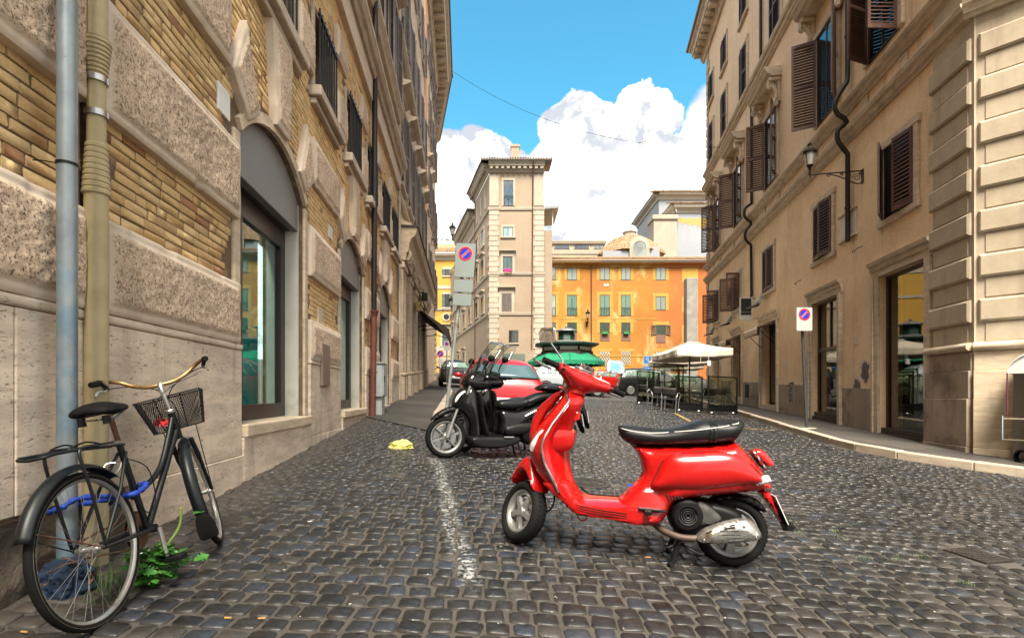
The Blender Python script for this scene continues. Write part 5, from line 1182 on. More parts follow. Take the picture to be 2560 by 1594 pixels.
# ---------------------------------------------------------------- shaping tools for vehicles
from mathutils.geometry import delaunay_2d_cdt
def closed(pts, n=5):
    """closed Catmull-Rom outline; a point given twice stays a corner"""
    m = len(pts); out = []
    for i in range(m):
        a, b, c, d = pts[i-1], pts[i], pts[(i+1) % m], pts[(i+2) % m]
        if b == c: continue
        if a == b: a = (2*b[0]-c[0], 2*b[1]-c[1])
        if c == d: d = (2*c[0]-b[0], 2*c[1]-b[1])
        for k in range(n):
            t = k/n; out.append(tuple(.5*((2*b[j]) + (-a[j]+c[j])*t + (2*a[j]-5*b[j]+4*c[j]-d[j])*t*t + (-a[j]+3*b[j]-3*c[j]+d[j])*t**3) for j in range(2)))
    return out
def inflate(outline, W, R, y0=0., two=True, step=.018, n=5, edge=0., mb=None, T=None):
    """a side outline (x,z) swelled sideways: full half-width W reached R inside the outline; two-sided about y0 or one-sided (two=+1/-1 side)"""
    B = closed(outline, n); A = np.array(B); nb = len(B)
    x0, z0 = A.min(0); x1, z1 = A.max(0)
    P, Q = A, np.roll(A, -1, 0); D = Q - P; LL = (D**2).sum(1) + 1e-12
    def dist(X):
        t = np.clip(((X[:, None, :] - P[None])*D[None]).sum(2)/LL[None], 0, 1); return np.sqrt((((X[:, None, :] - (P[None] + t[..., None]*D[None]))**2).sum(2)).min(1))
    def inside(X):
        y, x = X[:, 1][:, None], X[:, 0][:, None]; c = ((P[None, :, 1] > y) != (Q[None, :, 1] > y)) & (x < (Q[None, :, 0]-P[None, :, 0])*(y-P[None, :, 1])/(Q[None, :, 1]-P[None, :, 1]+1e-12) + P[None, :, 0]); return c.sum(1) % 2 == 1
    gx, gz_ = np.meshgrid(np.arange(x0+step/2, x1, step), np.arange(z0+step/2, z1, step)); G = np.stack([gx.ravel() + (np.indices(gx.shape)[0].ravel() % 2)*step/2, gz_.ravel()], 1)
    G = G[inside(G)]; dG = dist(G); G = G[dG > step*.45]
    vv, _, ff, *_ = delaunay_2d_cdt([Vector(p) for p in B] + [Vector(p) for p in G], [(i, (i+1) % nb) for i in range(nb)], [list(range(nb))], 1, 1e-7)
    X = np.array([tuple(v) for v in vv]); d = dist(X)
    wf = (lambda x, z: W) if not callable(W) else W
    def prof(dd): t = np.clip(dd/R, 0, 1); return edge + (1-edge)*np.sqrt(1-(1-t)**2)
    bd = d < 1e-6; ns = np.maximum(1, np.ceil(np.sqrt(LL)/.004).astype(int))
    S = np.concatenate([P[i] + D[i]*((np.arange(n_)+.5)/n_)[:, None] for i, n_ in enumerate(ns)]); ds = np.concatenate([np.full(n_, sqrt(LL[i])/n_) for i, n_ in enumerate(ns)])
    soft = np.array([(pi/2/(ds/(((S - p)**2).sum(1) + 1e-9)**2).sum())**(1/3) for p in X]); f_ = np.clip((d-.008)/.01, 0, 1)
    pr_ = prof(d*(1-f_) + soft*1.18*f_ if False else np.where(bd, 0, d*(1-f_) + np.minimum(soft*1.12, d*1.12)*f_))
    h = np.array([wf(x, z) for x, z in X]) * pr_
    mb = mb or MB(); sides = (1, -1) if two is True else (two,)
    if two is True and edge == 0:
        i1 = list(range(len(X))); vs = [(x, y0+w, z) for (x, z), w in zip(X, h)]; i2 = []
        for i, ((x, z), w) in enumerate(zip(X, h)):
            if bd[i]: i2.append(i)
            else: i2.append(len(vs)); vs.append((x, y0-w, z))
        fs = [tuple(f) for f in ff] + [tuple(i2[i] for i in f)[::-1] for f in ff]
    else:
        vs = []; fs = []
        for s in sides: o = len(vs); vs += [(x, y0+s*w, z) for (x, z), w in zip(X, h)]; fs += [tuple(i+o for i in (f if s > 0 else f[::-1])) for f in ff]
        if two is True:
            from collections import Counter
            ed = {}
            for f in ff:
                for i in range(3): e = (f[i], f[(i+1) % 3]); ed[e] = 1
            N = len(X); fs += [(b_, a, a+N, b_+N) for (a, b_) in ed if (b_, a) not in ed]
        else:
            N = len(X); vs += [(x, y0-sides[0]*.004, z) for (x, z) in X]; ed = {}
            for f in ff:
                for i in range(3): ed[(f[i], f[(i+1) % 3])] = 1
            fs += [(b_, a, a+N, b_+N) for (a, b_) in ed if (b_, a) not in ed]
    if T is not None: vs = [tuple(T @ Vector(v)) for v in vs]
    mb.add(vs, fs, True)
    mb.surf = lambda x, z: float(wf(x, z)*pr_[np.argmin(((X - np.array([x, z]))**2).sum(1))])
    return mb
def wheel(parent, M, R, w, rr_, spokes, name='wheel', m_rim=None, disc=True, blade=(.022, .016), tread=True, ov=1.0):
    """tyre, rim ring, hub and spokes about the local Z axis of M"""
    m_rim = m_rim or m_steel
    q = MB(); s = (R-rr_); pr = []
    for k in range(15):
        a = -pi*.86 + 2*pi*.86*k/14; pr.append((rr_ + s*.5 + s*.5*cos(a) + 0*s, w/2*sin(a)*ov))
    q.lathe(pr, 40, M); wh = q.build(name, m_rubber, parent, local=True, sharp=60)
    if tread:
        q = MB()
        for i in range(44):
            for sd in (-1, 1):
                a = 2*pi*(i + (.5 if sd > 0 else 0))/44; p = [M @ Vector(((R+.0008)*cos(a+da)*k, (R+.0008)*sin(a+da)*k, z)) for da, z, k in ((0, sd*w*.05, 1), (.05, sd*w*.28, .985), (.09, sd*w*.28, .985), (.04, sd*w*.05, 1))]
                q.add(p, [(0, 1, 2, 3)])
        q.build('tread_groove', m_black, wh, local=True, kind='stuff', fix=False)
    q = MB(); q.lathe([(rr_+.012, -w*.34), (rr_+.004, -w*.36), (rr_-.012, -w*.28), (rr_-.022, -w*.1), (rr_-.022, w*.1), (rr_-.012, w*.28), (rr_+.004, w*.36), (rr_+.012, w*.34)], 40, M); q.build('rim', m_rim, wh, local=True)
    q = MB(); q.lathe([(0, -w*.32), (.03, -w*.32), (.04, -w*.2), (.045, w*.2), (.03, w*.33), (0, w*.33)], 16, M); q.build('hub', m_rim, wh, local=True)
    for i in range(spokes):
        a = 2*pi*i/spokes + .3; q = MB(); d = Vector((cos(a), sin(a), 0)); t_ = Vector((-sin(a), cos(a), 0)); z = Vector((0, 0, 1)); rings = []
        for f, bw, bz, oz in ((.035, blade[0]*1.3, blade[1], w*.14), (rr_*.55, blade[0], blade[1], w*.16), (rr_-.016, blade[0]*1.4, blade[1], w*.08)):
            rings.append([M @ (d*f + t_*bw*sx + z*(oz + bz*sz)) for sx, sz in ((-1, -1), (1, -1), (.7, 1), (-.7, 1))])
        q.loft(rings, True, True, True); q.build('spoke', m_rim, wh, local=True)
    if disc:
        q = MB(); q.lathe([(rr_*.42, -w*.40), (rr_*.78, -w*.40), (rr_*.78, -w*.44), (rr_*.42, -w*.44)], 28, M); q.build('brake_disc', m_steel, wh, local=True)
    return wh
def frame_from(rear, front):
    o = ground(*rear); f = ground(*front); x = (f-o).normalized(); z = Vector((0, 0, 1)); z = (z - x*z.dot(x)).normalized(); y = z.cross(x); return axes(o, x, y, z)
MY = lambda c: Matrix.Translation(c) @ Matrix.Rotation(-pi/2, 4, 'X')      # wheel axle along +Y
def tubes(parent, name, m, pts, r, n=8, T=None, **k):
    q = MB(); P = [Vector(p) if T is None else T @ Vector(p) for p in pts]; q.tube(P, r, n); return q.build(name, m, parent, local=True, **k)

# ---------------------------------------------------------------- red scooter
m_red = mat('red_paint', (.40, .0045, .004), .25, var=.06, vs=3, coat=.4, rvar=.08, spec=.5)
m_seat = mat('black_leatherette', (.006, .0066, .008), .42, var=.25, vs=8, spec=.35, bump=.0006, bs=180)
m_lens = mat('clear_lens', (.62, .62, .62), .15, var=.1, coat=.6)
m_redlens = mat('red_lens', (.45, .012, .012), .15, coat=.8, var=.1)
m_mirror = mat('mirror_glass', (.86, .88, .9), .02, 1., var=0)
m_silver = mat('silver_alloy', (.30, .30, .29), .42, .7, var=.15, vs=9)
m_piping = mat('pale_piping', (.5, .49, .46), .6)
m_muff = mat('scuffed_chrome', (.62, .60, .57), .2, 1., var=.2, vs=9, col2=(.25, .23, .2), c2s=9, rvar=.12)
m_plate = mat('plate_white', (.62, .63, .64), .5, var=.04)
VM = frame_from((1836, 1416), (1318, 1358))
vs_ = thing('red_scooter', 'shiny red classic scooter with long black saddle parked across the cobbled street', 'scooter', M=VM)
def vpart(mb, name, m, parent=None, **k): return mb.build(name, m, parent or vs_, local=True, **k)
out_body = [(.702, .739), (.654, .728), (.389, .748), (.113, .788), (.058, .806), (-.02, .742), (-.092, .67), (-.128, .623), (-.141, .585), (-.180, .548), (-.184, .528), (-.103, .499), (.03, .476), (.267, .428), (.37, .403), (.411, .374), (.435, .309), (.487, .241), (.572, .217), (.66, .225), (.75, .25), (.78, .31), (.76, .372), (.725, .402), (.674, .466), (.633, .511), (.614, .557), (.621, .601), (.651, .68)]
def Wb(x, z):
    w = .168
    if x > .42: w = .168 - .058*min(1, (x-.42)/.14)
    if z < .47 and x > .35: w = max(w, .11 + .08*min(1, max(0, (.52-z)/.24)))
    if x < .05: w = .168 - .055*min(1, (.05-x)/.2)
    return w
vpart(inflate(out_body, Wb, .075), 'rear_body', m_red)
cowl = [(.555, .475), (.535, .56), (.50, .65), (.45, .705), (.3, .732), (.13, .752), (.05, .735), (-.03, .675), (-.09, .612), (-.112, .583), (-.05, .553), (.1, .518), (.247, .488), (.42, .474)]
for s in (1, -1): vpart(inflate(cowl, lambda x, z: .082, .15, s*.132, s), 'side_cowl', m_red)
out_floor = [(1.26, .455), (1.215, .395), (1.127, .33), (1.04, .262), (.942, .243), (.79, .238), (.68, .225), (.6, .225), (.52, .28), (.52, .34), (.60, .372), (.725, .372), (.87, .367), (.974, .368), (1.03, .41), (1.062, .47), (1.16, .50)]
fl = vpart(inflate(out_floor, lambda x, z: .19, .04), 'floorboard', m_red)
q = inflate([(1.005, .412), (.95, .377), (.86, .3745), (.735, .379), (.735, .384), (.86, .381), (.945, .384), (1.0, .42)], lambda x, z: .085, .004); vpart(q, 'floor_mat', m_black)
for dz in (.30, .315, .33): 
    for s in (1,): tubes(fl, 'floor_rail', m_rubber, [(1.06, s*.185, dz+.02), (.98, s*.192, dz), (.85, s*.193, dz-.012), (.70, s*.192, dz-.018)], .0022, 6)
m_seam = mat('panel_gap', (.02, .004, .004), .8)
def seam(pts, y, par, s=1): tubes(par, 'panel_seam', m_seam, [(x, s*y(x, z), z) for x, z in pts], .0016, 5)
for s in (1, -1):
    tubes(vs_, 'panel_seam', m_seam, [(x, s*.1345, z) for x, z in closed(cowl, 3)] , .0032, 5)
# leg shield: front skin, edge, rider's side
SEC = [(1.06, 1.135, 1.125, .045, 1.06), (1.04, 1.155, 1.128, .075, 1.035), (1.0, 1.178, 1.112, .125, 1.014), (.964, 1.203, 1.126, .160, 1.026), (.9, 1.25, 1.165, .188, 1.047), (.84, 1.292, 1.204, .203, 1.07), (.757, 1.348, 1.245, .213, 1.10), (.677, 1.368, 1.257, .215, 1.10), (.589, 1.352, 1.236, .213, 1.088), (.519, 1.318, 1.196, .210, 1.071), (.46, 1.277, 1.16, .205, 1.05), (.41, 1.228, 1.135, .2, 1.02), (.37, 1.18, 1.10, .195, .985)]
rings = []
for z, xf, xe, w, xb in SEC:
    r = []
    for k in range(11):
        a = -1 + 2*k/10; r.append((xe + (xf-xe)*(1-abs(a)**2.2), -a*w, z))
    for k in range(11):
        a = -1 + 2*k/10; b_ = abs(a); bx = xe - .016 if b_ > .93 else xb + (xe-.022-xb)*min(1, b_/.9)**1.6
        r.append((bx, a*w*(.985 if b_ > .99 else .95 if b_ > .93 else .93), z))
    rings.append(r)
sh = MB(); sh.loft(rings, True, True, True); shield = vpart(sh, 'leg_shield', m_red, sharp=55)
for s in (1, -1):
    tp = [(1.13, s*.03, 1.062), (1.128, s*.09, 1.035), (1.113, s*.135, .998)] + [(xe, s*(w+.003), z) for z, xf, xe, w, xb in SEC[3:12]]
    tubes(shield, 'edge_trim', m_chrome, spline(tp, 4), .0085, 8)
    q = inflate([(1.348, .655), (1.345, .70), (1.287, .785), (1.258, .788), (1.288, .69), (1.325, .65)], lambda x, z: .012, .02, 0, 1); 
    q.v = [(x + .0, s*(.108 + (1.365 - x)*.62 + y), z) for x, y, z in q.v]; vpart(q, 'front_indicator', m_lens)
q = MB(); gb = [[(1.135-dx*.2, -.125, .79), (1.08-dx, -.12, .785), (1.08-dx, .12, .785), (1.135-dx*.2, .125, .79)] for dx in (0,)]
q.loft([[(x, y*sy_, z) for x, y in ((1.20, -.15), (xb, -.12), (xb-.012, 0), (xb, .12), (1.20, .15))] for z, xb, sy_ in ((.80, 1.085, 1), (.785, 1.068, 1.02), (.72, 1.066, 1), (.675, 1.088, .96), (.655, 1.14, .9))], True, True, True); vpart(q, 'glove_box', m_red, sharp=50)
q = MB(); q.loft([[(x, y, z) for x, y in ((1.15, -.06), (xb, -.055), (xb, .055), (1.15, .06))] for z, xb in ((.925, 1.06), (.915, 1.035), (.875, 1.036), (.86, 1.07))], True, True, False); lk = vpart(q, 'lock_cover', m_red, bev=.008)
q = MB(); q.lathe([(0, 0), (.014, 0), (.016, -.004)], 12, Matrix.Translation((1.033, .03, .895)) @ Matrix.Rotation(-pi/2, 4, 'Y')); vpart(q, 'ignition_lock', m_black, lk)
for dz in (0, .018, .036): tubes(shield, 'shield_slot', m_black, [(1.185+dz*.55, .19, .52-.0*dz), (1.135+dz*.55, .165, .43)], .004, 6)
# seat
out_seat = [(.783, .835), (.765, .856), (.642, .857), (.517, .852), (.388, .884), (.284, .927), (.178, .936), (.038, .938), (.004, .926), (.012, .87), (.053, .806), (.113, .785), (.229, .765), (.389, .745), (.602, .727), (.704, .737), (.765, .776)]
Ws = lambda x, z: .135 if x < .3 else .135 - .04*min(1, (x-.3)/.4)
sq = inflate(out_seat, Ws, .075); surf = sq.surf; seat = vpart(sq, 'seat', m_seat)
for s in (1, -1): tubes(seat, 'piping', m_piping, [(x, s*(surf(x, z)+.002), z) for x, z in spline([(.776, .838), (.682, .823), (.539, .824), (.33, .858), (.221, .880), (.127, .901), (.02, .932)], 5)], .0035, 6)
for dx in (-.012, .012):
    pa = [(.205+dx, s*(surf(.205, z)+.003), z) for s, zs in ((1, np.linspace(.775, .932, 12)), (-1, np.linspace(.932, .775, 12))) for z in zs]
    q = MB(); q.tube(pa, .011, 6, flat=.35); vpart(q, 'grab_strap', m_seat, seat)
# steering: everything turned about the column
P0 = Vector((1.08, 0, 1.043)); UX = Vector((-.34, 0, .94)).normalized(); ST = Matrix.Translation(P0) @ Matrix.Rotation(rad(-50), 4, UX) @ Matrix.Translation(-P0)
def st(mb): mb.v = [tuple(ST @ Vector(v)) for v in mb.v]; return mb
q = MB(); rings = []
for y, rx, rz, cx_, cz_ in ((-.245, .03, .031, -.055, .02), (-.21, .036, .036, -.05, .02), (-.15, .045, .042, -.03, .015), (-.09, .068, .058, -.01, .005), (-.04, .092, .078, .0, .0), (0, .098, .082, .002, 0), (.04, .092, .078, 0, 0), (.09, .068, .058, -.01, .005), (.15, .045, .042, -.03, .015), (.21, .036, .036, -.05, .02), (.245, .03, .031, -.055, .02)):
    rings.append([(1.06 + cx_ + rx*cos(2*pi*k/16), y, 1.125 + cz_ + rz*sin(2*pi*k/16)) for k in range(16)])
q.loft(rings, True, True, True); head = vpart(st(q), 'headset', m_red, sub=1)
q = MB(); rings = []
for f, rx, ry in ((0, .085, .085), (.35, .078, .075), (.7, .072, .07), (1., .074, .078)):
    c = Vector((1.062, 0, 1.12)).lerp(Vector((1.098, 0, 1.02)), f); rings.append([(c.x + rx*cos(2*pi*k/16), ry*sin(2*pi*k/16), c.z - .2*rx*cos(2*pi*k/16)) for k in range(16)])
q.loft(rings, True, True, True); vpart(st(q), 'neck', m_red, head)
for s in (1, -1):
    g = [(1.005 - .0*k, s*y, 1.146) for k, y in enumerate((.245, .25, .26, .355, .36))]
    gr = tubes(vs_, 'grip', m_rubber, g, [.02, .024, .0185, .0185, .021], 14, ST)
    for k in range(6): q = MB(); q.lathe([(.0187, -.003), (.0205, -.003), (.0205, .003), (.0187, .003)], 12, ST @ Matrix.Translation((1.005, s*(.272+.014*k), 1.146)) @ Matrix.Rotation(pi/2, 4, 'X')); vpart(q, 'grip_rib', m_rubber, gr)
    tubes(vs_, 'brake_lever', m_steel, spline([(1.045, s*.22, 1.135), (1.07, s*.25, 1.135), (1.078, s*.31, 1.14), (1.068, s*.375, 1.142), (1.062, s*.395, 1.142)], 4), [.009]*12 + [.008]*4 + [.011], 8, ST)
    for dz, dx in ((.012, -.028), (-.012, -.03), (-.03, -.012)): q = MB(); q.sphere((1.022+dx-.012, s*.215, 1.145+dz), .0125, 8, 6, (.6, 1.3, .8)); vpart(st(q), 'switch', m_black, head)
    tubes(vs_, 'mirror_stem', m_chrome, spline([(1.055, s*.17, 1.16), (1.06, s*.175, 1.215), (1.075, s*.20, 1.245), (1.085, s*.29, 1.31)], 4), .006, 8, ST)
    c = Vector((1.088, s*.315, 1.345)); cm_ = ST @ c; nn_ = ((VM.inverted() @ Vector((0, 0, EYE)) - cm_).normalized() + (VM.to_3x3().inverted() @ (Vector((-.75, -.6, .14)) if s > 0 else Vector((.30, -.6, .55)))).normalized()).normalized(); sd_ = Vector((0, 0, 1)).cross(-nn_).normalized(); Mm = axes(cm_, -nn_, sd_, (-nn_).cross(sd_))
    q = inflate([(-.062, -.04), (-.05, .042), (0, .047), (.05, .042), (.062, -.04), (0, -.047)], lambda x, z: .016, .03, 0, 1, step=.012); q.v = [tuple(Mm @ Vector((y, x, z))) for x, y, z in q.v]; mi = vpart(q, 'mirror', m_black)
    q = inflate([(-.056, -.036), (-.045, .037), (0, .042), (.045, .037), (.056, -.036), (0, -.042)], lambda x, z: .0015, .01, 0, 1, step=.012); q.v = [tuple(Mm @ Vector((-.006-y, x, z))) for x, y, z in q.v]; vpart(q, 'mirror_glass', m_mirror, mi)
    q = MB(); q.tube([Mm @ Vector((-.004, x, z)) for x, z in closed([(-.06, -.038), (-.048, .040), (0, .045), (.048, .040), (.06, -.038), (0, -.045)], 5)], .004, 6, loop=True); vpart(q, 'mirror_rim', m_chrome, mi)
Ms = ST @ Matrix.Translation((1.035, 0, 1.205)) @ Matrix.Rotation(rad(-24), 4, 'Y') @ Matrix.Diagonal((.78, 1.15, 1, 1))
q = MB(); q.lathe([(.062, -.02), (.064, .004), (.058, .008)], 28, Ms); sp = vpart(q, 'instrument_ring', m_chrome)
q = MB(); q.lathe([(.0, .003), (.057, .003)], 28, Ms); vpart(q, 'dial', mat('dial_dark', (.05, .055, .05), .3, var=.3, vs=30), sp)
for s in (-1, 1): q = MB(); T = ST @ Matrix.Translation((1.015, s*.032, 1.216)) @ Matrix.Rotation(rad(-30), 4, 'Y'); q.lathe([(.026, -.01), (.028, .016), (.024, .018)], 18, T); vpart(q, 'dial_hood', m_chrome, sp)
Mh = ST @ Matrix.Translation((1.145, 0, 1.115)) @ Matrix.Rotation(pi/2-.05, 4, 'Y')
q = MB(); q.lathe([(.062, -.05), (.07, 0), (.066, .012), (.060, .012)], 24, Mh); hl = vpart(q, 'headlight', m_chrome)
q = MB(); q.lathe([(.06, .008), (.045, .02), (.0, .026)], 24, Mh); vpart(q, 'lens', m_lens, hl)
# front wheel, fork and fender
WC = Vector((1.385, 0, .215)); wheel(vs_, ST @ MY(WC), .213, .112, .135, 5, 'front_wheel', m_silver, True, (.02, .014))
tubes(vs_, 'fork_arm', m_black, [(1.30, -.075, .46), (1.36, -.085, .30), (1.385, -.075, .215)], .02, 8, ST)
q = inflate([(1.225, .37), (1.25, .46), (1.30, .55), (1.36, .60), (1.42, .585), (1.475, .53), (1.53, .45), (1.545, .40), (1.52, .395), (1.47, .44), (1.42, .47), (1.36, .455), (1.30, .40), (1.255, .35)], lambda x, z: .088, .05, step=.015); vpart(st(q), 'front_fender', m_red)
tubes(vs_, 'brake_hose', m_black, spline([(1.21, .06, .45), (1.17, .09, .36), (1.185, .11, .28), (1.25, .07, .24), (1.32, .03, .26)], 5), .006, 6)
q = inflate([(1.372, .72), (1.345, .9), (1.24, 1.02), (1.17, 1.06), (1.165, 1.03), (1.27, .88), (1.33, .72)], lambda x, z: .035, .03, step=.015); vpart(q, 'horn_cover', m_red)
# rear wheel, engine, exhaust, tail
wheel(vs_, MY((.035, -.01, .225)), .222, .122, .148, 5, 'rear_wheel', m_silver, False, (.03, .016))
eng = inflate([(.44, .40), (.25, .43), (.05, .40), (-.02, .34), (.0, .22), (.1, .19), (.25, .17), (.36, .18), (.43, .26)], lambda x, z: .115, .05); eng = vpart(eng, 'engine_case', m_black)
Mf = Matrix.Translation((.325, .112, .325)) @ Matrix.Rotation(-pi/2, 4, 'X')
q = MB(); q.lathe([(.098, -.02), (.098, .02), (.085, .034), (.06, .036)], 28, Mf); fan = vpart(q, 'fan_cover', m_black, eng)
for r_ in (.052, .038, .024, .01): q = MB(); q.lathe([(r_, .022), (r_+.006, .030), (r_+.009, .022)], 24, Mf); vpart(q, 'fan_ring', mat('dark_grey_plastic', (.03, .03, .03), .5), eng)
q = inflate([(.275, .40), (.22, .405), (.12, .33), (.16, .28), (.28, .27)], lambda x, z: .03, .03, .11, 1); vpart(q, 'belt_cover', mat('cast_grey', (.06, .058, .055), .55, .3, var=.3, vs=8), eng)
mo = [(.285, .192), (.235, .258), (.128, .313), (.029, .345), (-.03, .343), (-.08, .304), (-.108, .25), (-.085, .222), (.03, .192), (.154, .172), (.232, .168)]
q = inflate(mo, lambda x, z: .045, .05, .15); mu = vpart(q, 'muffler', mat('grey_steel', (.20, .19, .18), .45, .7, var=.3, vs=8))
q = inflate([(.262, .195), (.215, .248), (.12, .292), (.03, .322), (-.02, .318), (-.062, .29), (-.085, .25), (-.07, .232), (.03, .207), (.15, .187), (.222, .182)], lambda x, z: .018, .03, .19, 1); sfm = q.surf; hs = vpart(q, 'heat_shield', m_muff, mu)
for k, (xa, xb, z) in enumerate(((.06, .12, .295), (.04, .145, .275), (.025, .13, .255), (.015, .115, .236), (.01, .09, .220))):
    tubes(mu, 'louvre_slot', m_black, [(xa, .209, z+.006), (xb, .209, z-.008)], .0052, 6)
for x, z in ((.01, .306), (.235, .2), (-.066, .248)): q = MB(); q.lathe([(0, .006), (.007, .006), (.009, 0)], 10, Matrix.Translation((x, .205, z)) @ Matrix.Rotation(-pi/2, 4, 'X')); vpart(q, 'bolt', m_steel, mu)
tubes(vs_, 'exhaust_pipe', mat('rusty_pipe', (.10, .07, .055), .6, .5, var=.4, vs=12), spline([(.52, .05, .24), (.47, .09, .21), (.38, .14, .19), (.3, .15, .19), (.24, .15, .2)], 4), .022, 10)
stn = tubes(vs_, 'centre_stand', m_black, [(.355, .10, .19), (.40, .12, .02), (.418, .135, .0)], [.02, .018, .022], 8)
tubes(vs_, 'stand_leg', m_black, [(.355, -.10, .19), (.40, -.12, .02), (.418, -.135, .0)], .018, 8); tubes(vs_, 'stand_tongue', m_black, spline([(.36, .1, .14), (.30, .13, .12), (.25, .14, .10), (.22, .14, .10)], 4), .009, 6)
tubes(stn, 'stand_brace', m_black, [(.39, .115, .06), (.43, .12, .11), (.38, .1, .13)], .010, 6)
q = inflate([(.17, .44), (.02, .475), (-.10, .45), (-.165, .385), (-.15, .365), (-.08, .40), (.03, .435), (.15, .41)], lambda x, z: .062, .02, step=.014); vpart(q, 'inner_mudguard', m_black)
q = inflate([(-.10, .50), (-.175, .505), (-.215, .42), (-.262, .325), (-.245, .315), (-.17, .42)], lambda x, z: .06, .02, step=.014); vpart(q, 'plate_bracket', m_red)
q = inflate([(-.181, .475), (-.235, .40), (-.28, .35), (-.345, .297), (-.34, .287), (-.28, .262), (-.262, .30), (-.245, .345), (-.20, .42)], lambda x, z: .075, .012, step=.014); vpart(q, 'mudflap', m_black)
q = MB(); q.hexa([(x, y, z) for z_, x_ in ((.32, -.275), (.485, -.192)) for x, y, z in ((x_-.004, -.085, z_), (x_-.004, .085, z_), (x_+.001, .085, z_), (x_+.001, -.085, z_))]); vpart(q, 'number_plate', m_plate)
q = inflate([(-.042, .755), (-.10, .765), (-.135, .752), (-.192, .685), (-.188, .665), (-.155, .652), (-.10, .69)], lambda x, z: .055, .025, step=.012); tl = vpart(q, 'tail_light', m_redlens)
q = inflate([(-.035, .75), (-.07, .757), (-.148, .655), (-.13, .632)], lambda x, z: .062, .02, step=.012); vpart(q, 'lamp_housing', m_steel, tl)
for s in (1, -1): q = inflate([(-.055, .553), (-.085, .607), (-.118, .622), (-.138, .60), (-.137, .578)], lambda x, z: .014, .02, s*.148, s, step=.01); vpart(q, 'rear_indicator', m_lens)
q = MB(); q.box(.46, .635, .165, .205, .345, .358); vpart(q, 'footrest', m_black, bev=.004); q = MB(); q.box(.555, .60, .205, .235, .322, .352); vpart(q, 'footrest_peg', m_black, bev=.006)
for k in range(5): tubes(vs_, 'vent_slot', m_black, [(.475-.022*k, .187, .455-.002*k), (.45-.02*k, .188, .415+.006*k)], [.006, .005], 6)
q = MB(); q.tube([Vector((.98 + .03*cos(a), .06, .235 + .024*sin(a))) for a in np.linspace(pi, 2*pi, 10)], .005, 6); vpart(q, 'hook', m_red)
q = MB(); q.box(.675, .70, .126, .132, .475, .49); vpart(q, 'blue_sticker', mat('blue_sticker', (.03, .06, .45), .5))
# ---------------------------------------------------------------- black scooters
m_blk = mat('black_paint', (.003, .003, .0035), .2, var=0, coat=.4)
m_blk2 = mat('satin_black', (.006, .006, .0065), .45, spec=.3, var=.15, vs=8)
m_screen = glass('windscreen', (.86, .88, .87), .02, .05)
SM = frame_from((1388, 1140), (1112, 1144))
sc_ = thing('black_scooter', 'black scooter with clear windscreen parked just behind the red scooter', 'scooter', M=SM, group='black scooters parked side by side')
def spt(mb, name, m, parent=None, **k): return mb.build(name, m, parent or sc_, local=True, **k)
wheel(sc_, MY((1.585, 0, .268)), .268, .095, .195, 6, 'front_wheel', m_silver, True, (.012, .012))
wheel(sc_, MY((.04, 0, .268)), .268, .12, .19, 5, 'rear_wheel', m_silver, False, (.016, .014))
for s in (1, -1): tubes(sc_, 'fork_leg', m_silver, [(1.585, s*.075, .268), (1.535, s*.075, .42), (1.53, s*.07, .43), (1.44, s*.065, .68)], [.03, .026, .018, .018], 10)
spt(inflate([(1.79, .50), (1.70, .585), (1.60, .64), (1.50, .665), (1.43, .66), (1.44, .60), (1.54, .575), (1.66, .52), (1.77, .475)], lambda x, z: .07, .04), 'front_fender', m_blk2)
spt(inflate([(1.52, .70), (1.475, .822), (1.386, .915), (1.297, .955), (1.218, .895), (1.185, .80), (1.16, .6), (1.125, .33), (1.14, .18), (1.272, .165), (1.31, .449), (1.40, .569), (1.49, .63)], lambda x, z: .20 - .05*max(0, x-1.3)/.2, .14), 'leg_shield', m_blk)
spt(inflate([(1.23, .87), (1.14, .83), (1.09, .55), (1.02, .31), (1.10, .29), (1.17, .55), (1.215, .75)], lambda x, z: .17, .05), 'inner_panel', m_blk2)
spt(inflate([(1.30, .29), (1.02, .30), (.80, .30), (.62, .30), (.60, .20), (.80, .13), (1.05, .12), (1.27, .15)], lambda x, z: .2, .05), 'floorboard', m_blk2)
q = MB(); q.box(.84, 1.10, -.13, .13, .3005, .308); spt(q, 'floor_mat', m_black)
spt(inflate([(.90, .64), (.905, .45), (.90, .31), (.72, .30), (.60, .38), (.42, .50), (.15, .63), (-.1, .74), (-.28, .80), (-.34, .83), (-.30, .88), (-.1, .87), (.05, .85), (.34, .735), (.62, .64)], lambda x, z: .175 - .05*max(0, -x)/.3, .09), 'rear_body', m_blk)
spt(inflate([(.82, .42), (.60, .47), (.40, .46), (.52, .33), (.75, .30), (.84, .34)], lambda x, z: .05, .07, .16, 1), 'side_panel', m_blk2); spt(inflate([(.82, .42), (.60, .47), (.40, .46), (.52, .33), (.75, .30), (.84, .34)], lambda x, z: .05, .07, -.16, -1), 'side_panel', m_blk2)
for s in (1, -1):
    tubes(sc_, 'body_trim', m_steel, spline([(.55, s*.172, .56), (.35, s*.182, .66), (.15, s*.178, .735), (.0, s*.165, .765)], 4), .008, 6)
    q = inflate([(.18, .80), (.05, .845), (-.08, .85), (-.02, .80), (.08, .77)], lambda x, z: .03, .03, s*.135, s); spt(q, 'rear_indicator', m_lens)
spt(inflate([(.913, .655), (.92, .70), (.889, .756), (.754, .778), (.547, .79), (.338, .873), (.063, .902), (-.15, .905), (-.2, .88), (.027, .845), (.343, .735), (.621, .640), (.80, .632)], lambda x, z: .15 if x < .5 else .12, .07), 'seat', m_seat)
tb = spt(inflate([(.30, .905), (.305, .96), (.25, .995), (.15, 1.005), (.03, .99), (-.02, .95), (-.02, .905)], lambda x, z: .17, .08), 'top_box', m_blk2)
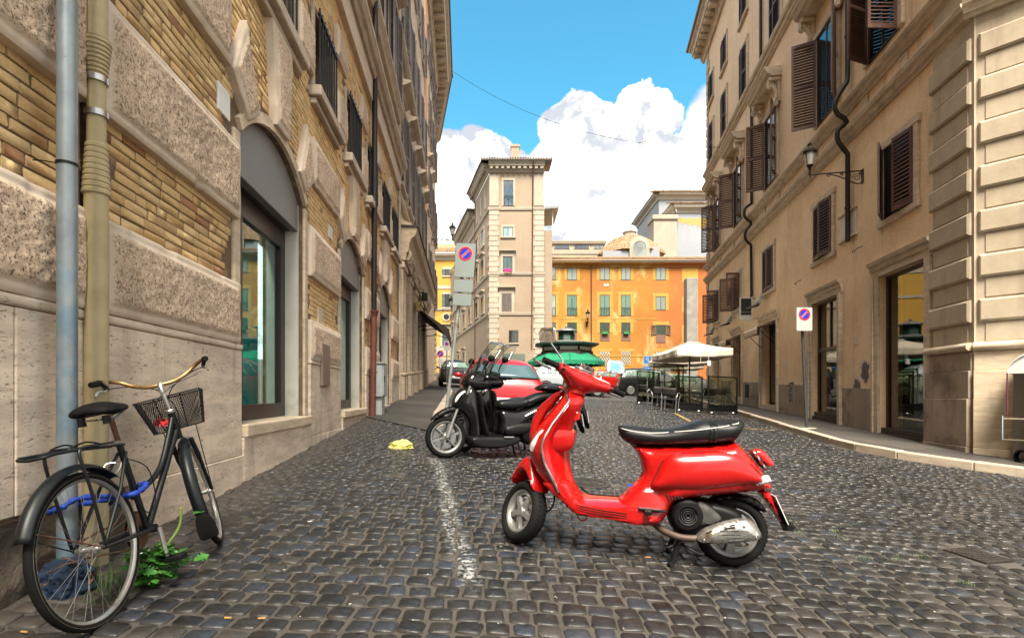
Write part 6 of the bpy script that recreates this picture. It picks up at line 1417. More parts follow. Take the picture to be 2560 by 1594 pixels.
for s in (1, -1): spt(inflate([(.06, .955), (.03, .975), (-.012, .955), (-.012, .93)], lambda x, z: .01, .015, s*.162, s, step=.012), 'reflector', m_redlens, tb)
spt(inflate([(1.40, .965), (1.36, 1.05), (1.27, 1.115), (1.13, 1.10), (1.0, 1.0), (1.04, .90), (1.21, .875), (1.33, .90)], lambda x, z: .13, .10), 'headset', m_blk)
spt(inflate([(1.30, 1.06), (1.20, 1.13), (1.10, 1.12), (1.06, 1.05), (1.15, 1.02)], lambda x, z: .10, .03), 'dashboard', m_blk2)
for s in (1, -1):
    hb = tubes(sc_, 'handlebar', m_black, [(1.12, s*.10, 1.03), (1.07, s*.24, 1.03)], .02, 8); tubes(hb, 'grip', m_rubber, [(1.07, s*.24, 1.03), (1.03, s*.36, 1.025)], .022, 10)
    tubes(sc_, 'brake_lever', m_black, spline([(1.12, s*.22, 1.015), (1.13, s*.28, 1.01), (1.10, s*.37, 1.0)], 4), .008, 6)
    tubes(sc_, 'mirror_stem', m_black, spline([(1.13, s*.2, 1.07), (1.17, s*.26, 1.15), (1.15, s*.34, 1.24)], 5), .008, 6)
    c = Vector((1.145, s*.39, 1.275)); q = MB(); q.sphere(c, .06, 12, 8, (.55, 1.15, .75)); mi = spt(q, 'mirror', m_blk2)
    q = MB(); q.lathe([(.0, 0), (.048, 0), (.05, .004)], 18, Matrix.Translation(c + Vector((-.031, 0, 0))) @ Matrix.Rotation(-pi/2, 4, 'Y') @ Matrix.Diagonal((.75, 1.2, 1, 1))); spt(q, 'mirror_glass', m_mirror, mi)
    q = inflate([(1.50, .71), (1.475, .80), (1.40, .865), (1.34, .86), (1.36, .79), (1.43, .72)], lambda x, z: .02, .035, 0, 1, step=.014); q.v = [(x, s*(y + .135 - .42*max(0, x-1.36)), z) for x, y, z in q.v]; spt(q, 'headlight', m_lens)
    tubes(sc_, 'shield_trim', m_silver, [(1.335, s*.175, .93), (1.37, s*.17, .82)], .013, 6)
    tubes(sc_, 'screen_strut', m_black, [(1.28, s*.16, 1.06), (1.20, s*.17, 1.30)], .014, 6)
q = MB(); q.grid(lambda a, b_: (1.31 - .30*b_ - .16*(2*a-1)**2, (2*a-1)*.27*(1-.25*b_**2) * sqrt(max(0, 1-max(0, b_-.72)**2/.0784)), 1.07 + .46*b_), 16, 14); spt(q, 'windscreen', m_screen, solid=.004)
spt(inflate([(.55, .36), (.30, .40), (.05, .36), (.0, .22), (.2, .16), (.45, .17), (.58, .24)], lambda x, z: .10, .06), 'engine_case', m_black)
spt(inflate([(.35, .30), (.1, .36), (-.2, .40), (-.25, .33), (-.05, .25), (.25, .2)], lambda x, z: .05, .05, -.17), 'muffler', m_muff)
spt(inflate([(.0, .6), (-.18, .70), (-.32, .72), (-.44, .36), (-.40, .35), (-.28, .58), (-.1, .56)], lambda x, z: .07, .02), 'rear_mudguard', m_blk2)
q = MB(); q.hexa([(-.40, -.09, .42), (-.40, .09, .42), (-.395, .09, .42), (-.395, -.09, .42), (-.36, -.09, .60), (-.36, .09, .60), (-.355, .09, .60), (-.355, -.09, .60)]); spt(q, 'number_plate', m_plate)
for s in (1, -1): tubes(sc_, 'stand_leg', m_black, [(.62, s*.1, .20), (.56, s*.14, .02), (.53, s*.15, .0)], .014, 6)
q = MB(); q.box(.72, .86, .19, .215, .272, .29); spt(q, 'passenger_peg', m_steel, bev=.005)
dup(sc_, Matrix.Translation((.16, .62, .021)) @ SM, 'second black scooter half hidden behind the one with the windscreen, nearer the red car')
# ---------------------------------------------------------------- black bicycle leaning by the drainpipe
m_bk = mat('worn_black_frame', (.0035, .006, .0075), .42, .1, var=.3, vs=9, col2=(.10, .045, .025), c2s=7, c2=(.66, .74))
m_rust = mat('rusty_metal', (.16, .075, .045), .7, .4, var=.3, vs=20, col2=(.07, .04, .03), c2s=14)
m_brass = mat('tarnished_bar', (.42, .26, .11), .35, .8, var=.3, vs=18, col2=(.16, .075, .03), c2s=16)
m_alu = mat('dull_alloy', (.5, .5, .48), .35, .9, var=.15, vs=14, col2=(.25, .2, .15), c2s=10, c2=(.6, .75))
_o = Vector((-1.745, 2.29, gz(-1.745, 2.29))); _x = Vector((-.0998573, .9935794, .053184)).normalized(); _y = Vector((-.984845, -.091079, -.1476)); _y = (_y - _x*_y.dot(_x)).normalized(); _z = _x.cross(_y)
BM = axes(_o, _x*.965, _y*.965, _z*.965); bk = thing('bicycle', 'old black bicycle with wire basket chained to the blue grey post', 'bicycle', M=BM)
B0 = Vector((.87, 0, .82)); BS = Matrix.Translation(B0) @ Matrix.Rotation(rad(21), 4, Vector((-.36, 0, .93)).normalized()) @ Matrix.Translation(-B0)
def bt(name, m, pts, r, n=8, T=None, par=None): return tubes(par or bk, name, m, pts, r, n, T)
def bwheel(C, T, nm):
    M = T @ MY(C); q = MB(); R = .342
    q.lathe([(R-.019+.019*cos(a), .019*sin(a)) for a in np.linspace(-pi*.8, pi*.8, 11)], 56, M); w = q.build(nm, m_rubber, bk, local=True, sharp=60)
    q = MB(); q.lathe([(.322, -.016), (.305, -.013), (.298, -.006), (.298, .006), (.305, .013), (.322, .016)], 56, M); q.build('rim', m_alu, w, local=True)
    q = MB(); q.lathe([(.3225, -.0165), (.327, -.0185), (.3275, -.0165)], 56, M); q.lathe([(.3225, .0165), (.327, .0185), (.3275, .0165)], 56, M); q.build('pale_sidewall_line', mat('pale_rubber', (.30, .26, .20), .8), w, local=True, kind='stuff')
    q = MB(); q.lathe([(0, -.055), (.012, -.055), (.012, -.034), (.026, -.03), (.026, -.024), (.014, -.02), (.014, .02), (.026, .024), (.026, .03), (.012, .034), (.012, .055), (0, .055)], 12, M); q.build('hub', m_alu, w, local=True)
    for i in range(32):
        a = 2*pi*i/32; s = 1 if i % 2 else -1; da = (.9 if (i//2) % 2 else -.9); q = MB()
        q.tube([M @ Vector((.024*cos(a+da), .024*sin(a+da), s*.027)), M @ Vector((.299*cos(a), .299*sin(a), s*.004))], .0010, 4, caps=False); q.build('spoke', mat('dull_spoke', (.22, .21, .2), .45, .8, var=.2), w, local=True)
    return w
bwheel((0, 0, .342), Matrix.Identity(4), 'rear_wheel'); bwheel((1.075, 0, .342), BS, 'front_wheel')
bt('down_tube', m_bk, [(.885, 0, .775), (.44, 0, .31)], .017, 10); bt('curved_tube', m_bk, spline([(.86, 0, .85), (.78, 0, .74), (.66, 0, .60), (.54, 0, .535), (.405, 0, .51)], 5), .015, 10)
bt('seat_tube', m_bk, [(.43, 0, .30), (.335, 0, .765)], .016, 10); bt('head_tube', m_bk, [(.897, 0, .72), (.852, 0, .885)], .02, 12)
bt('bottom_bracket', m_bk, [(.435, -.04, .30), (.435, .04, .30)], .022, 12)
for s in (1, -1):
    bt('chain_stay', m_bk, [(.43, s*.03, .30), (.2, s*.045, .32), (0, s*.062, .342)], .010, 8); bt('seat_stay', m_bk, [(.345, s*.018, .72), (.2, s*.05, .56), (0, s*.062, .342)], .008, 8)
    bt('fork_blade', m_bk, spline([(.905, s*.05, .70), (.96, s*.055, .58), (1.02, s*.052, .45), (1.075, s*.05, .342)], 5), [.014]*6+[.011]*9+[.009], 8, BS)
    bt('fender_stay', m_rust if s < 0 else m_bk, [(0, s*.064, .342), (-.30, s*.035, .50)], .003, 6); bt('basket_stay', m_black, [(1.075, s*.055, .342), (1.0, s*.09, .78)], .0028, 6, BS)
    bt('rack_leg', m_bk, spline([(.0, s*.07, .355), (-.03, s*.075, .6), (-.05, s*.07, .765), (.0, s*.068, .79), (.08, s*.065, .785)], 5), .007, 8)
    bt('rack_rail', m_bk, [(.32, s*.03, .76), (.15, s*.06, .775), (-.0, s*.065, .785), (-.19, s*.06, .79)], .007, 8)
bt('rack_end', m_bk, spline([(-.17, -.065, .79), (-.21, -.05, .785), (-.22, 0, .78), (-.21, .05, .785), (-.17, .065, .79)], 4), .007, 8)
for x in (.2, .1, 0, -.1): bt('rack_bar', m_bk, [(x, -.062, .785), (x, .062, .785)], .005, 6)
bt('rack_spring', m_black, spline([(.12, -.05, .79), (.04, -.045, .81), (-.05, -.04, .80), (-.05, .04, .80), (.04, .045, .81), (.12, .05, .79)], 4), .004, 6)
def fender(C, R, a0, a1, T, name, w=.034):
    q = MB(); n = 30
    q.loft([[T @ Vector((C[0] + (R - .014*(k/5-1)**2*1.6 + .0)*cos(a), w*(k/5-1), C[2] + (R - .014*(k/5-1)**2*1.6)*sin(a))) for k in range(11)] for a in np.linspace(a0, a1, n)], False, False, True)
    return q.build(name, m_bk, bk, local=True, solid=.002)
fender((0, 0, .342), .378, rad(46), rad(158), Matrix.Identity(4), 'rear_fender'); fender((1.075, 0, .342), .376, rad(70), rad(196), BS, 'front_fender')
q = inflate([(-.035, 0), (.035, 0), (.05, -.13), (.0, -.145), (-.05, -.13)], lambda x, z: .004, .01, 0, True, step=.02); Tm = BS @ Matrix.Translation((.712, 0, .25)) @ Matrix.Rotation(rad(-12), 4, 'Y') @ Matrix.Rotation(pi/2, 4, 'Z'); q.v = [tuple(Tm @ Vector(v)) for v in q.v]; q.build('mudflap', m_rubber, bk, local=True)
bt('seat_post', m_rust, [(.335, 0, .765), (.31, 0, .90)], .0125, 10); bt('seat_clamp', m_alu, [(.325, -.03, .772), (.325, .03, .772)], .012, 8)
q = MB(); rings = []
for x, w, zt, zb in ((.14, .05, .945, .93), (.15, .09, .965, .90), (.20, .112, .985, .885), (.26, .10, .985, .885), (.33, .055, .972, .90), (.41, .034, .966, .915), (.44, .02, .957, .93)):
    rings.append([(x, w*cos(2*pi*k/16), (zt+zb)/2 + ((zt-zb)/2)*sin(2*pi*k/16)*(1 if sin(2*pi*k/16) > 0 else .7 if abs(cos(2*pi*k/16)) > .6 else .2)) for k in range(16)])
q.loft(rings, True, True, True); sd = q.build('saddle', mat('saddle_black', (.003, .003, .003), .7, spec=.2, var=.2, vs=9), bk, local=True, sub=1)
for s in (1, -1): bt('saddle_spring', m_black, [(.19, s*.055, .915), (.19, s*.055, .875)], .017, 8, None, sd); bt('saddle_rail', m_steel, [(.18, s*.03, .90), (.3, s*.022, .895), (.40, s*.015, .925)], .004, 6, None, sd)
bt('stem', m_alu, [(.852, 0, .885), (.82, 0, 1.0), (.822, 0, 1.03), (.845, 0, 1.05)], [.012, .0125, .015, .017], 10, BS); q = MB(); q.lathe([(.018, -.015), (.026, -.008), (.026, .006), (.018, .012)], 14, BS @ Matrix.Translation((.852, 0, .89)) @ Matrix.Rotation(rad(-21), 4, 'Y')); q.build('headset_nut', m_alu, bk, local=True)
hbpts = lambda s: [(.845, 0, 1.05), (.85, s*.06, 1.05), (.885, s*.13, 1.075), (.90, s*.20, 1.12), (.85, s*.245, 1.135), (.78, s*.262, 1.13), (.73, s*.268, 1.125)]
for s in (1, -1):
    bt('handlebar', m_brass, spline(hbpts(s), 6), .0115, 10, BS); bt('grip', m_rubber, [(.78, s*.262, 1.13), (.66, s*.275, 1.118), (.655, s*.2755, 1.118)], [.016, .0165, .013], 12, BS)
    bt('lever_clamp', m_black, [(.80, s*.262, 1.128), (.81, s*.245, 1.10), (.80, s*.245, 1.085)], .011, 8, BS); bt('brake_lever', m_alu, spline([(.80, s*.245, 1.085), (.74, s*.25, 1.075), (.68, s*.262, 1.075), (.64, s*.272, 1.05)], 5), .006, 8, BS)
    bt('brake_cable', m_black, spline([(.82, s*.24, 1.09), (.92, s*.15, 1.08), (.98, s*.03, 1.02), (.97, -.02*s, .9), (.91, -.02, .80)], 6), .003, 6, BS)
bt('brake_cable', m_black, spline([(.84, -.2, 1.06), (.80, -.05, 1.02), (.76, .06, .92), (.80, .05, .80), (.86, .03, .76)], 6), .003, 6, BS)
# basket of crossed wire
q = MB(); 
def bq(u, v, side):
    w0, w1, d0, d1 = .13, .175, .085, .115; f = v; w = w0 + (w1-w0)*f; d = d0 + (d1-d0)*f; z = .775 + .205*f; cx_ = 1.03
    c = [(-d, -w), (d, -w), (d, w), (-d, w)]; a, b_ = c[side], c[(side+1) % 4]; return Vector((cx_ + a[0] + (b_[0]-a[0])*u, a[1] + (b_[1]-a[1])*u, z))
for side in range(4):
    n = 30 if side % 2 else 20
    for k in range(-12, n):
        for sg in (1, -1):
            pts = []
            for t_ in np.linspace(0, 1, 9):
                u = (k + 12*t_)/n if sg > 0 else 1 - (k + 12*t_)/n
                if -.001 <= u <= 1.001: pts.append(bq(u, t_, side))
            if len(pts) > 1: q.bar(BS @ pts[0], BS @ pts[-1], .0022, .0022)
for k in range(14):
    f = k/13; a, b_ = bq(f, 0, 1), bq(1-f, 0, 3); q.bar(BS @ a, BS @ b_, .0022); 
    if k < 9: a, b_ = bq(k/8, 0, 0), bq(1-k/8, 0, 2); q.bar(BS @ a, BS @ b_, .0022)
bs_ = q.build('basket', m_black, bk, local=True, kind='stuff', fix=False)
for v, r in ((1, .004), (0, .0035)): q = MB(); q.tube([BS @ bq(u, v, s) for s in range(4) for u in (0, .5)], r, 6, loop=True); q.build('basket_rim', m_black, bk, local=True)
for u in (.3, .7): bt('basket_rib', m_black, [bq(u, 0, 3), bq(u, 1, 3)], .0035, 6, BS)
# crank, chain, brake
bt('crank', m_alu, [(.435, -.055, .30), (.44, -.065, .13)], [.012, .010], 8); bt('crank', m_alu, [(.435, .055, .30), (.43, .065, .47)], [.012, .010], 8)
for y, z in ((-.105, .13), (.105, .47)): q = MB(); q.box(.40, .475, y-.045, y+.045, z-.012, z+.012); q.build('pedal', m_black, bk, local=True, bev=.006)
q = MB(); q.lathe([(.0, .045), (.09, .045), (.095, .048), (.09, .05), (0, .05)], 28, MY((.435, 0, .30))); q.build('chainring', m_rust, bk, local=True)
for dz in (.09, -.09): bt('chain', m_rust, [(.435, .048, .30+dz), (0, .048, .342+dz*.4)], .005, 6)
q = inflate([(.36, .24), (.36, .36), (.46, .40), (.53, .33), (.50, .22)], lambda x, z: .012, .02, .06); q.build('chain_guard', m_black, bk, local=True)
for s in (1, -1): bt('brake_arm', m_alu, spline([(.285, 0, .68), (.265, s*.035, .68), (.245, s*.034, .65), (.235, s*.02, .635)], 4), .0035, 6)
bt('rear_cable', m_black, spline([(.30, -.02, .70), (.42, -.06, .62), (.46, -.05, .45), (.36, -.06, .40), (.28, -.05, .5), (.3, -.03, .66)], 6), .0028, 6)
bt('front_brake', m_alu, spline([(.93, -.04, .70), (.955, 0, .725), (.93, .04, .70)], 4), .007, 6, BS)
# blue lock chain in its sleeve
lk_ = thing('chain_lock', 'bright blue sleeved chain lock looped from bicycle frame round the post', 'chain lock', BM @ Vector((.405, 0, .53)))
A_ = [BM @ Vector(p) for p in ((.44, -.03, .535), (.40, -.035, .52), (.27, -.04, .515))]; cpost = Vector((gp_.x, gp_.y, 0))
zz = (BM @ Vector((0, 0, .46))).z; path = A_ + [cpost + Vector((.10, -.04, zz+.05)), cpost + Vector((.03, -.062, zz+.01)), cpost + Vector((-.055, -.03, zz-.02)), cpost + Vector((-.05, .05, zz-.02)), cpost + Vector((.03, .07, zz)), cpost + Vector((.2, .05, zz+.03))] + [BM @ Vector(p) for p in ((.33, .04, .47), (.42, .035, .51), (.445, 0, .535), (.44, -.03, .535))]
P_ = spline([tuple(p) for p in path], 9); rr = random.Random(6)
q = MB(); q.tube(P_, [.0125 + .0028*sin(i*1.3) + rr.uniform(-.0015, .0015) for i in range(len(P_))], 10); q.build('sleeve', mat('blue_sleeve', (.008, .04, .30), .6, var=.3, vs=40, bump=.002, bs=140), lk_)
# rags round the foot of the post
m_rag = mat('dark_blue_rag', (.005, .016, .036), .9, var=.4, vs=14, bump=.006, bs=45)
rg = thing('rag_bundle', 'torn dark blue cloth with rusty straps bundled at the foot of the post', 'rag', (gp_.x, gp_.y, gz(gp_.x, gp_.y)))
q = MB(); c0 = Vector((gp_.x+.01, gp_.y-.02, gz(gp_.x, gp_.y)))
def ragf(a, b_):
    th = 2*pi*a; f = b_; r = .115*(1-.35*f) + .03*noise.noise(Vector((cos(th)*2, sin(th)*2, f*4))) + .02*noise.noise(Vector((cos(th)*7, sin(th)*7, f*9))); r *= (1 if f < .9 else (1-f)*10*.6+.4)
    return c0 + Vector((r*cos(th), r*sin(th), .17*f - .01))
q.grid(ragf, 56, 22); q.build('cloth', m_rag, rg)
for k in range(5):
    z = .03 + .03*k; q = MB(); a0 = k*1.3; q.tube([c0 + Vector(((.118-.3*z)*cos(a), (.118-.3*z)*sin(a), z + .03*sin(a*2+k))) for a in np.linspace(a0, a0+2.2, 10)], .007, 6, flat=.5); q.build('strap', m_rust, rg)
# ---------------------------------------------------------------- parked cars
ST_H = [(0, .35, .56, .62, .76, .70), (.05, .27, .78, .86, .85, .79), (.13, .25, .93, 1.0, .875, .76), (.40, .22, .95, 1.34, .885, .62), (.75, .2, .95, 1.44, .89, .60), (1.9, .2, .94, 1.46, .89, .60), (2.5, .2, .93, 1.38, .89, .60), (3.15, .2, .92, 1.0, .88, .74), (3.8, .22, .80, .84, .85, .74), (4.12, .28, .60, .66, .78, .66), (4.2, .36, .5, .55, .7, .6)]
m_cglass = mat('car_glass', (.012, .016, .016), .04, var=0, coat=.5, spec=.8)
m_cgl2 = mat('car_glass_pale', (.20, .30, .26), .05, var=0, coat=.5)
def car(name, label, M, L, W, H, paint, boxy=0., glass_=None, group=None, lights=True, cat='car'):
    t = thing(name, label, cat, M=M, group=group); sx, sy, sz = L/4.2, W/1.78, H/1.46; glass_ = glass_ or m_cglass
    def ring(i, off=0.):
        x, zb, zl, zt, w, wt = ST_H[i]
        if boxy and i in (2, 3): x = x*(1-boxy*.5); 
        if boxy and i == 7: x += .35*boxy
        if boxy and i == 6: x += .3*boxy; zt += .05
        w += off; wt += off*.7; zt += off
        half = [(0, zb), (w*.82, zb), (w*.97, zb+.10), (w, zb+(zl-zb)*.5), (w*.985, zl-.03), (w*.96, zl), (wt+(w*.96-wt)*.12, zt-(zt-zl)*.12), (wt*.86, zt-.012), (wt*.45, zt+.008), (0, zt+.012)]
        pts = half + [(-y, z) for y, z in half[-2:0:-1]]
        return [Vector((x*sx, y*sy, z*sz)) for y, z in pts]
    q = MB(); q.loft([ring(i) for i in range(len(ST_H))], True, True, True); q.build('body', paint, t, local=True, sub=1, sharp=0)
    def patch(nm, i0, i1, j0, j1, a0, a1, b0, b1, m, off=.008, n=4):
        q = MB(); 
        def f(s, u):
            a = a0 + (a1-a0)*s; b_ = b0 + (b1-b0)*u; A_, B2 = ring(i0, off), ring(i1, off); P_ = A_[j0].lerp(A_[j1 % len(A_)], b_); Q_ = B2[j0].lerp(B2[j1 % len(A_)], b_); return P_.lerp(Q_, a)
        q.grid(f, n, n); return q.build(nm, m, t, local=True, solid=.004)
    N = len(ring(0))
    q = MB(); A_, B2 = ring(2, .012), ring(3, .012); tq = [A_[6].lerp(B2[6], .12), A_[12].lerp(B2[12], .12), B2[11].lerp(A_[11], .1), B2[7].lerp(A_[7], .1)]
    q.grid(lambda s, u: (tq[0].lerp(tq[1], s)).lerp(tq[3].lerp(tq[2], s), u) + Vector((-.012-.03*(1-(2*s-1)**2), 0, .012)), 8, 5); q.build('rear_window', glass_, t, local=True, solid=.006)
    A_, B2 = ring(6, .01), ring(7, .01); tq = [B2[6].lerp(A_[6], .08), B2[12].lerp(A_[12], .08), A_[11].lerp(B2[11], .05), A_[7].lerp(B2[7], .05)]
    q = MB(); q.grid(lambda s, u: (tq[0].lerp(tq[1], s)).lerp(tq[3].lerp(tq[2], s), u) + Vector((.02+.04*(1-(2*s-1)**2), 0, .015)), 8, 5); q.build('windscreen', glass_, t, local=True, solid=.006)
    for j0, j1 in ((5, 6), (N-5, N-6)):
        for i0, i1, a0, a1 in ((3, 4, .3, .95), (4, 5, .06, .47), (4, 5, .53, .97), (5, 6, .05, .8)): patch('side_window', i0, i1, j0, j1, a0, a1, .12, .9, glass_)
    if lights:
        for j0, j1 in ((4, 3), (N-4, N-3)):
            q = patch('tail_light', 1, 2, j0, j1, -.2, .9, -.35, .55, m_redlens, .016); patch('headlight', 8, 9, j0, j1, .2, .95, -.1, .6, m_lens, .016)
        q = MB(); q.box(-.012*sx, .0, -.26, .26, .50*sz, .615*sz); q.build('number_plate', m_plate, t, local=True)
        q = MB(); q.box(.0*sx-.02, .06*sx, -.74*sy, .74*sy, .36*sz, .44*sz); q.build('bumper_insert', m_black, t, local=True, bev=.015)
        tubes(t, 'rear_wiper', m_black, [(.12*sx, 0, 1.0*sz), (.14*sx, -.3, 1.04*sz)], .012, 6)
        tubes(t, 'aerial', m_black, [(.65*sx, 0, 1.44*sz), (.5*sx, 0, 1.68*sz)], .006, 5)
    for x in (.78*sx, 3.4*sx):
        for s in (1, -1):
            Mw = Matrix.Translation((x, s*(W/2-.10), .305*sz)) @ Matrix.Rotation(-s*pi/2, 4, 'X')
            q = MB(); q.lathe([(.20*sz, .09), (.28*sz, .105), (.305*sz, .07), (.305*sz, -.1), (.2*sz, -.1)], 24, Mw); w = q.build('wheel', m_rubber, t, local=True)
            q = MB(); q.lathe([(0, .085), (.06, .095), (.10, .08), (.19*sz, .098), (.20*sz, .09)], 20, Mw); q.build('hubcap', m_silver, w, local=True)
            q = MB(); q.lathe([(.32*sz, .104), (.37*sz, .106)], 24, Mw, a0=pi*.0, a1=2*pi); q.build('wheel_arch', m_black, t, local=True)
            q = MB(); q.box(x+.9*sx*(x < 2)-.05, x+.9*sx*(x < 2)+.05, s*W/2*1.0-.005, s*W/2+.015, .84*sz, .87*sz); 
            if x < 2: q.build('door_handle', paint, t, local=True)
    for s in (1, -1): q = MB(); q.sphere((2.75*sx, s*(W/2+.07), 1.0*sz), .1, 8, 6, (.6, 1, .7)); q.build('wing_mirror', paint, t, local=True)
    return t
def cm(x, y, hx, hy):
    z = SLOPE; X = Vector((hx, hy, 0)); X = (X - z*X.dot(z)).normalized(); return axes((x, y, gz(x, y)), X, z.cross(X), z)
paint = lambda n, c: mat(n, c, .3, .0, var=0, coat=.35)
p_red, p_silver, p_black, p_red2, p_pale = paint('dark_red_car_paint', (.33, .008, .012)), paint('silver_car_paint', (.33, .36, .39)), paint('black_car_paint', (.008, .009, .009)), paint('bright_red_car_paint', (.45, .012, .008)), paint('pale_car_paint', (.48, .50, .50))
car('parked_car', 'dark red hatchback seen from behind at the left kerb, behind the black scooters', cm(-.22, 10.9, -.09, 1), 4.1, 1.78, 1.40, p_red, glass_=mat('blue_rear_glass', (.06, .11, .13), .1, coat=.3, var=0))
car('parked_car', 'silver car half hidden behind the green kiosk', cm(.95, 27.5, 1, -.05), 4.1, 1.7, 1.5, p_silver, glass_=m_cgl2)
car('parked_car', 'black boxy car with roof rails parked left of the cream parasol', cm(6.1, 31.2, 1, -.08), 3.7, 1.65, 1.62, p_black, 1., glass_=m_cgl2)
car('parked_car', 'tiny bright red rounded car in front of the orange wall', cm(5.6, 37.6, .86, -.5), 3.3, 1.5, 1.45, p_red2, .3, glass_=m_cgl2)
car('parked_car', 'pale silver car seen through the glass screens of the cafe', cm(9.2, 34.5, 1, -.1), 4.1, 1.7, 1.45, p_pale, .2, glass_=m_cgl2)
car('parked_car', 'black car in the left lane beyond the tall sign post', cm(-3.05, 28.5, -.16, 1), 3.8, 1.62, 1.5, p_black, .6, glass_=m_cgl2)
car('parked_car', 'second pale car deep in the square behind the parasol poles', cm(13.4, 36.5, 1, -.1), 4.1, 1.7, 1.45, p_silver, .2, glass_=m_cgl2)
# ---------------------------------------------------------------- green kiosk
KX, KY = 2.98, 29.4; kz = gz(KX, KY); ks = thing('news_kiosk', 'octagonal dark green kiosk with scalloped green awning and louvred cap', 'kiosk', (KX, KY, kz))
m_kg = mat('kiosk_green', (.010, .040, .028), .45, var=.2, vs=4); m_aw = mat('green_awning', (.008, .19, .095), .7, var=.18, vs=2.5); m_kr = mat('kiosk_roof_zinc', (.16, .165, .16), .5, .3, var=.2, vs=3)
KM = Matrix.Translation((KX, KY, kz)) @ Matrix.Rotation(pi/8, 4, 'Z'); zk = lambda py: EYE + (HY-py)/FPX*KY - kz
def kl(name, pr, m, par=None, n=8, M=None, caps=True): q = MB(); q.lathe(pr, n, M or KM, caps=caps); return q.build(name, m, par or ks, sharp=15)
kl('plinth', [(1.42, -.1), (1.42, .18)], m_black); kl('body', [(1.34, .18), (1.34, zk(890))], m_kg)
kl('frieze_band', [(1.44, zk(891)), (1.5, zk(889)), (1.5, zk(880)), (1.44, zk(879))], mat('kiosk_brown', (.05, .035, .03), .6)); kl('sign_band', [(1.40, zk(879)+.003), (1.40, zk(868))], m_black)
for i in range(8):
    a = 2*pi*(i+.5)/8 + pi/8; T = Matrix.Translation((KX, KY, kz)) @ Matrix.Rotation(a, 4, 'Z'); q = MB(); r = 1.40*cos(pi/8); q.box(r, r+.02, -.46, .46, zk(878), zk(869.5)); q.v = [tuple(T @ Vector(v)) for v in q.v]; q.build('white_panel', m_plq, ks)
    q = MB(); r = 1.34*cos(pi/8)+.006; q.box(r, r+.03, -.44, .44, .5, zk(915)); q.v = [tuple(T @ Vector(v)) for v in q.v]; w = q.build('window', m_dark, ks)
    q = MB(); q.box(r+.031, r+.05, -.03, .03, .5, zk(915)); q.v = [tuple(T @ Vector(v)) for v in q.v]; q.build('mullion', m_kg, w)
    a2 = 2*pi*i/8 + pi/8; q = MB(); q.tube([(KX+1.36*cos(a2), KY+1.36*sin(a2), kz+.1), (KX+1.36*cos(a2), KY+1.36*sin(a2), kz+zk(890))], .045, 6); q.build('corner_post', m_kg, ks)
rf = kl('roof', [(1.62, zk(866)), (1.82, zk(863)), (1.82, zk(860)), (1.5, zk(857.5)), (.52, zk(851))], m_kr); kl('roof_edge', [(1.60, zk(867)), (1.83, zk(864)), (1.835, zk(861)), (1.60, zk(861))], m_kg, rf)
cu = kl('cupola', [(.44, zk(852)), (.44, zk(829))], m_kg); 
for k in range(7):
    z = zk(851) + (zk(830)-zk(851))*k/7; kl('louvre', [(.445, z+.05), (.475, z), (.445, z+.01)], mat('kiosk_louvre', (.014, .06, .042), .5), cu, caps=False)
kl('cap', [(.46, zk(829)), (.66, zk(828)), (.64, zk(826.5)), (.3, zk(821)), (.06, zk(819)), (.05, zk(817)), (.09, zk(815.5)), (.07, zk(814)), (0, zk(812.5))], m_kr)
q = MB(); n = 64; zi, zo, zv = zk(886), zk(905), zk(911.5)
f8 = lambda a: cos(pi/8)/cos(((a) % (pi/4)) - pi/8)
ringA = [Vector((KX + 1.5*f8(a)*cos(a), KY + 1.5*f8(a)*sin(a), kz+zi)) for a in np.linspace(0, 2*pi, n, False)]; ringB = [Vector((KX + 2.12*f8(a)*cos(a), KY + 2.12*f8(a)*sin(a), kz+zo)) for a in np.linspace(0, 2*pi, n, False)]
q.loft([ringA, ringB], True, False, False); aw = q.build('awning', m_aw, ks, solid=.01)
q = MB(); m = 256
for i in range(m):
    a, b_ = 2*pi*i/m, 2*pi*(i+1)/m; dz = lambda i_: -.02 if i_ % 6 == 0 else -.07 if i_ % 6 in (2, 3, 4) else -.055
    p = [Vector((KX + 2.125*f8(t_)*cos(t_), KY + 2.125*f8(t_)*sin(t_), kz+z)) for t_, z in ((a, zv+dz(i)), (b_, zv+dz(i+1)), (b_, zo), (a, zo))]; q.add(p, [(0, 1, 2, 3)])
q.build('valance', m_aw, aw, solid=.008)
for i in range(8): a = 2*pi*i/8; q = MB(); q.tube([ringA[i*8]+Vector((0, 0, .012)), ringB[i*8]+Vector((0, 0, .012))], .014, 4); q.build('awning_rib', m_kg, aw)
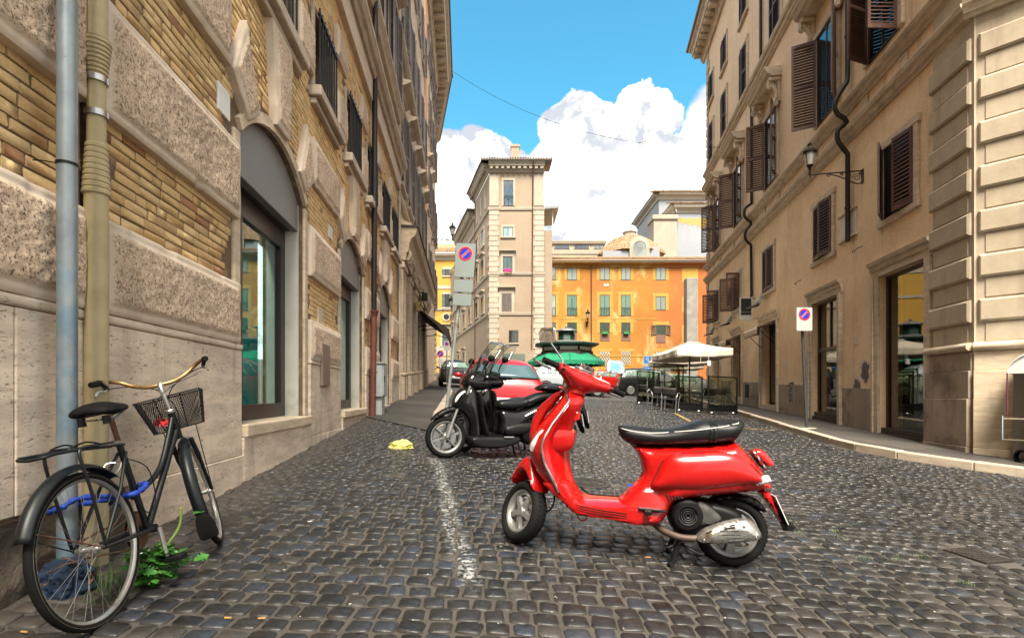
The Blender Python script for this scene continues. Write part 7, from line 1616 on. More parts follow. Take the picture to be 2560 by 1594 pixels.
# ---------------------------------------------------------------- cafe: parasols, screens, chairs, tables
m_canvas = mat('cream_canvas', (.70, .63, .53), .85, var=.06, vs=2, bump=.002, bs=40); m_pole = mat('red_wood_pole', (.16, .045, .025), .5, var=.2, vs=5)
def parasol(x0, x1, y0, y1, ze, zp, label, group):
    cx_, cy_ = (x0+x1)/2, (y0+y1)/2; t = thing('parasol', label, 'parasol', (cx_, cy_, gz(cx_, cy_)), group=group); q = MB()
    c = [(x0, y0), (x1, y0), (x1, y1), (x0, y1)]; P = [Vector((x, y, ze)) for x, y in c]; f = .26
    T_ = [Vector((cx_ + (x-cx_)*f, cy_ + (y-cy_)*f, zp-.10)) for x, y in c]
    rings = []
    for a in np.linspace(0, 1, 5):
        r = []
        for i in range(4):
            A_, B2 = P[i].lerp(T_[i], a), P[(i+1) % 4].lerp(T_[(i+1) % 4], a)
            for s in np.linspace(0, 1, 8, False): p = A_.lerp(B2, s); p.z -= .05*sin(pi*s)*(1-a) + .03*sin(pi*a); r.append(p)
        rings.append(r)
    q.loft(rings, True, False, True); cn = q.build('canopy', m_canvas, t, sharp=25, solid=.006)
    q = MB(); q.loft([[p + Vector((0, 0, .035)) for p in rings[-1]], [Vector((cx_, cy_, zp))]*32], True, False, True); q.loft([[Vector((cx_ + (p.x-cx_)*1.12, cy_ + (p.y-cy_)*1.12, p.z+.012)) for p in rings[-1]], [p + Vector((0, 0, .035)) for p in rings[-1]]], True, False, True); q.build('vent_cap', m_canvas, cn, solid=.005)
    for i in range(4):
        A_, B2 = P[i], P[(i+1) % 4]; n = 24; q = MB(); nn = (B2-A_).cross(Vector((0, 0, 1))).normalized()
        q.grid(lambda s, u: A_.lerp(B2, s) + Vector((0, 0, -.05*sin(pi*s) - .27*u)) + nn*(.02*u*sin(s*n*.9) + .012), n*2, 4); q.build('valance', m_canvas, cn, solid=.004)
    q = MB(); q.tube([(cx_, cy_, gz(cx_, cy_)), (cx_, cy_, zp-.06)], .028, 10); q.build('pole', m_pole, t)
    for i in range(4): q = MB(); q.bar(Vector((cx_, cy_, zp-.12)), P[i] + Vector((0, 0, -.03)), .02, .03); q.build('rib', m_pole, t)
    q = MB(); q.box(cx_-.3, cx_+.3, cy_-.3, cy_+.3, gz(cx_, cy_)-.02, gz(cx_, cy_)+.08); q.build('base', m_darkmetal, t, bev=.02); return t
parasol(5.73, 7.68, 18.6, 21.8, EYE+1.6, EYE+1.98, 'cream square parasol over the cafe tables, in front of the ochre corner', 'cafe parasols')
parasol(6.45, 8.3, 22.3, 25.2, EYE+1.55, EYE+1.9, 'second cream parasol tucked behind the front one', 'cafe parasols')
parasol(7.6, 9.2, 25.7, 28.0, EYE+1.5, EYE+1.85, 'rearmost parasol, only its underside and pole showing', 'cafe parasols')
m_scr = glass('screen_glass', (.86, .90, .80), .03, .2)
def screen(ax, ay, bx, by, h, label, solid_b=True):
    A_, B2 = Vector((ax, ay, gz(ax, ay))), Vector((bx, by, gz(bx, by))); t = thing('glass_screen', label, 'glass screen', A_, group='glass screens round the cafe'); U = Vector((0, 0, 1)); d = (B2-A_).normalized()
    for p in (A_, B2): q = MB(); q.bar(p + U*.05, p + U*h, .045); q.build('post', m_blk2, t)
    for z, hh in ((h-.022, .04), (.32, .04)): q = MB(); q.bar(A_ + U*z + d*.023, B2 + U*z - d*.023, .035, hh); q.build('rail', m_blk2, t)
    q = MB(); q.hexa([A_ + d*.023 + U*.1, B2 - d*.023 + U*.1, B2 - d*.023 + U*.1 + Vector((0, .02, 0)), A_ + d*.023 + U*.1 + Vector((0, .02, 0)), A_ + d*.023 + U*.298, B2 - d*.023 + U*.298, B2 - d*.023 + U*.298 + Vector((0, .02, 0)), A_ + d*.023 + U*.298 + Vector((0, .02, 0))]); q.build('kick_panel', m_blk2, t)
    nn = d.cross(U)*.004; q = MB(); q.hexa([A_ + d*.024 + U*.342 - nn, B2 - d*.024 + U*.342 - nn, B2 - d*.024 + U*.342 + nn, A_ + d*.024 + U*.342 + nn, A_ + d*.024 + U*(h-.044) - nn, B2 - d*.024 + U*(h-.044) - nn, B2 - d*.024 + U*(h-.044) + nn, A_ + d*.024 + U*(h-.044) + nn]); q.build('pane', m_scr, t)
    for a, b_ in ((.35, h-.05), (h-.05, .35)): q = MB(); q.bar(A_ + d*.03 + U*a - nn*5, B2 - d*.03 + U*b_ - nn*5, .012); q.build('brace_rod', m_blk2, t)
    for f in (.12, .88): 
        p = A_.lerp(B2, f); q = MB(); q.sphere(p + Vector((0, -.02, .06)), .05, 8, 5, (1.4, .5, .6)); q.build('foot', m_steel, t); q = MB(); q.sphere(p + Vector((.04, -.05, .03)), .03, 8, 5); q.build('caster', m_rubber, t)
g1, g2 = ground(1690, 1029), ground(1755, 1032); screen(g1.x, g1.y, g2.x, g2.y, 1.27, 'front glass screen with dark kick panel, left of its twin by the kerb')
g1, g2 = ground(1771, 1035), ground(1842, 1037); screen(g1.x, g1.y, g2.x, g2.y, 1.32, 'front glass screen with crossed rods nearest the kerb')
g1, g2 = ground(1648, 1017), ground(1634, 1006); screen(g1.x, g1.y, g2.x, g2.y, 1.35, 'narrow glass screen seen end on at the left of the cafe chairs')
screen(6.0, 22.6, 7.2, 22.5, 1.75, 'taller glass screen at the back of the cafe tables'); screen(5.2, 22.2, 5.95, 22.6, 1.4, 'low glass screen at the back left of the cafe')
m_rattan = mat('dark_rattan', (.022, .019, .018), .6, var=.3, vs=30, bump=.002, bs=120); m_chr = mat('chair_tube', (.42, .42, .42), .35, .8, var=.1)
def chair0_():
    t = thing('cafe_chair', 'cafe chair', 'chair', (0, 0, 0)); B = lambda q, n, m, par=None, **k: q.build(n, m, par or t, local=True, **k)
    for s in (1, -1):
        for x in (.2, -.2): q = MB(); q.tube([(x, s*.24, 0), (x*.97, s*.235, .44)], .012, 8); B(q, 'leg', m_chr)
        q = MB(); q.tube(spline([(.2, s*.24, .43), (.21, s*.265, .60), (.08, s*.27, .68), (-.12, s*.265, .66), (-.22, s*.25, .55), (-.23, s*.24, .44)], 5), .012, 8); B(q, 'arm', m_chr)
    q = MB(); q.box(-.22, .22, -.23, .23, .435, .46); B(q, 'seat', m_rattan, bev=.012)
    q = MB(); q.grid(lambda a, b_: (-.235 - .06*b_ - .03*(1-(2*a-1)**2), (2*a-1)*.235, .56 + .27*b_), 8, 4); B(q, 'backrest', m_rattan, solid=.02)
    for s in (1, -1): q = MB(); q.tube([(-.20, s*.22, .44), (-.245, s*.225, .6), (-.285, s*.225, .84)], .011, 8); B(q, 'back_post', m_chr)
    return t
CH = [(1640, 1024, 95, 'outer cafe chair with its back to the street, left of the front glass screen'), (1674, 1030, 60, 'cafe chair turned sideways against the front glass screen'), (1662, 1018, 200, 'cafe chair behind the sideways one, facing the black car'), (1712, 1018, 20, 'cafe chair behind the left front glass pane'), (1740, 1016, 170, 'cafe chair beside the parasol pole, behind glass'), (1763, 1022, 100, 'cafe chair in the gap between the two front glass screens'), (1795, 1018, 85, 'cafe chair with dark back behind the crossed rods'), (1812, 1012, 250, 'cafe chair deep behind the screen nearest the kerb'), (1612, 1010, 40, 'leftmost cafe chair by the small table in the open')]
c0_ = chair0_()
def place(i, p, a): return slope_M(p.x, p.y, rad(a))
for i, (px, py, a, lb) in enumerate(CH):
    M = place(i, ground(px, py), a)
    if i == 0: c0_.matrix_basis = M; WM[c0_.name] = M; c0_['label'] = lb; c0_['group'] = 'cafe chairs under the parasols'
    else: dup(c0_, M, lb, 'cafe chairs under the parasols')
for px, py, lb in ((1655, 1012, 'small pale cafe table left of the glass screens'), (1722, 1012, 'cafe table behind the left front screen'), (1790, 1010, 'cafe table behind the crossed rod screen')):
    p = ground(px, py); t = thing('cafe_table', lb, 'table', p, group='cafe tables'); q = MB(); q.box(p.x-.34, p.x+.34, p.y-.34, p.y+.34, p.z+.71, p.z+.735); q.build('tabletop', mat('table_grey', (.40, .39, .37), .35, .2), t, bev=.006)
    q = MB(); q.tube([p, p + Vector((0, 0, .71))], .025, 8); q.build('stem', m_chr, t); q = MB(); q.lathe([(0, 0), (.24, 0), (.24, .012), (.03, .03)], 16, Matrix.Translation(p)); q.build('foot', m_darkmetal, t)
p = ground(1772, 1000); t = thing('menu_board', 'white box hanging from a cord by the parasol edge', 'sign', at(1772, 905, 18.4)); q = MB(); c = at(1772, 908, 18.45); q.box(c.x-.06, c.x+.06, c.y-.04, c.y+.04, c.z-.09, c.z+.09); q.build('box', m_white, t, bev=.01); q = MB(); q.tube([c + Vector((0, 0, .09)), c + Vector((0, .05, .35))], .006, 5); q.build('cord', m_white, t)
# ---------------------------------------------------------------- road signs
m_galv = mat('galvanised_pole', (.30, .32, .31), .5, .4, var=.25, vs=8, col2=(.18, .17, .15), c2s=6); m_spanel = mat('sign_panel_grey', (.22, .255, .245), .4, var=.05, vs=3); m_swhite = mat('sign_white', (.42, .42, .395), .4, var=.05)
m_sred = mat('sign_red', (.50, .018, .02), .4, var=.05); m_sblue = mat('sign_blue', (.012, .028, .42), .4, var=.05); m_sblack = mat('sign_edge', (.02, .02, .022), .5); m_pblue = mat('parking_blue', (.015, .20, .62), .4, var=.03)
def rrect(w, h, r, n=5):
    o = []
    for cx_, cz_, a0 in ((w/2-r, h/2-r, 0), (-w/2+r, h/2-r, pi/2), (-w/2+r, -h/2+r, pi), (w/2-r, -h/2+r, 3*pi/2)):
        for k in range(n): a = a0 + pi/2*k/(n-1); o.append((cx_ + r*cos(a), cz_ + r*sin(a)))
    return o
def plate(t, M, pts, d0, d1, nm, m, par=None): q = MB(); q.prism(pts, lambda p: M @ Vector((p[0], -d0, p[1])), lambda p: M @ Vector((p[0], -d1, p[1]))); return q.build(nm, m, par or t)
circ = lambda r, n=40: [(r*cos(2*pi*i/n), r*sin(2*pi*i/n)) for i in range(n)]
def annulus(t, M, r0, r1, d0, d1, nm, m, par): q = MB(); q.lathe([(r0, d0), (r0, d1), (r1, d1), (r1, d0), (r0, d0)], 40, M @ Matrix.Rotation(pi/2, 4, 'X')); return q.build(nm, m, par, sharp=20)
def nopark(t, M, r, par):
    plate(t, M, circ(r*1.05), .004, .0055, 'white_disc', m_swhite, par); plate(t, M, circ(r*.80), .0056, .0065, 'blue_disc', m_sblue, par); annulus(t, M, r*.76, r, .0066, .0085, 'red_ring', m_sred, par)
    R_ = M @ Matrix.Rotation(rad(-45), 4, 'Y')
    plate(t, R_, [(-r*.80, -r*.15), (r*.80, -r*.15), (r*.80, r*.15), (-r*.80, r*.15)], .0066, .0070, 'slash_edge', m_swhite, par); plate(t, R_, [(-r*.80, -r*.095), (r*.80, -r*.095), (r*.80, r*.095), (-r*.80, r*.095)], .0071, .0082, 'slash', m_sred, par)
def signpost(name, label, base, top, r, lean=(0, 0)):
    t = thing(name, label, 'road sign', base); q = MB(); q.tube([base + Vector((0, 0, -.05)), Vector((base.x+lean[0], base.y+lean[1], top))], r, 12); q.build('pole', m_galv, t); return t
# tall sign by the black scooters
b0 = Vector((-1.22, 9.55, gz(-1.22, 9.55))); YS = 9.5
c1 = at(1163, 652, YS); t = signpost('parking_sign', 'tall no parking sign with two blank plates under it behind the black scooter', b0, at(1163, 615, YS).z, .03, (c1.x-b0.x, 0))
sw, shh = 52/FPX*YS, 86/FPX*YS; tilt = Matrix.Rotation(rad(4), 4, 'Y'); T1 = Matrix.Translation(c1 + Vector((0, -.045, 0))) @ Matrix.Rotation(rad(-6), 4, 'Z') @ tilt
for k, (hh, z) in enumerate(((shh, 0), (.235, -shh/2-.145), (.225, -shh/2-.39))):
    w = sw*(1 - .03*k); T = T1 @ Matrix.Translation((0, 0, z)); pn = plate(t, T, rrect(w, hh, .03), -.002, .002, 'panel', m_sblack); plate(t, T, rrect(w-.012, hh-.012, .026), .0021, .0038, 'face', m_spanel, pn)
    if k == 0: nopark(t, T @ Matrix.Translation((0, 0, .115)), .124, pn)
for z in (.2, -.2, -.45, -.7): q = MB(); q.lathe([(.031, -.015), (.036, -.015), (.036, .015), (.031, .015)], 12, Matrix.Translation(c1 + Vector((0, 0, z)))); q.build('clamp', m_galv, t)
# sign on the right pavement
b0 = ground(2016, 1066); b0 = Vector((7.22, 13.1, gz(7.22, 13.1)+.125)); YS = 13.0; c1 = at(2008, 798, YS)
t = signpost('parking_sign', 'no parking sign on a dark pole on the right pavement', b0, at(2008, 772, YS).z, .035, (c1.x-b0.x, -.02)); t.children[0].data.materials[0] = mat('dark_pole', (.055, .06, .06), .5, .3, var=.2, vs=6)
T = Matrix.Translation(c1 + Vector((0, -.05, 0))) @ Matrix.Rotation(rad(4), 4, 'Z'); pn = plate(t, T, rrect(.41, .58, .03), -.002, .002, 'panel', m_sblack); plate(t, T, rrect(.395, .565, .026), .0021, .0038, 'face', m_swhite, pn); nopark(t, T @ Matrix.Translation((0, 0, .11)), .145, pn)
q = MB(); q.lathe([(.035, .93), (.037, .93), (.037, .95), (.035, .95)], 12, Matrix.Translation(b0 + Vector(((c1.x-b0.x)*.3, 0, 0)))); q.build('tape', m_swhite, t)
q = MB(); q.lathe([(0, .0), (.22, .0), (.2, .012), (0, .016)], 14, Matrix.Translation(b0)); q.build('mortar_collar', m_kerb, t)
# two small signs down the left lane
b0 = ground(1100, 957); YS = 33; c1 = at(1101, 884, YS); t = signpost('parking_sign', 'round no parking disc over two white plates at the far left corner', Vector((c1.x-.05, YS, gz(c1.x, YS))), c1.z, .03); T = Matrix.Translation(c1 + Vector((0, -.05, 0))); nopark(t, T, .20, t)
for z in (-.37, -.55): plate(t, T @ Matrix.Translation((0, 0, z)), rrect(.33, .16, .02), -.002, .003, 'plate', m_swhite)
YS = 28; c1 = at(1117, 864, YS); t = signpost('parking_sign', 'small rectangular no parking sign under the brown awning end', Vector((c1.x, YS, gz(c1.x, YS))), c1.z+.2, .03); T = Matrix.Translation(c1 + Vector((0, -.05, 0))); pn = plate(t, T, rrect(.29, .50, .03), -.002, .002, 'panel', m_swhite); nopark(t, T @ Matrix.Translation((0, 0, .10)), .105, pn)
YS = 45; c1 = at(1209, 891, YS); t = signpost('blue_sign', 'white sign with blue arrow disc on the tan tower corner', Vector((c1.x, YS, gz(c1.x, YS))), c1.z+.2, .03); T = Matrix.Translation(c1 + Vector((0, -.05, 0))); pn = plate(t, T, rrect(.30, .42, .02), -.002, .003, 'panel', m_swhite); plate(t, T @ Matrix.Translation((.02, 0, 0)), circ(.11, 20), .004, .006, 'disc', m_sblue, pn); plate(t, T @ Matrix.Translation((.02, 0, 0)), circ(.05, 16), .0062, .008, 'centre', m_swhite, pn)
# mirror-written parking sign
YS = 27.0; c1 = at(1618, 899, YS); t = signpost('parking_sign', 'blue parking sign with reversed P above the black boxy car', Vector((c1.x, YS, gz(c1.x, YS))), c1.z+.1, .025); T = Matrix.Translation(c1 + Vector((0, -.05, 0))); w = .35
pn = plate(t, T, rrect(w+.03, w+.03, .03), -.002, .002, 'panel', m_swhite); plate(t, T, rrect(w, w, .025), .0021, .004, 'blue_field', m_pblue, pn)
outer = [(.062, -.12), (.062, .125), (-.01, .125)] + [(-.01 + .075*cos(a), .05 + .075*sin(a)) for a in np.linspace(pi/2, 3*pi/2, 12)] + [(.02, -.025), (.02, -.12)]
plate(t, T, outer, .0042, .0058, 'letter', m_swhite, pn)
plate(t, T, [(.02, .085), (-.005, .085)] + [(-.005 + .037*cos(a), .05 + .037*sin(a)) for a in np.linspace(pi/2, 3*pi/2, 10)] + [(.02, .013)], .006, .0068, 'letter_counter', m_pblue, pn)
plate(t, T @ Matrix.Translation((0, 0, -.27)), rrect(w, .15, .015), -.002, .003, 'plate', m_swhite); p2 = plate(t, T @ Matrix.Translation((0, 0, -.42)), rrect(w*1.15, .14, .015), -.002, .003, 'arrow_plate', m_pblue)
plate(t, T @ Matrix.Translation((0, 0, -.42)), [(-.15, -.014), (.07, -.014), (.07, -.045), (.15, 0), (.07, .045), (.07, .014), (-.15, .014)], .0035, .005, 'arrow', m_swhite, p2)
# ---------------------------------------------------------------- things on the walls and pavements
cab = thing('utility_cabinet', 'grey utility cabinet on a plinth against the left wall by the rust red pipe', 'cabinet', FL.P(11.9, -.6, .2)); m_cab = mat('cabinet_grey', (.36, .39, .39), .55, var=.12, vs=3, col2=(.28, .30, .29), c2s=2)
g = gz(*FL.P(11.9, 0, .2).xy) - EYE
q = MB(); q.fbox(FL, 11.68, 12.12, g-.05, g+.40, .03, .30); q.build('plinth', m_cab, cab, bev=.008); q = MB(); q.fbox(FL, 11.62, 12.2, g+.402, g+1.12, .03, .32); bd = q.build('box', m_cab, cab, bev=.01); q = MB(); q.fbox(FL, 11.59, 12.23, g+1.122, g+1.15, .02, .35); q.build('lid', m_cab, cab, bev=.008)
q = MB(); q.fbox(FL, 11.64, 12.18, g+.43, g+1.10, .321, .345); d_ = q.build('door', m_cab, cab, bev=.006); q = MB(); q.fbox(FL, 11.72, 11.76, g+.72, g+.86, .346, .36); q.build('handle', m_black, d_)
q = MB(); q.prism([(.06*cos(a)*(1+.3*sin(3*a)), .028*sin(a)*(1+.3*cos(5*a))) for a in np.linspace(0, 2*pi, 18, False)], lambda p: FL.P(11.619, g+.93+p[1], .17+p[0]), lambda p: FL.P(11.616, g+.93+p[1], .17+p[0])); q.build('sticker_scraps', mat('torn_sticker', (.30, .20, .10), .8, var=.4, vs=30), cab)
# brown shop awning, far left, with folding arms and shop lamps
aw = thing('shop_awning', 'dark brown awning stretched over the pavement from the left shop front', 'awning', FL.P(25, 3.7, 0)); m_baw = mat('brown_awning', (.028, .017, .014), .8, var=.2, vs=2)
a0, a1 = 22.8, 27.0; q = MB(); q.grid(lambda s, u: FL.P(a0 + (a1-a0)*s, 3.72 - .92*u - .03*sin(pi*u), .05 + 1.38*u), 12, 8); q.build('canvas', m_baw, aw, solid=.015)
q = MB(); q.grid(lambda s, u: FL.P(a0 + (a1-a0)*s, 2.80 - .42*u, 1.43 + .02*sin(s*40)*u), 40, 3); q.build('valance', m_baw, aw, solid=.01)
q = MB(); q.prism([(.05, 3.72), (1.43, 2.8), (1.43, 2.4), (1.38, 2.4), (.9, 3.0)], lambda p: FL.P(a0, p[1], p[0]), lambda p: FL.P(a0+.015, p[1], p[0])); q.build('side_flap', m_baw, aw)
for u in (a0+.15, a0+1.5, a1-.2): q = MB(); q.tube([FL.P(u, 2.9, .05), FL.P(u+.3, 3.0, .7), FL.P(u, 2.78, 1.4)], .02, 6); q.build('folding_arm', m_black, aw)
q = MB(); q.tube([FL.P(a0, 2.79, 1.42), FL.P(a1, 2.79, 1.42)], .03, 8); q.build('front_bar', m_black, aw)
for u, z, lb in ((22.2, 4.05, 'square black shop lantern above the brown awning'), (21.3, 3.5, 'yellow alarm box on the stone shop front by the awning')):
    t = thing('wall_fitting', lb, 'lamp' if z > 4 else 'alarm box', FL.P(u, z, .25)); q = MB()
    if z > 4:
        q.fbox(FL, u-.12, u+.12, z-.15, z+.15, .35, .6); q.build('lantern', m_darkmetal, t, bev=.02); q = MB(); q.tube([FL.P(u, z+.1, .1), FL.P(u, z+.2, .45)], .02, 6); q.build('bracket', m_darkmetal, t); q = MB(); q.fbox(FL, u-.08, u+.08, z-.12, z+.08, .601, .61); q.build('glass', m_lampglass, t)
    else: q.fbox(FL, u-.1, u+.1, z-.2, z+.2, .18, .32); q.build('box', mat('yellow_box', (.40, .27, .06), .6, var=.1), t, bev=.015); q = MB(); q.fbox(FL, u-.05, u+.05, z-.05, z+.05, .321, .34); q.build('grille', m_black, t)
# right wall fittings
def floodlight(u, z, lb):
    t = thing('floodlight', lb, 'floodlight', FR.P(u, z, .1)); q = MB(); q.tube([FR.P(u, z+.25, 0), FR.P(u, z+.22, .3), FR.P(u, z, .42)], .02, 6); q.build('arm', m_galv, t); q = MB(); q.hexa([FR.P(u-.16, z-.06, .28), FR.P(u+.16, z-.06, .28), FR.P(u+.16, z-.16, .72), FR.P(u-.16, z-.16, .72), FR.P(u-.13, z+.04, .28), FR.P(u+.13, z+.04, .28), FR.P(u+.13, z-.10, .72), FR.P(u-.13, z-.10, .72)]); q.build('head', m_darkmetal, t, bev=.01)
    q = MB(); q.hexa([FR.P(u-.10, z+.05, .2), FR.P(u+.10, z+.05, .2), FR.P(u+.10, z+.05, .36), FR.P(u-.10, z+.05, .36), FR.P(u-.05, z+.36, .16), FR.P(u+.05, z+.36, .16), FR.P(u+.05, z+.36, .24), FR.P(u-.05, z+.36, .24)]); q.build('ballast', m_spanel, t, bev=.01)
floodlight(21.6, 3.62, 'black floodlight over the dark shop doorway beside the hanging sign'); floodlight(26.3, 3.5, 'smaller floodlight over the doorway left of the hanging sign'); floodlight(30.2, 3.45, 'far floodlight over the doorway behind the cream parasol')
t = thing('hanging_sign', 'white framed hanging sign with blank black panel on the ochre wall', 'sign', FR.P(22.9, 3.3, .35)); u = 22.95
T_ = lambda d, z, e: FR.P(u + e, z, d)
for (d0, d1, z0, z1, e0, e1, nm, m) in ((.16, .66, 3.18, 4.16, -.05, .05, 'frame', m_swhite), (.20, .62, 3.40, 4.11, -.058, -.051, 'black_panel', m_dark), (.20, .62, 3.52, 3.53, -.062, -.0585, 'white_line', m_swhite)):
    q = MB(); q.hexa([T_(d0, z0, e0), T_(d1, z0, e0), T_(d1, z0, e1), T_(d0, z0, e1), T_(d0, z1, e0), T_(d1, z1, e0), T_(d1, z1, e1), T_(d0, z1, e1)]); q.build(nm, m, t)
for z in (3.24, 4.10): q = MB(); q.tube([FR.P(u, z, 0), FR.P(u, z, .165)], .015, 6); q.build('bracket', m_black, t)
m_taw = mat('beige_awning', (.42, .34, .25), .85, var=.12, vs=3)
for a, c, lb in ((20.25, 22.05, 'small beige roll awning half open over the doorway by the hanging sign'), (25.15, 26.7, 'second beige awning over the doorway nearer the parasol')):
    t = thing('shop_awning', lb, 'awning', FR.P((a+c)/2, 2.6, .1), group='beige shop awnings'); q = MB(); q.grid(lambda s, v: FR.P(a + (c-a)*s, 2.72 - .15*v, .1 + .62*v), 6, 4); cv = q.build('canvas', m_taw, t, solid=.01)
    q = MB(); q.grid(lambda s, v: FR.P(a + (c-a)*s, 2.57 - (.30 + .03*cos(s*50))*v, .73 + .012*sin(s*36)*v), 48, 3); q.build('valance', m_taw, cv, solid=.008); q = MB(); q.grid(lambda s, v: FR.P(c - .004, 2.70 - .15*s - (.25)*v*(1), .12 + .6*s), 6, 3); q.build('side_valance', m_taw, cv, solid=.006)
    for uu in (a+.05, c-.05): q = MB(); q.tube([FR.P(uu, 1.9, .06), FR.P(uu, 2.56, .71)], .014, 6); q.build('arm', m_black, t)
for u, z, w, h, lb in ((19.4, .72, .12, .18, 'tiny grey bell plate right of the awning doorway'), (17.5, .66, .13, .2, 'tiny grey plate left of the right pavement sign pole'), (14.1, 1.02, .14, .2, 'small enamel number plate between the two big shop windows'), (23.5, .55, .13, .18, 'tiny plate between the two awning doorways')): plaque(FR, u-w/2, u+w/2, z+.3, z+.3+h, lb, m_plq, .03, False)
plaque(FR, 23.9, 24.5, -.15, .45, 'dark square vent in the grey dado beneath the hanging sign', m_dark, .035, False, 'wall_vent', 'vent'); plaque(FR, 18.55, 18.95, -.28, .42, 'torn poster patch on the dado left of the sign pole', mat('torn_poster', (.30, .28, .25), .8, var=.5, vs=14, col2=(.07, .06, .055), c2s=9, c2=(.45, .55)), .03, False, 'poster', 'poster')
for u, z, lb in ((13.9, 3.75, 'curled iron shutter hook left of the near mezzanine window'), (18.0, 3.75, 'curled iron shutter hook left of the middle mezzanine window')):
    t = thing('shutter_hook', lb, 'hook', FR.P(u, z, 0)); q = MB(); q.tube(spline([FR.P(u-.15, z+.06, .0), FR.P(u, z+.03, .08), FR.P(u+.12, z-.03, .09), FR.P(u+.2, z, .09), FR.P(u+.16, z+.05, .09)], 5), .010, 6); q.build('iron', m_darkmetal, t)
# bare patches of plaster by the second shop window
rr = random.Random(21)
for k, (cu, cz, ru, rz) in enumerate(((13.62, .58, .2, .3), (14.05, .16, .2, .26))):
    pts = [(cu + ru*cos(a)*rr.uniform(.65, 1.15), cz + rz*sin(a)*rr.uniform(.7, 1.15)) for a in np.linspace(0, 2*pi, 22, False)]
    big = [(cu + (x-cu)*1.25 + .03, cz + (z-cz)*1.2 + .02) for x, z in pts]; q = MB(); q.fprism(FR, big, .0005, .004); q.build('plaster_edge', mat('pale_plaster', (.50, .46, .40), .9, var=.15), och); q = MB(); q.fprism(FR, pts, .0042, .006); q.build('bare_cement', mat('bare_cement', (.13, .11, .10), .9, var=.25, vs=10), och)
# inside the shops: clothed dummy, counter, lamps, floor sign
mq = thing('mannequin', 'headless shop mannequin in patterned top, dark jeans and lime shoes inside the big window', 'mannequin', FR.P(11.8, -.76, -.38))
def body(rows, m, nm, par, ox=0): 
    q = MB(); q.loft([[FR.P(11.80 + cu + wu*cos(2*pi*k/14), z, -.38 + cd + wd*sin(2*pi*k/14)) for k in range(14)] for z, cu, cd, wu, wd in rows], True, True, True); return q.build(nm, m, par, sub=1)
zb = -.76; m_jean = mat('dark_jeans', (.012, .022, .045), .8, var=.2, vs=8); m_top = mat('patterned_top', (.42, .32, .26), .8, var=.2, vs=8, col2=(.02, .02, .02), c2s=14, c2=(.48, .54))
for s in (1, -1): body([(zb+.86, s*.07, 0, .085, .09), (zb+.6, s*.085, .0, .075, .08), (zb+.45, s*.085, .01, .055, .06), (zb+.25, s*.085, 0, .055, .06), (zb+.08, s*.085, 0, .045, .05)], m_jean, 'trouser_leg', mq); body([(zb+.085, s*.085, 0, .045, .05), (zb+.06, s*.085, .05, .05, .12), (zb+.005, s*.085, .06, .05, .13)], mat('lime_shoe', (.22, .62, .03), .6), 'shoe', mq)
body([(zb+.82, 0, 0, .15, .11), (zb+1.0, 0, 0, .14, .10), (zb+1.18, 0, 0, .17, .12), (zb+1.33, 0, 0, .20, .11), (zb+1.42, 0, 0, .12, .08), (zb+1.47, 0, 0, .06, .06)], m_top, 'top', mq)
for s in (1, -1): body([(zb+1.38, s*.19, 0, .06, .06), (zb+1.2, s*.23, .01, .055, .055), (zb+1.05, s*.22, .05, .045, .05), (zb+.85, s*.19, .1, .035, .035)], m_top, 'sleeve', mq)
t = thing('display_counter', 'long dark counter with pale top edge inside the big right shop window', 'counter', FR.P(12.2, -.8, -1.2)); q = MB(); q.fbox(FR, 11.6, 12.75, -.8, .15, -1.7, -1.1); q.build('body', m_dark, t); q = MB(); q.fbox(FR, 11.58, 12.77, .152, .19, -1.72, -1.08); q.build('top', mat('pale_wood', (.42, .34, .18), .5, var=.2), t)
m_lamp = mat('lit_bulb', (1, .9, .7), .5, var=0, emit=(1, .82, .5), es=2.2)
for u, z, d, lb in ((15.9, 1.0, -1.5, 'lit bulb inside the second shop window, the brighter right one'), (16.4, .85, -1.3, 'dimmer lit bulb inside the second shop window, left one')):
    t = thing('ceiling_lamp', lb, 'lamp', FR.P(u, z, d)); q = MB(); q.sphere(FR.P(u, z, d), .05, 10, 7); q.build('bulb', m_lamp, t); q = MB(); q.tube([FR.P(u, z+.05, d), FR.P(u, z+1.7, d)], .008, 5); q.build('cord', m_black, t)
t = thing('floor_sign', 'blue folding floor sign inside the second shop window', 'floor sign', FR.P(16.1, -.55, -.5)); q = MB(); q.loft([[FR.P(16.1-w, z, -.5+e), FR.P(16.1+w, z, -.5+e), FR.P(16.1+w, z, -.5-e), FR.P(16.1-w, z, -.5-e)] for z, w, e in ((-.54, .3, .16), (-.05, .05, .02))], True, True, False); q.build('panel', mat('blue_plastic', (.01, .13, .5), .4), t); q = MB(); q.sphere(FR.P(16.1, -.02, -.5), .05, 8, 6); q.build('handle', mat('blue_plastic', (.01, .13, .5), .4), t)
t = thing('shop_bar', 'dark bar counter with an orange light strip behind the second shop window', 'counter', FR.P(16.2, -.5, -2)); q = MB(); q.fbox(FR, 15.2, 16.9, -.6, .35, -2.3, -1.8); q.build('body', m_dark, t); q = MB(); q.fbox(FR, 16.4, 16.85, .45, .5, -1.85, -1.8); q.build('light_strip', mat('orange_strip_light', (1, .3, .05), .5, var=0, emit=(1, .22, .05), es=.8), t)
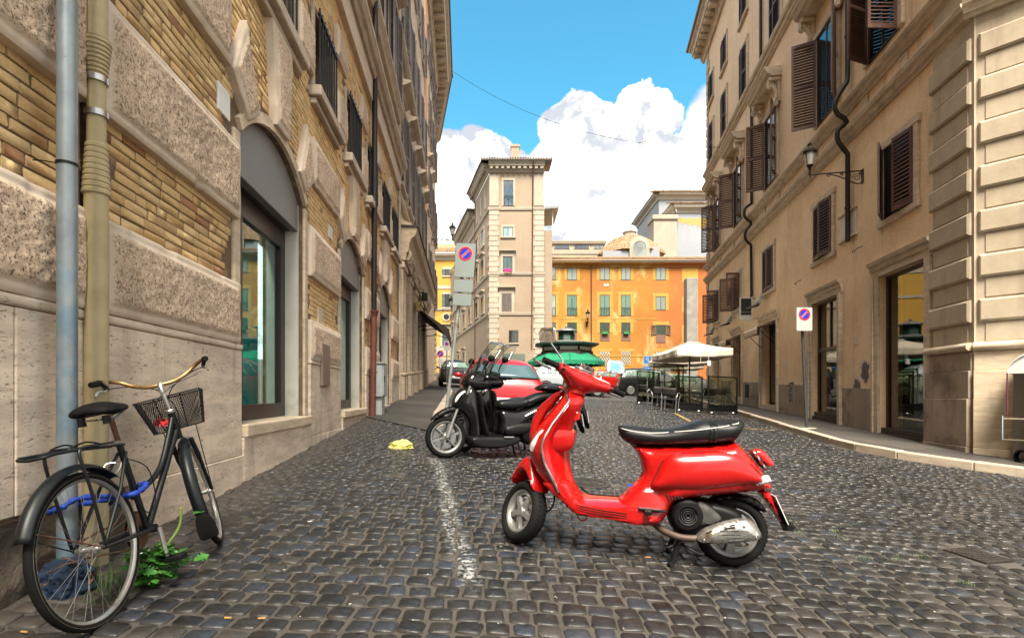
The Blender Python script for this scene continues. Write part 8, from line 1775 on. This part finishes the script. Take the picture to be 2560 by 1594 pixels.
# ---------------------------------------------------------------- hot drinks cart at the right edge
KT = FK.P; m_cart = mat('cart_panel', (.26, .23, .21), .4, .2, var=.1); m_tealp = mat('teal_panel', (.04, .10, .12), .35); g = gz(*KT(1.3, 0, .5).xy) + .125 - EYE
hc = thing('food_cart', 'steel food cart with curved white canopy and red capped urn at the right edge', 'food cart', KT(1.2, g, .5)); U0c, U1c, D0, D1 = .52, 2.4, .12, .85
for u in (U0c+.22, U1c-.2): q = MB(); q.lathe([(.1, -.03), (.13, -.03), (.13, .03), (.1, .03)], 16, Matrix.Translation(KT(u, g+.13, D1-.1)) @ Matrix.Rotation(pi/2, 4, 'Y')); q.build('wheel', m_rubber, hc)
q = MB(); q.fbox(FK, U0c+.38, U1c, g+.06, g+.78, D0, D1-.06); q.build('cabinet', m_tealp, hc, bev=.01); q = MB(); q.fbox(FK, U0c+.05, U0c+.36, g+.06, g+1.5, D0, D0+.05); q.build('back_panel', m_cart, hc, bev=.01)
q = MB(); q.fbox(FK, U0c+.36, U1c, g+.80, g+.86, D0, D1); q.build('worktop', m_steel, hc, bev=.01)
for z in (g+.42, g+.76): q = MB(); q.tube([KT(U0c, z, D0+.1), KT(U0c, z, D1+.1), KT(U1c, z, D1+.1)], .016, 8); q.build('rail', m_chrome, hc)
q = MB(); q.tube([KT(U0c, g+.42, D1+.1), KT(U0c, g+.80, D1+.1)], .016, 8); q.build('rail_post', m_chrome, hc)
arc = lambda s, r=0.: (U0c + .05 + (.62 - .62*cos(s*pi/2)), g + 1.48 + (.42+r)*sin(s*pi/2))
q = MB(); q.loft([[KT(*arc(s, r), d) for r, d in ((0, D0), (0, D1+.05), (-.025, D1+.05), (-.025, D0))] for s in np.linspace(0, 1, 10)] + [[KT(U1c, g+1.90+r, d) for r, d in ((0, D0), (0, D1+.05), (-.025, D1+.05), (-.025, D0))]], True, True, True); q.build('canopy', m_white, hc, sharp=50)
q = MB(); q.fprism(FK, [arc(s, -.03) for s in np.linspace(0, 1, 10)] + [(U1c, g+1.87), (U1c, g+1.49)], D1, D1+.02); sg = q.build('sign_board', mat('translucent_white', (.60, .60, .58), .4), hc); q = MB(); q.fprism(FK, [(U0c+.55, g+1.70), (U0c+.8, g+1.78), (U1c, g+1.80), (U1c, g+1.70)], D1+.021, D1+.03); q.build('yellow_band', mat('yellow_band', (.55, .45, .02), .5), sg)
q = MB(); q.tube([KT(U0c+.05, g+.8, D1+.02), KT(U0c+.05, g+1.49, D1+.02)], .010, 8); q.build('canopy_post', mat('maroon_rod', (.14, .04, .07), .4, .4), hc)
for u in (U0c+.60, U0c+1.0):
    T = Matrix.Translation(KT(u, g+.86, D1-.25)); q = MB(); q.lathe([(.15, 0), (.15, .02), (.14, .03), (.14, .16), (.15, .17), (.155, .3), (.14, .42), (.10, .5), (.07, .52)], 20, T, caps=True); ur = q.build('urn', m_muff, hc); q = MB(); q.lathe([(.08, .52), (.085, .545), (.05, .56), (.03, .6), (0, .61)], 16, T); q.build('red_cap', m_redlens, ur); q = MB(); q.lathe([(.156, .165), (.16, .175), (.156, .185)], 20, T); q.build('red_band', m_redlens, ur)
# ---------------------------------------------------------------- weed, litter
wd = thing('weed', 'leafy green weed sprouting by the wall beside the bicycle pedal', 'plant', (-1.83, 2.82, gz(-1.83, 2.82))); W0 = Vector((-1.83, 2.72, gz(-1.83, 2.72))); rr = random.Random(17)
m_leaf = mat('weed_leaf', (.038, .145, .02), .5, var=.3, vs=18, rnd=.4, col2=(.20, .26, .04), c2s=11, c2=(.58, .72)); m_stem = mat('weed_stem', (.22, .32, .07), .6, var=.2)
def leaf_mesh(seed):
    r_ = random.Random(seed); q = MB(); o = [(0, 0), (.25, .3), (.62, .42), (.55, .62), (.9, .60), (.8, .85), (1.25, .35), (1.55, 0)]
    up = [(x, y*r_.uniform(.8, 1.1)) for x, y in o]; L = [(x, -y*r_.uniform(.85, 1.1)) for x, y in o[1:-1]][::-1]
    pts = up + L; cz = lambda x, y: .35*abs(y)*.5 - .16*x*x*.5
    vs = [(x, y, cz(x, y)) for x, y in pts] + [(x, 0, cz(x, 0) - .06) for x in (.4, .8, 1.2)]; n = len(pts); c = [n, n+1, n+2]
    fs = [(0, 1, n), (1, 2, n), (2, 3, n+1), (2, n+1, n), (3, 4, n+1), (4, 5, n+1), (5, 6, n+2), (5, n+2, n+1), (6, 7, n+2), (0, n, n-1), (n-1, n, n-2), (n-2, n, n+1), (n-2, n+1, n-3), (n-3, n+1, n-4), (n-4, n+1, n-5), (n-5, n+1, n+2), (n-5, n+2, n-6), (n-6, n+2, 7)]
    q.add(vs, fs, True); return q.mesh('leaf', m_leaf, sharp=0, fix=False)
LM = [leaf_mesh(i) for i in range(5)]
tips = []
for i in range(15):
    a = rr.uniform(0, 2*pi); L = rr.uniform(.04, .16); h = rr.uniform(.03, .16); e = W0 + Vector((L*cos(a), L*sin(a)*.8, h)); mid = W0.lerp(e, .5) + Vector((0, 0, h*.45)); pts = spline([tuple(W0), tuple(mid), tuple(e)], 5)
    q = MB(); q.tube(pts, [.005 - .0003*k for k in range(len(pts))], 5); q.build('stem', m_stem, wd); tips += [Vector(pts[k]) for k in range(3, len(pts))]
pts = spline([tuple(W0), tuple(W0 + Vector((-.03, .10, .10))), tuple(W0 + Vector((.06, .12, .25))), tuple(W0 + Vector((.085, .1, .36)))], 6); q = MB(); q.tube(pts, [.009 - .0002*k for k in range(len(pts))], 7); q.build('stem', m_stem, wd); tips += [Vector(pts[-4]) + Vector((.05, 0, .0))]
for i in range(170):
    p = rr.choice(tips) + Vector((rr.gauss(0, .022), rr.gauss(0, .022), rr.gauss(0, .014))); s = rr.uniform(.026, .054); a = rr.uniform(0, 2*pi); tl = rr.uniform(-.5, .35)
    M = Matrix.Translation(p) @ Matrix.Rotation(a, 4, 'Z') @ Matrix.Rotation(tl, 4, 'Y') @ Matrix.Rotation(rr.uniform(-.5, .5), 4, 'X') @ Matrix.Scale(s, 4); piece('leaf', LM[i % 5], wd, M)
# grass wisps round the post and between setts
q = MB(); rr = random.Random(31)
def blades(x, y, n, hmax, spread):
    for _ in range(n):
        p = Vector((x + rr.gauss(0, spread), y + rr.gauss(0, spread), 0)); p.z = gz(p.x, p.y); a = rr.uniform(0, 2*pi); h = rr.uniform(.4, 1)*hmax; l = h*rr.uniform(.3, .9); d = Vector((cos(a), sin(a), 0)); w = Vector((-sin(a), cos(a), 0))*.002
        q.add([p - w, p + w, p + d*l*.4 + Vector((0, 0, h*.8)) + w*.7, p + d*l*.4 + Vector((0, 0, h*.8)) - w*.7, p + d*l + Vector((0, 0, h))], [(0, 1, 2, 3), (3, 2, 4)])
blades(-1.98, 2.64, 60, .11, .06); blades(-1.9, 2.5, 24, .07, .05)
for px, py in ((1975, 1300), (2150, 1310), (2100, 1345), (2165, 1400), (2340, 1150), (2000, 1330), (2300, 1390), (1935, 1280), (2090, 1330), (2420, 1460), (2240, 1395)): g_ = ground(px, py); blades(g_.x, g_.y, 26, .022, .035)
o = q.build('grass', mat('grass_green', (.05, .11, .02), .6, var=.3, vs=8), None, kind='stuff', fix=False)
def crumple(name, label, cat, c, r, m, sc=(1, 1, .4), seed=0, mat2=None):
    t = thing(name, label, cat, c); q = MB(); n = 26
    def f(a, b_):
        th, ph = 2*pi*a, pi*b_; d = Vector((sin(ph)*cos(th), sin(ph)*sin(th), cos(ph))); k = 1 + .35*noise.noise(d*1.7 + Vector((seed, 0, 0))) + .22*noise.noise(d*5 + Vector((0, seed, 0))); p = Vector((d.x*sc[0], d.y*sc[1], max(-.2, d.z)*sc[2]))*r*k; return c + p + Vector((0, 0, r*sc[2]*.2))
    q.grid(f, n, 14, smooth=False); q.build('sheet', m, t); return t
g_ = ground(1000, 1119); crumple('plastic_bag', 'crumpled pale yellow bag lying alone on the setts', 'bag', g_, .16, mat('yellow_bag', (.62, .58, .16), .5, var=.12, vs=12, bump=.006, bs=30), (1.15, .7, .55), 3)
g_ = ground(398, 1385); t = crumple('litter', 'flattened white and red packet behind the bicycle pedal', 'litter', g_, .075, mat('white_red_card', (.66, .64, .62), .6, var=.1, vs=8, col2=(.45, .02, .03), c2s=13, c2=(.56, .58)), (1.3, .8, .3), 5)
bp = BS @ Vector((.97, .06, .81)); bp = BM @ bp; crumple('drinks_can', 'crushed red and white can lying in the bicycle basket', 'can', bp, .05, mat('red_white_can', (.55, .03, .03), .35, var=.1, col2=(.6, .6, .6), c2s=18, c2=(.5, .53)), (1.4, .8, .8), 8)
rr = random.Random(44)
BUT = [((570, 1552), 'orange cigarette butt on the setts beneath the weed, left of the two'), ((655, 1553), 'orange cigarette butt standing in a joint right of its twin'), ((775, 1308), 'white cigarette butt alone amid the setts between bicycle and white line'), ((60, 1588), 'cigarette butt at the very bottom left by the rear tyre'), ((1620, 1398), 'orange cigarette butt under the red scooter between its wheels'), ((680, 1184), 'cigarette butt near the left wall past the bicycle'), ((545, 1345), 'white paper crumb touching the front bicycle tyre')]
for (px, py), lb in BUT:
    g_ = ground(px, py) + Vector((0, 0, .016)); a = rr.uniform(-.4, .4); d = Vector((cos(a), sin(a), .05))*.016; q = MB(); q.tube([g_ - d, g_ + d*.1, g_ + d*1.0], .0042, 6); o = q.build('cigarette_butt', mat('filter_orange', (.50, .24, .07), .8, var=.2) if 'orange' in lb or 'very' in lb else m_swhite, None, label=lb, cat='cigarette butt', group='cigarette ends on the setts')
# tiny pale litter specks
q = MB()
for _ in range(70):
    px, py = rr.uniform(500, 2450), rr.uniform(1180, 1580); g_ = ground(px, py) + Vector((0, 0, .015)); s = rr.uniform(.003, .009); a = rr.uniform(0, pi); c_, s_ = cos(a)*s, sin(a)*s; q.add([g_ + Vector((c_, s_, 0)), g_ + Vector((-s_*.6, c_*.6, .003)), g_ + Vector((-c_, -s_, 0)), g_ + Vector((s_*.6, -c_*.6, .002))], [(0, 1, 2, 3)])
q.build('litter', mat('pale_speck', (.5, .48, .42), .8, var=.3), None, kind='stuff', fix=False)
# faded yellow bay lines
m_line = mat('faded_yellow_paint', (.30, .19, .05), .8, var=.4, vs=9, col2=(.10, .085, .06), c2s=14, c2=(.45, .6))
def line(p, w, nm='road_marking'):
    q = MB(); P_ = [ground(*a) for a in p]; n = 0
    for a, b_ in zip(P_, P_[1:]):
        d = (b_-a).normalized(); s = Vector((d.y, -d.x, 0))*w/2
        c = [a-s, b_-s, b_+s, a+s]; q.add([(v.x, v.y, gz(v.x, v.y) + .017) for v in c], [(0, 1, 2, 3)])
    q.build(nm, m_line, None, kind='structure', fix=False)
line([(1688, 1034), (1735, 1058)], .12); line([(1862, 1072), (1935, 1077)], .10)
